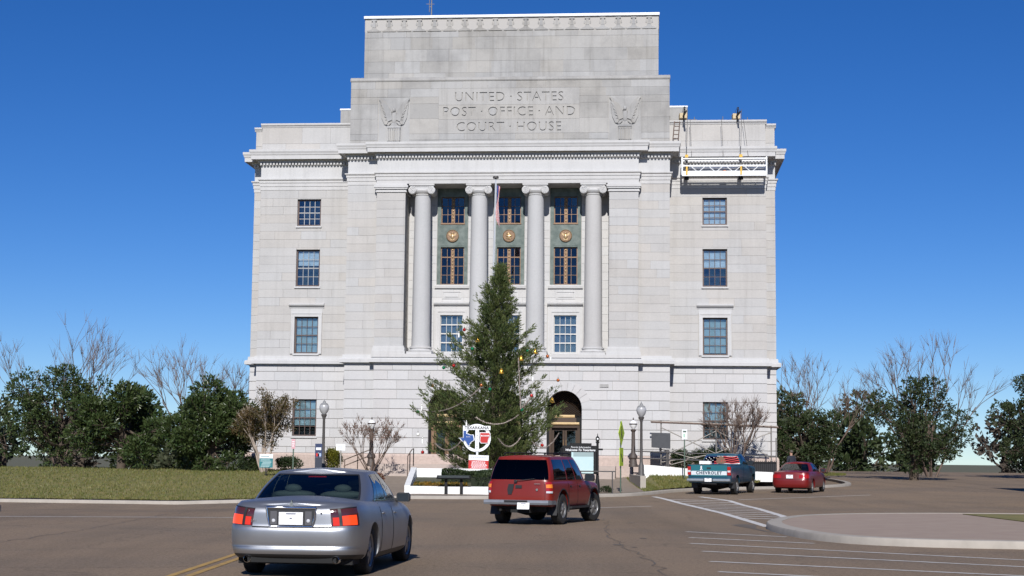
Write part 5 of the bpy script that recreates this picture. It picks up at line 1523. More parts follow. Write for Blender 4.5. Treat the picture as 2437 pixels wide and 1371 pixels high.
# ---- dark red saloon at the right
MAROON = paint('dark_red_paint', (0.17, 0.010, 0.010), 0.1, 0.35)
def make_red_sedan():
    root = thing('dark_red_sedan', 'dark red saloon parked right of the teal pickup', 'car', (12.62, 72.2, .17), math.radians(-22))
    root.rotation_euler = (math.radians(.7), 0, math.radians(-22))
    L, W = 4.6, .88
    plan = [(0, 0), (.4, .006), (.72, .04), (.88, .12), (.96, .28), (1, .7), (1, 3.4), (.96, 4.0), (.8, 4.4), (.4, 4.58), (0, 4.6)]
    sh = Shell(L, W, plan, [(0, .27), (1, .22), (4.6, .24)], [(0, .93), (.5, .97), (2.4, .93), (3.2, .90), (4.2, .78), (4.6, .62)],
               [(0, .92), (.1, .97), (.4, 1.0), (.75, .985), (.93, .945), (1, .90)], [(0, .06), (.2, 0), (.5, 0), (.6, .03), (1, .10)], [(0, -.05), (1, -.12)], [(0, .02), (.7, .06), (3.3, .07), (4.6, .02)],
               [(0, 0), (.5, .006), (.80, .03), (.93, .075), (.985, .16), (1, .35), (1, .62), (.97, .8), (.9, .91), (.72, .97), (.4, .995), (0, 1)],
               dict(yb0=.75, yt0=1.55, yb1=3.45, yt1=2.6, wb=.80, wt=.55, zb=[(.6, .965), (3.5, .92)], zt=[(1.2, 1.33), (2.0, 1.36), (3.4, 1.29)], rc=.05, bulge=.03))
    WR, ay, fy = .31, .98, 3.65
    me = body_mesh(sh, [(ay, WR + .01, WR + .05, .6, 1.1), (fy, WR + .01, WR + .05, .6, 1.1)], na=80, nv=14, nt=5)
    me.materials.append(MAROON); link('body', me, root)
    f, P_ = sh.house, sh.body
    def gy(v): return find_a(sh.gplan, lambda q: q.y > v)
    aR = find_a(sh.gplan, lambda q: q.x > .86); aF = gy(.86); V0, V1 = .06, .9
    b = MB(); patch(b, f, 0, 1, V1, 1, 50, 3, mirror='both'); patch(b, f, 0, 1, -.1, V0, 50, 2, mirror='both')
    for a0, a1 in ((aR, gy(.2)), (gy(.47), gy(.50)), (gy(.76), aF)): patch(b, f, a0, a1, V0, V1, 6, 8, mirror='both')
    patch(b, sh.roof, 0, 1, 0, 1, 50, 6, mirror='both'); b.build('roof', MAROON, root, smooth=40, weld=.0006)
    q = MB(); patch(q, f, 0, aR, V0, V1, 12, 8, .004, 'both'); q.build('rear_window', CAR_GLASS, root, smooth=60, weld=.0006)
    q = MB(); patch(q, f, aF, 1, V0, V1, 12, 8, .004, 'both'); q.build('windscreen', CAR_GLASS, root, smooth=60)
    for mir in (False, True):
        for a0, a1 in ((gy(.2), gy(.47)), (gy(.5), gy(.76))):
            q = MB(); patch(q, f, a0, a1, V0, V1, 10, 8, .004, mir); q.build('side_window', SIDE_GLASS, root, smooth=60)
    q = MB(); q.box(-.66, .66, .9, 3.2, .93, .96); q.build('cabin_floor', SEAT_DK, root)
    for x, y in ((-.36, 1.5), (.36, 1.5), (-.36, 2.3), (.36, 2.3)):
        q = MB(); q.prism_yz([(y, .95), (y + .12, .95), (y + .02, 1.1), (y - .06, 1.1)], x - .26, x + .26); q.sphere((x, y - .03, 1.18), (.13, .06, .08), 10, 6); q.build('seat', SEAT_DK, root, smooth=50)
    a1 = find_a(sh.plan, lambda q: q.x > .42); a2 = find_a(sh.plan, lambda q: q.y > .24)
    for mir in (False, True):
        q = MB(); patch(q, P_, a1, a2, .62, .86, 14, 5, .008, mir); q.build('tail_light', TAIL_RED, root, smooth=60)
        mirror_part(root, ((-1 if mir else 1) * .94, 3.0, 1.0), -1 if mir else 1, MAROON)
    q = MB(); patch(q, P_, 0, a2 + .1, .555, .575, 30, 2, .004, 'both'); q.build('bumper_seam', GAP, root)
    plate(root, 0, -.015, .755, .31, .16)
    q = MB(); q.box(-.7, .7, .3, 4.3, .2, .5); q.build('underbody', UNDER, root)
    for y in (ay, fy):
        for s in (-1, 1): wheel(root, s * .74, y, WR, .20, s, ALLOY, 6, .64)
    return root
make_red_sedan()
# ------------------------------------------------------------------ vegetation
BARK = mat('bark', (0.10, 0.075, 0.055), 0.95, var=0.6, scale=8, bump=0.6, bscale=20)
PALE_BARK = mat('pale_smooth_bark', (0.42, 0.35, 0.29), 0.8, var=0.6, scale=5, col2=(0.25, 0.19, 0.15))
TWIG = mat('grey_brown_twig', (0.15, 0.105, 0.082), 0.9, var=0.4, scale=6)
def rvec(r):
    while True:
        v = Vector((r.uniform(-1, 1), r.uniform(-1, 1), r.uniform(-1, 1)))
        if 0.05 < v.length < 1: return v.normalized()
def leaf(b, p, d, up_, l, w, mi=0):
    d = d.normalized(); s = d.cross(up_)
    if s.length < 1e-3: s = d.orthogonal()
    s.normalize(); s *= w / 2
    m = p + d * l * .5 + up_ * l * .06
    b.add([p, m + s, p + d * l, m - s], [(0, 1, 2, 3)], mi)

def leafy_crown(r, lobes, n, l, w, shell=0.55, clump=7):
    """lobes: (centre, radii); leaves in clumps, most of them near the outside of a lobe"""
    b = MB(); tot = sum(q[1][0] * q[1][1] + q[1][1] * q[1][2] + q[1][0] * q[1][2] for q in lobes)
    for c, rad in lobes:
        k = int(n * (rad[0] * rad[1] + rad[1] * rad[2] + rad[0] * rad[2]) / tot / clump)
        for _ in range(k):
            v = rvec(r); q = shell + (1 - shell) * r.random() ** .6
            q *= 0.88 + 0.24 * math.sin(v.x * 7 + c[0] * 5) * math.sin(v.y * 6 + c[2]) * math.sin(v.z * 8 + 1)
            p0 = Vector((c[0] + v.x * rad[0] * q, c[1] + v.y * rad[1] * q, c[2] + v.z * rad[2] * q))
            for _ in range(clump):
                p = p0 + rvec(r) * l * r.uniform(0.1, 1.0)
                d = (v + rvec(r) * .9 + Vector((0, 0, .25)))
                leaf(b, p, d, rvec(r), l * r.uniform(.7, 1.25), w * r.uniform(.7, 1.2))
    return b

MAG = leaf_mat('magnolia_leaf', (0.028, 0.055, 0.016), (0.065, 0.085, 0.028), 0.12, 0.35)
CEDAR_L = leaf_mat('cedar_spray', (0.042, 0.080, 0.024), (0.155, 0.175, 0.058), 0.25, 0.6)
OAK_DK = leaf_mat('evergreen_leaf', (0.022, 0.042, 0.015), (0.052, 0.066, 0.024), 0.15, 0.5)
BROWN_L = leaf_mat('brown_winter_leaf', (0.135, 0.078, 0.034), (0.085, 0.080, 0.030), 0.25, 0.7)
YEL_L = leaf_mat('yellow_green_leaf', (0.20, 0.18, 0.02), (0.10, 0.12, 0.02), 0.25, 0.5)
BOX_L = leaf_mat('clipped_shrub_leaf', (0.018, 0.036, 0.014), (0.045, 0.062, 0.022), 0.1, 0.5)
PIST = leaf_mat('pine_leaf', (0.045, 0.075, 0.025), (0.08, 0.10, 0.035), 0.2, 0.6)

def broad_tree(name, label, loc, h, lobes, n, l, w, lm, seed, trunk_r=.22, cat='tree', group=None, bark=BARK, low=.3):
    r = random.Random(seed); t = thing(name, label, cat, loc, 0, group)
    b = MB(); top = Vector((0, 0, h * .55)); b.tube([(0, 0, -.3), (.03, 0, h * low), tuple(top)], [trunk_r * 1.25, trunk_r, trunk_r * .6], 10)
    for c, rad in lobes:
        p0 = Vector((0, 0, h * r.uniform(.2, .45))); p1 = Vector(c); mid = (p0 + p1) / 2 + Vector((0, 0, -.1 * h * r.random()))
        b.tube([p0, mid, p1], [trunk_r * .45, trunk_r * .3, trunk_r * .1], 6)
        for _ in range(5):
            v = rvec(r); b.tube([p1 - (p1 - mid) * r.uniform(0, .6), p1 + Vector((v.x * rad[0], v.y * rad[1], v.z * rad[2])) * .8], [trunk_r * .12, .012], 5)
    b.build('trunk', bark, t, smooth=60)
    leafy_crown(r, lobes, n, l, w).build('crown', lm, t, fix=False)
    return t

def lobes_in(r, n, cx, cy, cz, rx, ry, rz, s0, s1):
    out = []
    for _ in range(n):
        v = rvec(r) * r.uniform(.35, 1) ** .5
        q = r.uniform(s0, s1); out.append(((cx + v.x * rx, cy + v.y * ry, cz + v.z * rz), (q, q, q * r.uniform(.75, 1))))
    return out
r = random.Random(21)
broad_tree('magnolia_tree', 'large dark green magnolia in front of the left corner of the courthouse', (-14.9, 79.3, .75), 4.8,
           lobes_in(r, 34, 0, 0, 2.15, 1.95, 1.6, 2.0, .5, .95), 24000, .20, .085, MAG, 1, .2)
broad_tree('magnolia_tree', 'second broad dark green magnolia farther left on the lawn', (-19.6, 80.5, .7), 5.2,
           lobes_in(r, 30, 0, 0, 2.2, 2.3, 1.7, 2.1, .55, 1.0), 16000, .22, .09, MAG, 2, .2)
# crepe myrtle still holding brown leaves, pale forked trunk
def myrtle(name, label, loc, h, spread, stems, seed, bark, twigs=5, leaves=0, lm=None, fork=0.35, lr=.11, wid=1.0, base_r=.045, zlo=.45):
    r = random.Random(seed); t = thing(name, label, 'tree', loc)
    b = MB(); tips = []
    def grow(p, d, l, rad, lev):
        q = p + d * l * .5 + rvec(r) * l * .06; e = q + (d + rvec(r) * .18).normalized() * l * .5
        b.tube([p, q, e], [rad, rad * .82, rad * .62], 6 if lev < 2 else 4, cap=False)
        tips.append((e, d, lev))
        if lev >= 3: return
        for k in range(r.choice((2, 3)) if lev else 3):
            nd = (d + rvec(r) * (.42 + .1 * lev) + Vector((0, 0, .22))).normalized()
            grow(e - (e - q) * r.uniform(0, .5), nd, l * r.uniform(.55, .85), rad * .55, lev + 1)
    for s in range(stems):
        a = 2 * PI * s / stems + r.uniform(-.4, .4); d = Vector((math.cos(a) * spread, math.sin(a) * spread, 1)).normalized()
        grow(Vector((math.cos(a) * .08, math.sin(a) * .08, -.1)), d, h * r.uniform(.40, .52), base_r * r.uniform(.7, 1.1), 0)
    for e, d, lev in list(tips):
        if lev >= 2:
            for _ in range(twigs):
                nd = (d + rvec(r) * .6 + Vector((0, 0, .3))).normalized(); b.tube([e, e + nd * h * r.uniform(.05, .14)], [.009, .004], 3, cap=False)
    b.build('trunk', bark, t, smooth=60)
    if leaves:
        c = MB(); hi = [q for q in tips if q[0].z > h * zlo]
        for _ in range(leaves // 5):
            e, d, lev = r.choice(hi); p0 = e + rvec(r) * h * .10 * r.random()
            for _ in range(5): leaf(c, p0 + rvec(r) * .12, d + rvec(r), rvec(r), lr * r.uniform(.7, 1.2), lr * .5)
        c.build('crown', lm, t, fix=False)
    else:
        c = MB()
        for e, d, lev in tips:
            if lev == 3:
                for _ in range(3):
                    p = e + rvec(r) * .10; c.sphere(p, .022, 5, 4)
        c.build('crown', lm or TWIG, t)
    return t
myrtle('crepe_myrtle', 'crepe myrtle with pale forked trunk and brown leaves beside the magnolia', (-11.95, 77.6, .82), 2.95, .30, 6, 8, PALE_BARK, 4, 12000, BROWN_L, lr=.10, base_r=.075, zlo=.42)
myrtle('crepe_myrtle', 'bare leafless crepe myrtle around the left globe lamp by the stairs', (-6.85, 78.4, .85), 2.35, .58, 8, 14, TWIG, 5, 0, mat('dry_seed_head', (0.20, 0.11, 0.085), .9), base_r=.032)
myrtle('crepe_myrtle', 'bare leafless crepe myrtle in front of the lower right window', (11.45, 80.6, .95), 3.3, .36, 7, 23, TWIG, 6, 0, TWIG, base_r=.05)

def shrub(name, label, loc, rad, n, lm, seed, l=.07, w=.04, group=None, cat='shrub'):
    r = random.Random(seed); t = thing(name, label, cat, loc, 0, group)
    b = MB()
    for k in range(6):
        a = r.uniform(0, 2 * PI); b.tube([(0, 0, -.1), (math.cos(a) * rad[0] * .5, math.sin(a) * rad[1] * .5, rad[2] * 1.1)], [.03, .008], 5)
    b.build('stem', BARK, t)
    lob = [((0, 0, rad[2] * .8), (rad[0] * .9, rad[1] * .9, rad[2] * .95))] + [((r.uniform(-.5, .5) * rad[0], r.uniform(-.5, .5) * rad[1], rad[2] * r.uniform(.6, 1.2)), (rad[0] * .5, rad[1] * .5, rad[2] * .55)) for _ in range(4)]
    leafy_crown(r, lob, n, l, w, .7, 5).build('foliage', lm, t, fix=False)
    return t
shrub('round_shrub', 'low dark green shrub behind the teal sign, left one', (-12.75, 78.9, .88), (.85, .6, .42), 5000, BOX_L, 31)
shrub('round_shrub', 'low dark green shrub right of the teal sign under the window', (-10.95, 79.4, .88), (.78, .6, .42), 5000, BOX_L, 32)
shrub('yellow_green_shrub', 'upright yellow-green shrub beside the left acorn street lamp', (-8.75, 78.2, .88), (.62, .5, .66), 5500, YEL_L, 33)
for k, x in enumerate((8.75, 9.6, 10.4, 11.0)):
    shrub('round_shrub', ['leftmost dark round shrub of the row under the lower right window', 'second dark round shrub of the row under the lower right window', 'tallest dark round shrub behind the pickup cab', 'rightmost dark round shrub of the row under the lower right window'][k], (x, 81.6 - .06 * k, 1.0), (.66, .5, .70 + .10 * (k == 2)), 5500, BOX_L, 40 + k, group='round shrubs by the ramp')
shrub('round_shrub', 'tiny green shrub at the foot of the black sign post', (3.98, 66.3, .22), (.32, .25, .16), 900, BOX_L, 51, .05, .03)
shrub('dried_shrub', 'rust-brown dried shrub showing over the hood of the silver sedan', (-5.55, 66.5, .35), (.34, .3, .34), 1500, leaf_mat('rust_leaf', (.20, .065, .03), (.12, .05, .03), .2), 52, .07, .04)

# background trees to left and right
for k, (x, y, h, nl, rx, lm, lab) in enumerate((
        (18.0, 97, 5.6, 18, 2.2, OAK_DK, 'dense dark evergreen tree beyond the right corner of the courthouse'),
        (25.5, 101, 7.5, 20, 3.0, OAK_DK, 'taller dark evergreen farther right beyond the courthouse'),
        (36.5, 108, 8.5, 18, 3.6, OAK_DK, 'broad dark evergreen at the far right edge'),
        (-26.0, 92, 7.0, 20, 3.0, MAG, 'rounded dark evergreen left behind the magnolias'),
        (-36.0, 98, 8.0, 18, 3.6, OAK_DK, 'broad dark evergreen at the far left edge'))):
    r = random.Random(60 + k)
    broad_tree('evergreen_tree', lab, (x, y, .3), h, lobes_in(r, nl + 10, 0, 0, h * .52, rx, rx * .8, h * .40, rx * .2, rx * .42), 15000, .17, .09, lm, 70 + k, .25)
for k, (x, y, h, lab) in enumerate(((-20.5, 105, 8.2, 'bare winter tree rising behind the left corner of the courthouse'), (20.2, 104, 6.4, 'bare twiggy tree above the dark evergreen at right'), (29.5, 112, 8.0, 'bare winter tree far right behind the evergreens'), (-31, 110, 8.6, 'bare winter tree far left behind the evergreens'))):
    myrtle('bare_tree', lab, (x, y, .2), h, .45, 5, 90 + k, TWIG, 6, 0, TWIG, base_r=.09)
r = random.Random(77)
FAR_GREEN = leaf_mat('far_leaf', (0.040, 0.055, 0.026), (0.075, 0.080, 0.042), 0.2, 0.7); FAR_BROWN = leaf_mat('far_bare_crown', (0.105, 0.085, 0.070), (0.075, 0.062, 0.050), 0.2, 0.8)
DT = ('leafless brown', 'dark evergreen', 'grey-green')
k = 0
for side in (-1, 1):
    for j in range(22):
        x = side * (21 + j * 3.1 + r.uniform(-.8, .8)); h = r.uniform(5.5, 9.5); kind = r.choice((0, 1, 1, 2))
        broad_tree('distant_tree', DT[kind] + ' tree in the far row left of the courthouse' if side < 0 else DT[kind] + ' tree in the far row right of the courthouse', (x, 140 + r.uniform(-6, 16), -.6), h,
                   lobes_in(r, 9, 0, 0, h * .50, h * .36, h * .3, h * .42, h * .16, h * .26), 1500, .55, .30, (FAR_BROWN, OAK_DK, FAR_GREEN)[kind], 200 + k, .3, group='far tree row')
        k += 1

# ------------------------------------------------------------------ decorated cedar
def profile_w(z):          # half-width of the cone at height z above the base
    return smooth_interp([(0.9, 2.6), (1.6, 3.3), (2.6, 3.35), (3.4, 3.1), (4.4, 2.65), (5.3, 2.2), (6.2, 1.72), (7.0, 1.3), (8.0, .80), (9.0, .36), (9.75, .04)], z)
ced = thing('cedar_tree', 'big cedar hung with baubles and tinsel in front of the entrance', 'tree', (-.82, 72.0, .58))
r = random.Random(4)
tb = MB(); tb.tube([(0, 0, -.3), (.02, 0, 3), (.12, 0, 6.5), (.30, 0, 9.75)], [.2, .15, .085, .015], 9)
cl = MB(); tips = []
def spray(p, d, l):
    """flat fan of scale-leaf twigs"""
    n = 5
    for k in range(n):
        nd = (d + rvec(r) * .55 + Vector((0, 0, .18))).normalized(); ll = l * r.uniform(.55, 1.1)
        q = p + rvec(r) * .05
        for m in range(3):
            nd2 = (nd + rvec(r) * .45).normalized(); st = q + nd * ll * (.12 + .3 * m)
            leaf(cl, st, nd2, rvec(r), ll * .62, ll * .17)
nbr = 290
for k in range(nbr):
    t = (k + .5) / nbr; z = .75 + 8.9 * (t ** 1.12)
    a = k * 2.39996 + r.uniform(-.3, .3)
    w = profile_w(z) * (r.uniform(.50, .98) if r.random() < .72 else r.uniform(.95, 1.22))
    side = math.cos(a)
    w *= 1 + .24 * math.sin(2.6 * a + z * 1.9) * math.sin(z * 2.7 + .8)
    if 3.2 < z < 4.7 and math.sin(3 * a + 1.0) > .45: continue
    if z < 3.6 and side < -.2: w *= 1.06
    if side > .2: w *= .90
    w = min(w, profile_w(z) * 1.10)
    rise = .10 + .34 * t
    p0 = Vector((.30 * (z / 9.75) ** 1.6, 0, z - w * rise * .5)); d = Vector((math.cos(a), math.sin(a), 0))
    pts = []
    for q in range(6):
        s = q / 5; pts.append(p0 + d * w * s + Vector((0, 0, w * (rise * s + .16 * s * s - .10 * math.sin(PI * s)))) + rvec(r) * .03)
    rad = .012 + .018 * (1 - t)
    tb.tube(pts, [rad * (1 - .8 * q / 5) for q in range(6)], 4, cap=False)
    nsp = int(5 + w * 13)
    for j in range(nsp):
        s = .18 + .84 * ((j + r.random()) / nsp); s = min(s, 1.0); i = min(4, int(s * 5)); p = pts[i] + (pts[i + 1] - pts[i]) * (s * 5 - i)
        sw = (.10 + .30 * (1 - s) + .12) * (w * .30 + .20)
        off = Vector((-d.y, d.x, 0)) * r.uniform(-1, 1) * sw + Vector((0, 0, r.uniform(-.10, .16)))
        spray(p + off, (d * .7 + off * .8 + Vector((0, 0, .55))).normalized(), r.uniform(.15, .30))
    tips.append(pts[-1])
for j in range(22): spray(Vector((.27, 0, 8.8 + 1.0 * r.random())) + rvec(r) * .08, Vector((r.uniform(-.4, .4), r.uniform(-.4, .4), 1)), .2)
tb.build('trunk', BARK, ced, smooth=60)
cl.build('crown', CEDAR_L, ced, fix=False)

# baubles, bells and tinsel hung on it
B_RED = mat('red_bauble', (0.50, 0.03, 0.02), 0.12, metal=.4, coat=.8); B_GOLD = mat('gold_bell', (0.75, 0.42, 0.06), 0.2, metal=.7)
B_GRN = mat('green_bauble', (0.01, 0.22, 0.08), 0.12, metal=.4, coat=.8); B_WHT = mat('white_candle_lamp', (0.80, 0.80, 0.76), 0.4); B_ORG = mat('copper_bauble', (0.55, 0.16, 0.05), 0.2, metal=.5)
HANG = mat('ornament_wire', (.15, .14, .12), .6)
def ornament(kind, m, x, y, z, label):
    t = thing({'bell': 'bell_ornament', 'candle': 'candle_ornament'}.get(kind, 'bauble'), label, 'ornament', (x, y, z), 0, 'ornaments on the cedar')
    b = MB()
    if kind == 'ball': b.sphere((0, 0, 0), .078, 14, 10)
    elif kind == 'bell': b.lathe([(.12, -.12), (.10, -.08), (.075, .0), (.06, .07), (.025, .11), (.001, .12)], n=14); b.sphere((0, 0, -.12), .03, 8, 6)
    else: b.lathe([(.035, -.12), (.035, .06), (.012, .08), (.028, .12), (.001, .17)], n=10)
    b.build('body', m, t, smooth=60)
    c = MB(); c.lathe([(.022, .085), (.022, .12), (.004, .13), (.004, .22)], n=8); c.build('hook', HANG, t)
ORN = [('ball', B_RED, -2.12, 7.33, 'red bauble high on the left edge of the cedar'), ('candle', B_WHT, -2.36, 7.10, 'small white light on the upper left edge of the cedar'),
       ('bell', B_GOLD, -1.51, 6.90, 'gold bell high on the left side of the cedar'), ('ball', B_GRN, -1.75, 6.48, 'small green bauble below the high gold bell on the left'),
       ('ball', B_GRN, .71, 6.41, 'green bauble high on the right side of the cedar'), ('bell', B_GOLD, 1.07, 6.40, 'gold bell high on the right edge of the cedar'),
       ('bell', B_GOLD, .44, 6.09, 'gold bell at the top of the long hanging garland'), ('ball', B_ORG, 1.62, 6.18, 'copper bauble at the outermost right twig'), ('candle', B_WHT, 1.76, 6.10, 'white light beside the outermost right copper bauble'),
       ('ball', B_GRN, -3.02, 5.62, 'green bauble at the far left twig level with the belt course'), ('ball', B_RED, -2.57, 5.72, 'red bauble just right of the far left green bauble'),
       ('bell', B_GOLD, -.44, 5.50, 'gold bell in the middle of the cedar'), ('candle', B_WHT, .97, 5.19, 'white light at mid height on the right'), ('ball', B_ORG, -3.51, 4.81, 'copper bauble beside the left arch crown'),
       ('ball', B_ORG, -1.32, 4.85, 'copper bauble left of the trunk at mid height'), ('ball', B_GRN, -.94, 4.68, 'green bauble on the trunk line at mid height'), ('ball', B_GRN, .49, 3.78, 'large green bauble at the foot of the long garland'),
       ('ball', B_RED, .92, 4.41, 'red bauble right of the long garland'), ('bell', B_GOLD, 1.84, 4.23, 'gold bell near the right arch'), ('ball', B_ORG, 2.10, 5.11, 'copper bauble on the right outer twig above the right arch'),
       ('ball', B_GRN, -4.15, 3.64, 'green bauble on the leftmost low branch'), ('candle', B_WHT, -3.97, 3.83, 'white light on the leftmost low branch'), ('ball', B_RED, -3.9, 1.85, 'red bauble lowest on the left'),
       ('candle', B_WHT, -3.92, 2.36, 'white light low on the left edge'), ('ball', B_WHT, -4.12, 2.64, 'pale wreath-like bauble low on the left edge'), ('candle', B_WHT, -1.97, 3.12, 'white light above the Texarkana sign'), ('ball', B_RED, 1.41, 2.21, 'red bauble low on the right side')]
for kind, m, x, z, lab in ORN:
    zz = z - .58; dx = x + .82 - .30 * (max(0, zz) / 9.75) ** 1.6; w = max(.2, profile_w(zz)); dd = w * w - dx * dx
    y = 72.0 - (math.sqrt(dd) if dd > .05 else .15) * .98
    k = y / 71.0
    ornament(kind, m, x * k, y, 1.6 + (z - 1.6) * k, lab)
TINSEL = mat('pale_tinsel', (0.36, 0.30, 0.26), 0.5, metal=.2, var=.7, scale=20, col2=(.18, .14, .12))
def garland(p, q, sag, label, n=16):
    pts = []
    for k in range(n + 1):
        s = k / n
        x = p[0] + (q[0] - p[0]) * s; z = p[1] + (q[1] - p[1]) * s - sag * 4 * s * (1 - s)
        zz = z - .58; dx = x + .82; w = profile_w(max(.9, zz)) + .06; dd = w * w - dx * dx; y = 72.0 - (math.sqrt(dd) if dd > .02 else .14)
        kk = y / 71.0; pts.append((x * kk, y, 1.6 + (z - 1.6) * kk))
    b = MB(); b.tube(pts, .016, 6)
    rr = random.Random(len(label))
    for k in range(len(pts) - 1):
        for m in range(10):
            c = Vector(pts[k]) + (Vector(pts[k + 1]) - Vector(pts[k])) * m / 10; b.tube([c, c + rvec(rr) * .06], [.010, .004], 3, cap=False)
    tag(b.build('tinsel_garland', TINSEL), label, 'garland', 'tinsel garlands on the cedar')
garland((-3.95, 3.72), (-1.35, 4.78), .42, 'tinsel garland swagged across the left arch')
garland((-1.55, 3.42), (.35, 3.55), .36, 'tinsel garland hanging above the Texarkana sign')
garland((.32, 6.1), (.44, 3.80), .02, 'long tinsel garland hanging straight down the right half')
garland((.44, 3.85), (.9, 4.35), .05, 'short tinsel piece rising from the large green bauble')
garland((-.55, 2.5), (.45, 2.55), .38, 'tinsel garland right of the Texarkana sign')
garland((-3.35, 2.25), (-2.2, 2.35), .34, 'low tinsel garland across the left doorway')
garland((1.0, 2.35), (2.15, 2.75), .42, 'low tinsel garland in front of the right doorway')

# ------------------------------------------------------------------ street furniture
LAMP_GLASS = mat('frosted_lamp_globe', (0.42, 0.42, 0.43), 0.25, var=.2, scale=6)
def lathe_obj(name, prof, m, parent, n=20, smooth=40, c=(0, 0, 0)):
    b = MB(); b.lathe(prof, c, n); return b.build(name, m, parent, smooth=smooth)
def acorn_lamp(loc, label):
    t = thing('street_lamp', label, 'street lamp', loc)
    lathe_obj('post', [(.17, 0), (.17, .12), (.14, .16), (.13, .55), (.09, .62), (.075, .75), (.06, 2.62), (.085, 2.66), (.085, 2.72)], DARK_GREY, t)
    lathe_obj('collar', [(.10, 2.72), (.13, 2.78), (.14, 2.84), (.10, 2.86)], DARK_GREY, t)
    g = lathe_obj('globe', [(.10, 2.86), (.19, 2.98), (.235, 3.12), (.235, 3.22), (.20, 3.30)], LAMP_GLASS, t, 24)
    lathe_obj('cap', [(.205, 3.30), (.17, 3.36), (.09, 3.40), (.07, 3.44), (.075, 3.47), (.03, 3.50), (.022, 3.56), (.001, 3.60)], mat('pale_lamp_cap', (.24, .24, .24), .5), t)
    return t
acorn_lamp((-9.02, 77.0, .80), 'tall street lamp with acorn globe right of the lower left window')
acorn_lamp((6.23, 76.0, .80), 'tall street lamp with acorn globe near the right globe lamp')
OLD_BRONZE = mat('weathered_bronze', (0.085, 0.065, 0.055), .6, var=.5, scale=9)
WHITE_GLOBE = mat('white_glass_globe', (0.80, 0.80, 0.80), .2)
def globe_lamp(loc, label):
    t = thing('entrance_lamp', label, 'lamp', loc)
    lathe_obj('post', [(.22, 0), (.22, .12), (.19, .16), (.16, .38), (.21, .44), (.20, .55), (.12, .66), (.105, .72), (.085, 1.72), (.12, 1.76), (.14, 1.83), (.09, 1.86)], OLD_BRONZE, t)
    lathe_obj('globe', [(.06, 1.86), (.13, 1.96), (.185, 2.06), (.19, 2.10)], WHITE_GLOBE, t)
    lathe_obj('band', [(.20, 2.08), (.205, 2.11), (.20, 2.14)], OLD_BRONZE, t)
    lathe_obj('top_glass', [(.185, 2.14), (.15, 2.22), (.06, 2.30)], WHITE_GLOBE, t)
    lathe_obj('finial', [(.06, 2.30), (.03, 2.34), (.035, 2.38), (.001, 2.45)], OLD_BRONZE, t)
globe_lamp((-6.88, 79.0, 1.16), 'bronze lamp post with white globe among the bare branches left of the stairs')
globe_lamp((6.08, 79.0, 1.26), 'bronze lamp post with white globe right of the stairs')

# white planter bed with hedge and flowers
pl = thing('white_planter', 'white sloping planter wall around a hedge bed at the kerb', 'planter', (0, 0, 0))
b = MB(); b.prism_xz([(-4.13, .0), (1.15, .0), (1.15, .50), (-4.10, .50)], 62.65, 62.90); b.build('front_wall', WHITE_PAINT, pl)
b = MB(); b.prism_yz([(62.90, .0), (67.1, .1), (67.1, 1.18), (66.9, 1.20), (62.90, .52)], -4.15, -3.92); b.build('side_wall', WHITE_PAINT, pl)
b = MB(); b.prism_yz([(62.90, .0), (67.1, .1), (67.1, 1.18), (66.9, 1.20), (62.90, .52)], .95, 1.18); b.build('side_wall', WHITE_PAINT, pl)
b = MB(); b.box(-4.17, 1.2, 66.98, 67.22, .1, 1.17); b.build('back_wall', WHITE_PAINT, pl)
SOIL = mat('bed_mulch', (0.085, 0.075, 0.05), .95, var=.7, scale=3, col2=(.06, .075, .03))
b = MB(); b.add([(-3.95, 62.85, .38), (1.0, 62.85, .38), (1.0, 67.0, .80), (-3.95, 67.0, .80)], [(0, 1, 2, 3)]); b.build('soil', SOIL, pl)
hd = thing('clipped_hedge', 'dark clipped hedge filling the white planter', 'hedge', (-1.0, 65.6, .6)); r = random.Random(9)
hb = MB()
for _ in range(9000):
    x = r.uniform(-1.75, 1.85); y = r.uniform(-2.3, 1.0); top = .50 + .05 * math.sin(x * 3) - (.14 * (y < -1.0) * (-1.0 - y) + .02)
    if r.random() < .6: p = Vector((x, y, top + r.uniform(-.05, .03)))
    else: p = Vector((r.choice((x, -1.75, 1.85)), r.choice((-2.3 * (1 if x > -.6 else .2), y)), r.uniform(-.25, top)))
    if p.x < -.4 and p.y < -.5: p.y = -.5 + r.uniform(-.05, .3)
    leaf(hb, p, rvec(r) + Vector((0, -.3, .5)), rvec(r), .07, .045)
hb.build('foliage', BOX_L, hd, fix=False)
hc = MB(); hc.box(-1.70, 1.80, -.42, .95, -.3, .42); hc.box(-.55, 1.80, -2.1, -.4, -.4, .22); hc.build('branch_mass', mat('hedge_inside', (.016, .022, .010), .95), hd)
fr_ = MB(); PETAL = leaf_mat('yellow_petal', (0.42, 0.20, 0.02), (0.06, 0.10, 0.03), .3)
for _ in range(2600):
    x = r.uniform(-3.8, -1.7); y = r.uniform(63.1, 64.0); z = .42 + (y - 62.9) * .1 + r.uniform(0, .12)
    leaf(fr_, Vector((x, y, z)), rvec(r) + Vector((0, -.4, .6)), rvec(r), .06, .05)
o = fr_.build('flower_bed', PETAL, fix=False); o['kind'] = 'stuff'; o['label'] = 'low yellow-orange flowers along the planter front'; o['category'] = 'flowers'
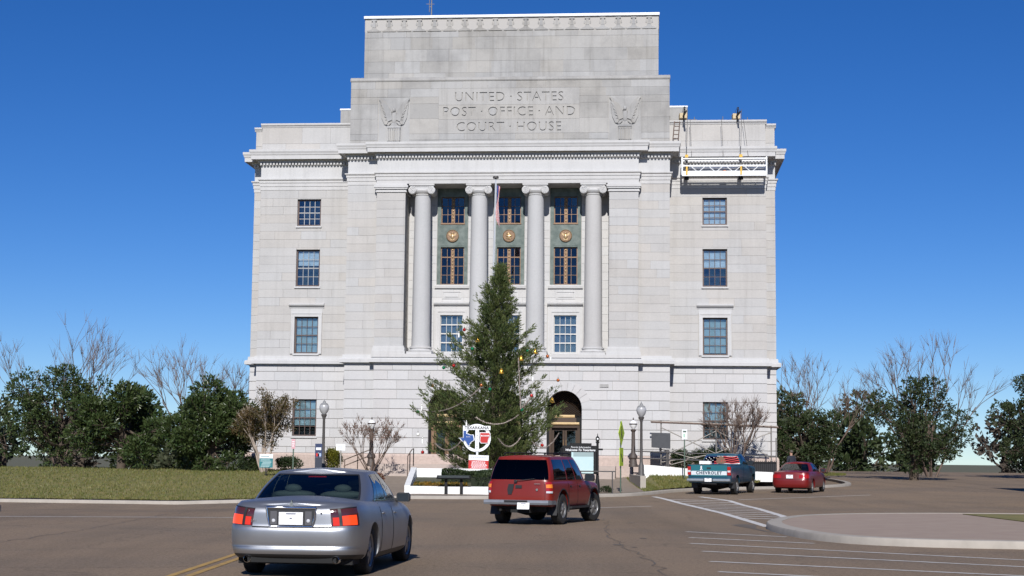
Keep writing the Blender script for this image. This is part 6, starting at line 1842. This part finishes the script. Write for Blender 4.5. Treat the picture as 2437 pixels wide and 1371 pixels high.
# black lectern-style display stand in front of the planter
ds = thing('display_stand', 'black two-legged display stand in front of the white planter', 'display stand', (-2.20, 62.42, .13))
for s in (-1, 1):
    b = MB(); b.box(s * .30 - .055, s * .30 + .055, -.05, .05, 0, .70); b.build('leg', BLACK_METAL, ds)
b = MB(); b.prism_yz([(-.25, .66), (-.27, .69), (.24, .80), (.25, .76)], -.66, .66); b.build('top', BLACK_METAL, ds)
b = MB(); b.add([(-.60, -.235, .708), (.60, -.235, .708), (.60, .20, .800), (-.60, .20, .800)], [(0, 1, 2, 3)]); b.build('display_panel', mat('grey_display_panel', (.06, .07, .07), .5, spec=.2), ds)

# Texarkana emblem sign
SW, SBK, SR, SB = WHITE_METAL, mat('sign_black', (.02, .02, .022), .5), mat('sign_red', (.50, .025, .02), .4), mat('sign_blue', (.02, .075, .28), .4)
tx = thing('emblem_sign', 'round white Texarkana sign with blue Texas and red Arkansas maps', 'sign', (-1.42, 67.45, 0))
b = MB(); b.tube([(.02, .03, .7), (.02, .03, 2.0)], .05, 10); b.build('post', SW, tx)
b = MB(); n = 40
ring = [(.59 * math.cos(2 * PI * k / n), .59 * math.sin(2 * PI * k / n)) for k in range(n)]; rin = [(.47 * math.cos(2 * PI * k / n), .47 * math.sin(2 * PI * k / n)) for k in range(n)]
vs = [(x, y, z + 2.46) for y in (-.02, .02) for rg in (ring, rin) for x, z in rg]
fs = []
for k in range(n):
    k1 = (k + 1) % n
    fs += [(k, k1, n + k1, n + k), (2 * n + k1, 2 * n + k, 3 * n + k, 3 * n + k1), (k, 2 * n + k, 2 * n + k1, k1), (n + k1, 3 * n + k1, 3 * n + k, n + k)]
b.add(vs, fs); b.build('ring', SW, tx, smooth=30)
b = MB(); b.box(-.59, .57, -.055, .0, 2.80, 2.97); b.build('name_bar', SW, tx)
b = MB(); b.box(-.07, .09, -.045, .0, 1.90, 2.80); b.build('upright_bar', SW, tx)
lettering('TEXARKANA', .165, SBK, tx, (-.01, -.060, 2.885), .003, spacing=1.08, offset=.004)
for k, ch in enumerate('STATELINE'): lettering(ch, .085, SBK, tx, (.01, -.049, 2.735 - k * .088 - (.03 if k > 4 else 0)), .002)
TEXAS = [(.28, 1.0), (.46, 1.0), (.46, .80), (.60, .76), (.75, .70), (.90, .72), (.95, .60), (.98, .45), (.97, .36), (.80, .26), (.70, .12), (.70, .0), (.60, .03), (.52, .14), (.44, .30), (.34, .36), (.26, .28), (.18, .34), (.08, .46), (.0, .50), (.28, .50)]
ARK = [(.04, .98), (.92, .98), (.90, .88), (1.0, .88), (.94, .72), (.90, .60), (.80, .40), (.76, .05), (.14, .05), (.14, .14), (.04, .16), (.06, .5)]
def state(poly, x0, z0, w, h, m, nm):
    cx = sum(p[0] for p in poly) / len(poly); cz = sum(p[1] for p in poly) / len(poly)
    bk = MB(); bk.prism_xz([(x0 + (cx + (p[0] - cx) * 1.14) * w, z0 + (cz + (p[1] - cz) * 1.14) * h) for p in poly][::-1], -.066, -.056); o = bk.build(nm, SW, tx)
    q = MB(); q.prism_xz([(x0 + p[0] * w, z0 + p[1] * h) for p in poly][::-1], -.076, -.062); q.build('map_face', m, o); return o
TEXAS = [(.28, 1.0), (.46, 1.0), (.46, .80), (.60, .76), (.75, .70), (.90, .72), (.95, .60), (.98, .45), (.97, .36), (.80, .26), (.70, .12), (.70, .0), (.60, .03), (.52, .14), (.44, .30), (.34, .36), (.26, .28), (.18, .34), (.08, .46), (.0, .50), (.28, .52)]
o = state(TEXAS, -.74, 2.14, .62, .62, SB, 'texas_map'); lettering('TEXAS', .06, SW, o, (-.37, -.080, 2.50), .002)
o = state(ARK, .12, 2.24, .44, .44, SR, 'arkansas_map'); bq = MB(); bq.box(.17, .51, -.081, -.077, 2.53, 2.58); bq.build('name_strip', SW, o); lettering('ARKANSAS', .052, SR, o, (.34, -.084, 2.555), .002)
b = MB(); b.box(-.38, .46, -.06, -.03, 1.52, 1.74); nb = b.build('notice_head', SW, tx); nb.rotation_euler = (0, .03, 0)
b = MB(); b.box(-.38, .46, -.06, -.03, 1.10, 1.52); nr = b.build('notice_board', SR, tx); nr.rotation_euler = (0, .03, 0)
b = MB()
rr = random.Random(2)
for k in range(7):
    z = 1.46 - k * .05; x = -.30 + rr.uniform(0, .06)
    while x < .38 - rr.uniform(0, .06):
        w_ = rr.uniform(.03, .09); b.box(x, x + w_, -.064, -.061, z - .013, z + .013); x += w_ + .02
b.build('print_lines', SW, nr)
b = MB(); x = -.30
while x < .36:
    w_ = rr.uniform(.03, .08); b.box(x, x + w_, -.064, -.061, 1.635, 1.665); x += w_ + .02
b.build('print_lines', mat('faint_print', (.35, .38, .50), .6), nb)

# black visitor board with lamp-topped post
kb = thing('visitor_board', 'black visitor information board with pale map and lamp-topped post', 'sign', (0, 65.95, 0))
lathe_obj('post', [(.14, .12), (.14, .20), (.11, .24), (.10, .55), (.065, .85), (.055, 1.0), (.05, 2.28), (.08, 2.30), (.08, 2.34)], BLACK_METAL, kb, 14, 40, (3.60, 0, 0))
lathe_obj('post', [(.14, .12), (.14, .20), (.11, .24), (.10, .55), (.065, .85), (.055, 1.0), (.05, 2.05)], BLACK_METAL, kb, 14, 40, (2.10, 0, 0))
ln = lathe_obj('lantern', [(.05, 2.34), (.075, 2.40), (.085, 2.48), (.05, 2.54), (.02, 2.57), (.012, 2.66), (.001, 2.68)], BLACK_METAL, kb, 12, 40, (3.60, 0, 0))
b = MB(); b.sphere((3.60, -.05, 2.45), (.045, .05, .05), 10, 6); b.build('lantern_glass', WHITE_GLOBE, ln)
b = MB(); b.box(2.15, 3.545, -.06, .06, 1.00, 2.17); b.box(2.45, 3.35, -.055, .055, 2.17, 2.27); b.box(3.36, 3.82, -.04, .04, 1.985, 2.06); bd = b.build('board', BLACK_METAL, kb)
b = MB(); b.box(2.52, 3.43, -.068, -.060, 1.03, 1.90); b.build('map_panel', mat('pale_map', (.52, .66, .66), .3, var=.5, scale=3, col2=(.40, .58, .60)), bd)
b = MB(); b.box(2.60, 3.43, -.072, -.069, 1.72, 1.90); b.build('map_header', mat('grey_map_header', (.28, .36, .36), .4), bd)
lettering('Tourist Information', .105, SW, bd, (2.90, -.064, 2.10), .002, shear=.25)
lettering('Welcome To Texarkana', .125, SW, bd, (2.88, -.064, 1.985), .002, shear=.25, offset=.003)
# hand rails
def rail(label, pts_list, posts, m, r_=.025, loc=(0, 0, 0), cat='handrail'):
    t = thing('handrail', label, cat, loc)
    for pts in pts_list:
        b = MB(); b.tube(pts, r_, 8); b.build('rail', m, t, smooth=60)
    for (x, y, z0, z1) in posts:
        b = MB(); b.tube([(x, y, z0), (x, y, z1)], r_, 8); b.build('post', m, t, smooth=60)
    return t
rail('pipe handrail beside the black visitor board', [[(2.3, 65.7, 1.12), (4.32, 65.7, 1.12)]], [(4.20, 65.7, .1, 1.12), (2.9, 65.7, .1, 1.12)], DARK_GREY)
rail('dark iron handrail at the left end of the stairs', [[(-4.84, 75.4, .72), (-4.84, 75.4, 1.68), (-4.76, 77.2, 2.0), (-4.72, 77.9, 2.05), (-4.72, 77.9, 1.2)]], [(-4.80, 76.4, .75, 1.84)], RUST_STEEL)
rail('sloping ramp handrail behind the bare myrtle at left', [[(-8.4, 80.6, 1.45), (-7.1, 80.6, 1.98)], [(-8.4, 80.6, 1.15), (-7.1, 80.6, 1.68)]], [(-8.35, 80.6, .8, 1.45), (-7.7, 80.6, .9, 1.74)], RUST_STEEL)
rail('level pipe rail running along the right ramp', [[(6.1, 80.3, 2.05), (13.3, 79.9, 1.85)], [(6.1, 80.3, 1.70), (13.3, 79.9, 1.52)]], [(6.15, 80.3, .9, 2.05), (7.9, 80.2, .9, 2.0), (10.0, 80.1, .9, 1.94), (12.2, 79.95, .9, 1.88)], DARK_GREY, .03)
# stair flank and ramp walls
fw_ = MB(); fw_.prism_xz([(6.45, .6), (12.9, .6), (12.9, 1.07), (8.8, 1.20), (7.0, 1.35), (6.45, 1.38)], 78.4, 78.65)
tag(fw_.build('ramp_wall', WHITE_PAINT), 'long low white ramp wall behind the pickup', 'wall')
b = MB(); b.box(5.78, 6.03, 71.0, 77.6, .1, .90); tag(b.build('cheek_wall', CONCRETE), 'short concrete cheek wall at the edge of the right lawn', 'wall')
b = MB(); b.box(8.2, 8.85, 80.9, 81.1, .9, 1.62)
# black slatted fence piece behind red car
bf = thing('iron_fence', 'short black iron fence right of the pickup at the ramp', 'fence', (11.75, 79.5, .9))
b = MB(); b.box(0, 1.5, -.02, .02, .62, .66); b.box(0, 1.5, -.02, .02, .08, .12); b.build('rail', BLACK_METAL, bf)
for k in range(16):
    b = MB(); b.box(k * .1 - .012, k * .1 + .012, -.012, .012, 0, .72); b.build('bar', BLACK_METAL, bf)
b = MB(); b.box(0, 1.5, .025, .035, .05, .68); b.build('backing_panel', SEAT_DK, bf)
# dark monument slab on a post
mn = thing('dark_monument', 'dark tilted monument slab behind the scaffold at left', 'monument', (7.57, 80.3, .9))
b = MB(); b.prism_xz([(-.47, 1.34), (.47, 1.28), (.47, 2.06), (-.47, 2.08)], -.08, .08); b.build('slab', mat('dark_slate', (.055, .058, .065), .5, var=.5, scale=6), mn)
b = MB(); b.box(.26, .42, -.06, .06, 0, 1.22); b.build('post', DARK_GREY, mn)
# signs
GREEN_POST = mat('green_sign_post', (.07, .11, .08), .6); YG = mat('fluorescent_yellow_green', (.45, .62, .02), .5)
pd = thing('pedestrian_sign', 'fluorescent yellow-green diamond sign seen almost edge-on', 'sign', (4.62, 66.6, .1), math.radians(72))
b = MB(); b.tube([(0, .02, 0), (0, .02, 3.1)], .03, 8); b.build('post', GREEN_POST, pd)
b = MB(); b.prism_xz([(0, 2.10), (.50, 2.61), (0, 3.13), (-.50, 2.61)], -.02, .0); dp = b.build('diamond_plate', YG, pd)
b = MB(); b.sphere((.02, -.022, 2.86), (.05, .004, .05), 10, 6); b.prism_xz([(-.05, 2.60), (.08, 2.60), (.08, 2.80), (-.03, 2.80)], -.024, -.02); b.prism_xz([(-.14, 2.38), (-.07, 2.38), (.02, 2.61), (-.05, 2.61)], -.024, -.02); b.prism_xz([(.09, 2.38), (.16, 2.38), (.08, 2.61), (.01, 2.61)], -.024, -.02); b.build('walking_figure', SBK, dp)
b = MB(); b.box(-.30, .30, -.02, .0, 1.25, 2.0); lp = b.build('lower_plate', YG, pd)
b = MB(); b.prism_xz([(-.15, 1.72), (.10, 1.50), (.04, 1.44), (.20, 1.40), (.20, 1.58), (.15, 1.54), (-.11, 1.78)], -.026, -.02); b.build('arrow', SBK, lp)
def post_sign(name, label, loc, post_h, panels, post_m=GREEN_POST, rz=0.0):
    t = thing(name, label, 'sign', loc, rz)
    b = MB(); b.box(-.028, .028, 0, .05, 0, post_h); b.build('post', post_m, t)
    for (x0, x1, z0, z1, m, marks) in panels:
        b = MB(); b.box(x0, x1, -.03, -.004, z0, z1); p = b.build('panel', m, t)
        for (a, c, e, f_, mm) in marks:
            q = MB(); q.box(a, c, -.034, -.0305, e, f_); q.build('mark', mm, p)
    return t
rr = random.Random(8)
def lines(x0, x1, z0, z1, n, m):
    out = []
    for k in range(n):
        z = z1 - (k + .5) * (z1 - z0) / n; a = x0 + rr.uniform(0, .2) * (x1 - x0); c = x1 - rr.uniform(0, .25) * (x1 - x0); out.append((a, c, z - .2 * (z1 - z0) / n, z + .2 * (z1 - z0) / n, m))
    return out
TEALM = mat('teal_sign_face', (.02, .17, .19), .5)
t = post_sign('bank_sign', 'teal sign board with white heading in front of the magnolia shrubs', (-11.3, 74.0, .75), .3, [(-.31, .31, .76, .95, SW, lines(-.26, .26, .82, .89, 1, TEALM)), (-.31, .31, .33, .758, TEALM, lines(-.27, .27, .36, .72, 6, mat('pale_teal_print', (.45, .60, .60), .5)))], BLACK_METAL)
post_sign('parking_sign', 'small red and white no-parking plate on a thin post', (-10.33, 76.0, .85), 1.58, [(-.085, .085, 1.12, 1.58, mat('faded_pink_sign', (.60, .33, .36), .5), lines(-.06, .06, 1.2, 1.5, 3, SW))])
post_sign('blue_sign', 'narrow blue sign with red badge at the foot of the left acorn lamp', (-9.05, 75.4, .82), .8, [(-.165, .165, .76, 1.40, mat('navy_sign', (.02, .035, .10), .45), [(-.12, .12, 1.10, 1.22, SW), (-.12, .0, .80, .95, SR), (.0, .12, .80, .95, mat('pale_blue', (.35, .45, .62), .5)), (-.03, .03, .80, .97, SW)]), (-.165, .165, .0, .755, mat('navy_post_box', (.025, .03, .05), .5), [])], BLACK_METAL)
post_sign('white_notice', 'small white notice board by the left ramp rail', (-8.20, 77.2, .85), 1.1, [(-.22, .22, 1.07, 1.38, SW, lines(-.17, .17, 1.12, 1.34, 4, mat('grey_print', (.5, .5, .5), .6)))], STEEL)
post_sign('parking_sign', 'white and green parking plate on a green post left of the pickup', (8.40, 77.0, .75), 1.95, [(-.125, .125, 1.86, 2.34, SW, [(-.08, .08, 2.20, 2.28, GREEN_POST), (-.06, .02, 1.96, 2.14, mat('pale_green_print', (.35, .55, .42), .5))])])

# flag pole with a hanging flag
fp = thing('flagpole', 'tall white flagpole rising behind the cedar', 'flagpole', (-.90, 77.0, .7))
b = MB(); b.tube([(-.12, 0, -.2), (-.06, 0, 7), (.05, 0, 14.55)], [.06, .045, .035], 12); b.build('pole', mat('pale_grey_pole', (.45, .47, .50), .45), fp, smooth=60)
b = MB(); b.lathe([(.03, 14.55), (.13, 14.58), (.15, 14.63), (.13, 14.68), (.001, 14.70)], (.05, 0, 0), 14); b.build('cap', DARK_GREY, fp, smooth=50)
b = MB(); b.tube([(-.07, -.09, 1.2), (.10, -.09, 14.5)], .008, 5); b.build('rope', WHITE_METAL, fp)
fl = MB(); NU, NV = 15, 22
def cloth(u, v):      # u from hoist to fly, v downwards
    fold = .07 * math.sin(u * 11 + v * 2.2) * (.4 + .6 * v)
    x = .07 + u * (.20 - .06 * v) + .05 * math.sin(v * 5 + u * 3); y = fold - .05 * u
    z = 14.25 - v * (1.55 + .50 * u) - .10 * u
    return (x, y, z)
vs = [cloth(i / NU, j / NV) for i in range(NU + 1) for j in range(NV + 1)]
for i in range(NU):
    for j in range(NV):
        blue = (i < 6 and j < 12)
        fl.add([vs[i * (NV + 1) + j], vs[(i + 1) * (NV + 1) + j], vs[(i + 1) * (NV + 1) + j + 1], vs[i * (NV + 1) + j + 1]], [(0, 1, 2, 3)], 2 if blue else ((i // 1 + j // 4) % 2))
o = fl.build('hanging_flag', [FLAG_RED, FLAG_WHITE, FLAG_BLUE], None, smooth=70, weld=.0005, loc=(-.90, 77.0, .7))
tag(o, 'red, white and blue flag hanging limp from the flagpole top', 'flag')

# tube scaffold along the lower right wall
sc = thing('tube_scaffold', 'steel tube scaffold frame standing across the lower right wall', 'scaffold', (0, 0, 0))
def sct(p, q, r_=.028, m=STEEL, nm='tube'):
    b = MB(); b.tube([p, q], r_, 8); b.build(nm, m, sc, smooth=60)
SX = [(7.62, 80.75, 3.52), (10.39, 80.6, 3.44), (13.14, 80.4, 3.32)]
for (x, y, z) in SX:
    sct((x, y, .85), (x, y, z + .08), .034); sct((x + .12, y - .75, .85), (x + .12, y - .75, z - .55), .03, STEEL, 'tube') if x > 13 else None
PLANK = mat('scaffold_plank', (.33, .25, .17), .85, var=.5, scale=4)
b = MB(); b.tube([(7.1, 80.68, 3.52), (10.4, 80.55, 3.43), (13.5, 80.3, 3.30)], .045, 8); b.build('ledger', RUST_STEEL, sc)
b = MB(); b.tube([(7.1, 80.9, 3.58), (13.5, 80.55, 3.36)], .03, 8); b.build('ledger', STEEL, sc)
for (a, c) in ((((7.62, 80.7, 3.25)), (10.39, 80.55, 1.95)), ((7.62, 80.7, 1.70), (10.39, 80.55, 3.10)), ((10.39, 80.55, 1.95), (7.62, 80.7, 1.5)), ((10.39, 80.5, 2.0), (13.14, 80.35, 3.05)), ((10.39, 80.5, 3.1), (13.14, 80.35, 1.80)), ((7.62, 80.7, 2.15), (10.39, 80.55, 1.40)), ((10.39, 80.5, 1.95), (13.14, 80.3, 1.25)), ((7.62, 80.7, 1.25), (10.39, 80.6, 2.0)), ((11.5, 80.4, 1.65), (13.14, 80.3, 1.35))):
    sct(a, c, .024)
for (x, y, z) in SX:
    b = MB(); b.box(x - .08, x + .08, y - .08, y + .08, .83, .86); b.build('base_plate', STEEL, sc)

# hanging work platform at the right cornice
YELLOW = mat('yellow_hoist', (.65, .38, .03), .5); ROPE = mat('wire_rope', (.10, .095, .09), .6)
sw = thing('hanging_work_platform', 'white hanging work platform slung below the right cornice', 'scaffold platform', (0, 0, 0))
X0, X1, YF, YB, ZF = 8.86, 13.24, 81.85, 82.45, 16.46
b = MB(); b.box(X0, X1, YF, YB, ZF - .05, ZF + .02); b.build('deck', STEEL, sw)
b = MB(); b.box(X0, X1, YF - .04, YF, ZF - .06, ZF + .20); b.build('toe_board', WHITE_METAL, sw)
for z in (ZF + .48, ZF + .86):
    for y in (YF - .02, YB):
        b = MB(); b.box(X0, X1, y - .03, y + .03, z - .03, z + .035); b.build('rail', WHITE_METAL, sw)
for k in range(2):
    x = (X0, X1)[k]
    b = MB()
    for y in (YF - .02, YB): b.box(x - .035, x + .035, y - .035, y + .035, ZF, ZF + .95)
    b.box(x - .03, x + .03, YF, YB, ZF + .83, ZF + .89); b.build('end_frame', WHITE_METAL, sw)
for k in range(8):
    xa = X0 + .45 + k * (X1 - X0 - .7) / 8; xb = xa + .30
    b = MB(); b.tube([(xa, YF - .02, ZF + .46), (xb, YF - .02, ZF + .2)] if k % 2 == 0 else [(xa, YF - .02, ZF + .2), (xb, YF - .02, ZF + .46)], .022, 6); b.build('brace', WHITE_METAL, sw)
for k, x in enumerate((9.10, 11.92)):
    b = MB(); b.box(x - .10, x + .10, YF + .1, YF + .45, ZF + .05, ZF + .55); b.box(x - .05, x + .05, YF + .2, YF + .35, ZF + .55, ZF + 1.10); h = b.build('hoist', DARK_GREY, sw)
    b = MB(); b.box(x - .045, x + .045, YF - .07, YF - .045, ZF + .0, ZF + .45); b.box(x - .08, x + .08, YF + .1, YF + .4, ZF + .95, ZF + 1.10); b.build('hoist_guard', YELLOW, sw)
    b = MB(); b.lathe([(.09, -.12), (.11, 0), (.09, .12)], (x, YF + .3, ZF - .12), 12, 'x'); b.build('guide_wheel', BLACK_METAL, sw)
    b = MB(); b.tube([(x, YF + .28, ZF + 1.1), (x + .05, 81.9, 19.95)], .014, 5); b.build('suspension_rope', ROPE, sw)
for x, xt in ((9.4, 9.3), (11.05, 10.95), (12.4, 12.1)):
    b = MB(); b.tube([(x, YB + .05, ZF + .6), (xt, 82.6, 19.6)], .011, 4); b.build('safety_line', ROPE, sw)
b = MB(); b.sphere((11.1, YF + .3, ZF + .18), (.16, .12, .14), 10, 7); tag(b.build('bucket', mat('orange_bucket', (.60, .20, .08), .6)), 'small orange bucket standing on the hanging work platform', 'bucket')
_c = Vector((11.05, 82.1, 0)); sw.rotation_euler.z = YAW; sw.location = _c - Matrix.Rotation(YAW, 3, 'Z') @ _c      # parallel to the wall
# roof outriggers
CRATE = mat('pale_weight_block', (.55, .44, .28), .8)
for k, x in enumerate((9.06, 11.90)):
    og = thing('roof_outrigger', 'roof outrigger beam with pale weights, ' + ('nearer the attic' if k == 0 else 'farther right, with pulley'), 'outrigger', (x, 83.0, 19.5))
    b = MB(); b.tube([(0, -1.0, .36), (0, 2.6, .45)], .05, 8); b.build('beam', BLACK_METAL, og)
    b = MB(); b.tube([(-.04, -.1, -.0), (-.02, -.1, .45), (.03, -.1, .80)], .035, 8); b.build('mast', BLACK_METAL, og)
    b = MB(); b.box(-.2, .2, .3, .8, .28, .55); b.build('weight', CRATE, og)
    b = MB(); b.tube([(-.75, .6, .2), (.75, .6, .25)], .02, 6); b.tube([(-.7, .6, -.1), (-.7, .6, .45)], .02, 6); b.tube([(.62, .6, -.1), (.62, .6, .4)], .02, 6); b.build('guard_rail', STEEL, og)
    b = MB(); b.tube([(0, -1.0, .36), (-.02, -.1, .80), (0, 2.5, .46)], .012, 5); b.build('stay', ROPE, og)
ld = thing('roof_ladder', 'short dark ladder leaning against the attic above the cornice', 'ladder', (8.35, 82.0, 18.25))
for s in (0, .28):
    b = MB(); b.tube([(s - .02, -.3, 0), (s + .12, .25, 1.1)], .028, 6); b.build('stile', RUST_STEEL, ld)
for k in range(5):
    t = .08 + k * .22; b = MB(); b.tube([(-.02 + .14 * t, -.3 + .55 * t, 1.1 * t), (.26 + .14 * t, -.3 + .55 * t, 1.1 * t)], .025, 6); b.build('rung', RUST_STEEL, ld)
an = thing('roof_antenna', 'thin whip antenna on the roof left of centre', 'antenna', (-4.62, 86.0, 25.3))
b = MB(); b.tube([(0, 0, 0), (0, 0, 1.5), (0, 0, 3.0)], [.04, .03, .015], 8); b.build('mast', STEEL, an)
b = MB(); b.tube([(-.12, 0, .9), (-.12, 0, 1.9)], .02, 6); b.tube([(-.12, 0, 1.2), (0, 0, 1.2)], .02, 6); b.tube([(-.3, 0, 1.35), (.15, 0, 1.35)], .015, 6); b.build('side_arm', STEEL, an)

# white lattice fence and a person by the far right corner
lf = thing('white_lattice', 'white lattice screen beyond the right corner of the courthouse', 'fence', (16.4, 98.5, .8))
for k in range(6):
    b = MB(); b.box(0, .9, -.02, .02, .25 + k * .22, .33 + k * .22); b.build('slat', WHITE_METAL, lf)
for k in range(5):
    b = MB(); b.box(k * .2, k * .2 + .06, -.05, -.02, 0, 1.5); b.build('slat', WHITE_METAL, lf)
def person(loc, rz, label):
    J = {'pel': (0, 0, .95), 'bel': (0, 0, 1.12), 'che': (0, .01, 1.35), 'nec': (0, 0, 1.50), 'hd0': (0, -.01, 1.58), 'hd1': (0, -.015, 1.68), 'hd2': (0, 0, 1.76),
         'lsh': (-.18, 0, 1.43), 'lel': (-.25, .03, 1.17), 'lwr': (-.24, -.06, .94), 'lha': (-.235, -.09, .84), 'rsh': (.18, 0, 1.43), 'rel': (.25, .03, 1.17), 'rwr': (.24, -.06, .94), 'rha': (.235, -.09, .84),
         'lhi': (-.10, 0, .90), 'lkn': (-.11, -.03, .50), 'lan': (-.11, .05, .09), 'lto': (-.12, -.12, .04), 'rhi': (.10, 0, .90), 'rkn': (.11, -.06, .50), 'ran': (.11, -.02, .09), 'rto': (.12, -.18, .04)}
    R_ = dict(pel=.15, bel=.145, che=.165, nec=.06, hd0=.075, hd1=.095, hd2=.07, lsh=.085, lel=.055, lwr=.035, lha=.032, rsh=.085, rel=.055, rwr=.035, rha=.032, lhi=.10, lkn=.065, lan=.045, lto=.035, rhi=.10, rkn=.065, ran=.045, rto=.035)
    E_ = [('pel', 'bel'), ('bel', 'che'), ('che', 'nec'), ('nec', 'hd0'), ('hd0', 'hd1'), ('hd1', 'hd2'), ('che', 'lsh'), ('lsh', 'lel'), ('lel', 'lwr'), ('lwr', 'lha'), ('che', 'rsh'), ('rsh', 'rel'), ('rel', 'rwr'), ('rwr', 'rha'), ('pel', 'lhi'), ('lhi', 'lkn'), ('lkn', 'lan'), ('lan', 'lto'), ('pel', 'rhi'), ('rhi', 'rkn'), ('rkn', 'ran'), ('ran', 'rto')]
    ks = list(J); me = bpy.data.meshes.new('body'); me.from_pydata([J[k] for k in ks], [(ks.index(a), ks.index(c)) for a, c in E_], [])
    o = bpy.data.objects.new('body', me); COL.objects.link(o)
    m = o.modifiers.new('skin', 'SKIN'); sv = me.skin_vertices[0].data if me.skin_vertices else None
    if sv is None:
        bm = bmesh.new(); bm.from_mesh(me); bm.verts.layers.skin.verify(); bm.to_mesh(me); bm.free(); sv = me.skin_vertices[0].data
    for i, k in enumerate(ks): sv[i].radius = (R_[k], R_[k] * (.8 if k in ('che', 'bel', 'pel') else 1)); sv[i].use_root = (k == 'pel')
    s2 = o.modifiers.new('sub', 'SUBSURF'); s2.levels = 2; s2.render_levels = 2
    dg = bpy.context.evaluated_depsgraph_get(); dg.update(); out = bpy.data.meshes.new_from_object(o.evaluated_get(dg)); bpy.data.objects.remove(o)
    out.materials.clear()
    for mm in (mat('dark_suit', (.018, .02, .032), .8), mat('skin', (.45, .26, .19), .6)): out.materials.append(mm)
    for p in out.polygons:
        c = p.center; p.material_index = 1 if (c.z > 1.52 or c.z < .92 and abs(c.x) > .2 and c.z > .7) else 0; p.use_smooth = True
    t = thing('person', label, 'person', loc, rz); link('body', out, t)
    b = MB(); b.sphere((0, .02, 1.73), (.098, .11, .085), 14, 9); b.build('hair', mat('grey_hair', (.10, .085, .07), .8), t, smooth=60)
    b = MB(); b.prism_xz([(-.035, 1.50), (.035, 1.50), (.0, 1.28)], -.152, -.14); b.build('shirt_front', FLAG_WHITE, t)
    for s in (-1, 1):
        b = MB(); b.sphere((s * .035, -.098, 1.675), (.014, .008, .009), 8, 5); b.build('eye', SBK, t)
    b = MB(); b.sphere((0, -.112, 1.645), (.014, .02, .024), 8, 6); b.build('nose', MATS['skin'], t)
person((14.95, 85.0, .40), math.radians(200), 'person in a dark suit beyond the dark red saloon')

# brick shop row added out of view to darken reflections in the car sides
BRICKW = mat('weathered_brick', (0.20, 0.105, 0.075), .9, var=.6, scale=1.2, col2=(0.13, 0.075, 0.058), bump=.2, bscale=18, detail=8)
TRIMW = mat('pale_brick_trim', (0.36, 0.32, 0.27), .85, var=.4, scale=3)
def added_shop_row(label, x, y0, y1, h, depth, n, seed):
    t = thing('added_brick_row', label, 'building', (x, y0, -.1)); rr = random.Random(seed); L_ = y1 - y0
    b = MB(); b.box(.25, depth, 0, L_, 0, h); b.build('wall', BRICKW, t)
    b = MB(); b.box(-.05, .25, 0, L_, h - .9, h - .65); b.box(0, .25, 0, L_, h - .65, h); b.box(-.10, .25, -.05, L_ + .05, h, h + .18); b.box(-.04, .25, 0, L_, 3.35, 3.75); b.build('cornice', TRIMW, t)
    bay = L_ / n
    for k in range(n):
        ya, yb = k * bay, (k + 1) * bay
        b = MB(); b.box(0, .25, ya, ya + .45, 0, h - .9); b.box(0, .25, yb - .45, yb, 0, h - .9); b.box(0, .25, ya + .45, yb - .45, 3.75, 4.4); b.box(0, .25, ya + .45, yb - .45, 6.2, h - .9); b.build('pier', BRICKW, t)
        for (za, zb, nm, m) in ((.5, 3.35, 'shop_window', GLASS_DK), (4.4, 6.2, 'window', GLASS)):
            b = MB(); b.box(.02, .16, ya + .45, yb - .45, za, za + .09); b.box(.02, .16, ya + .45, yb - .45, zb - .09, zb); b.box(.02, .16, ya + .45, ya + .54, za, zb); b.box(.02, .16, yb - .54, yb - .45, za, zb); b.box(.04, .14, (ya + yb) / 2 - .04, (ya + yb) / 2 + .04, za, zb); w = b.build(nm, WIN_BROWN, t)
            b = MB(); b.box(.08, .09, ya + .5, yb - .5, za + .05, zb - .05); b.build('pane', m, w)
            b = MB(); b.box(.20, .22, ya + .46, yb - .46, za, zb); b.build('room_dark_panel', ROOM_DARK_PAINT, w)  # near-black panel painted for the dark shop interior
        b = MB(); b.box(0, .2, ya + .45, yb - .45, 0, .5); b.build('stall_riser', TRIMW, t)
added_shop_row('two-storey brick shop row added out of view at right for the cars to reflect', 25.0, 2.0, 73.0, 7.6, 14, 15, 3)
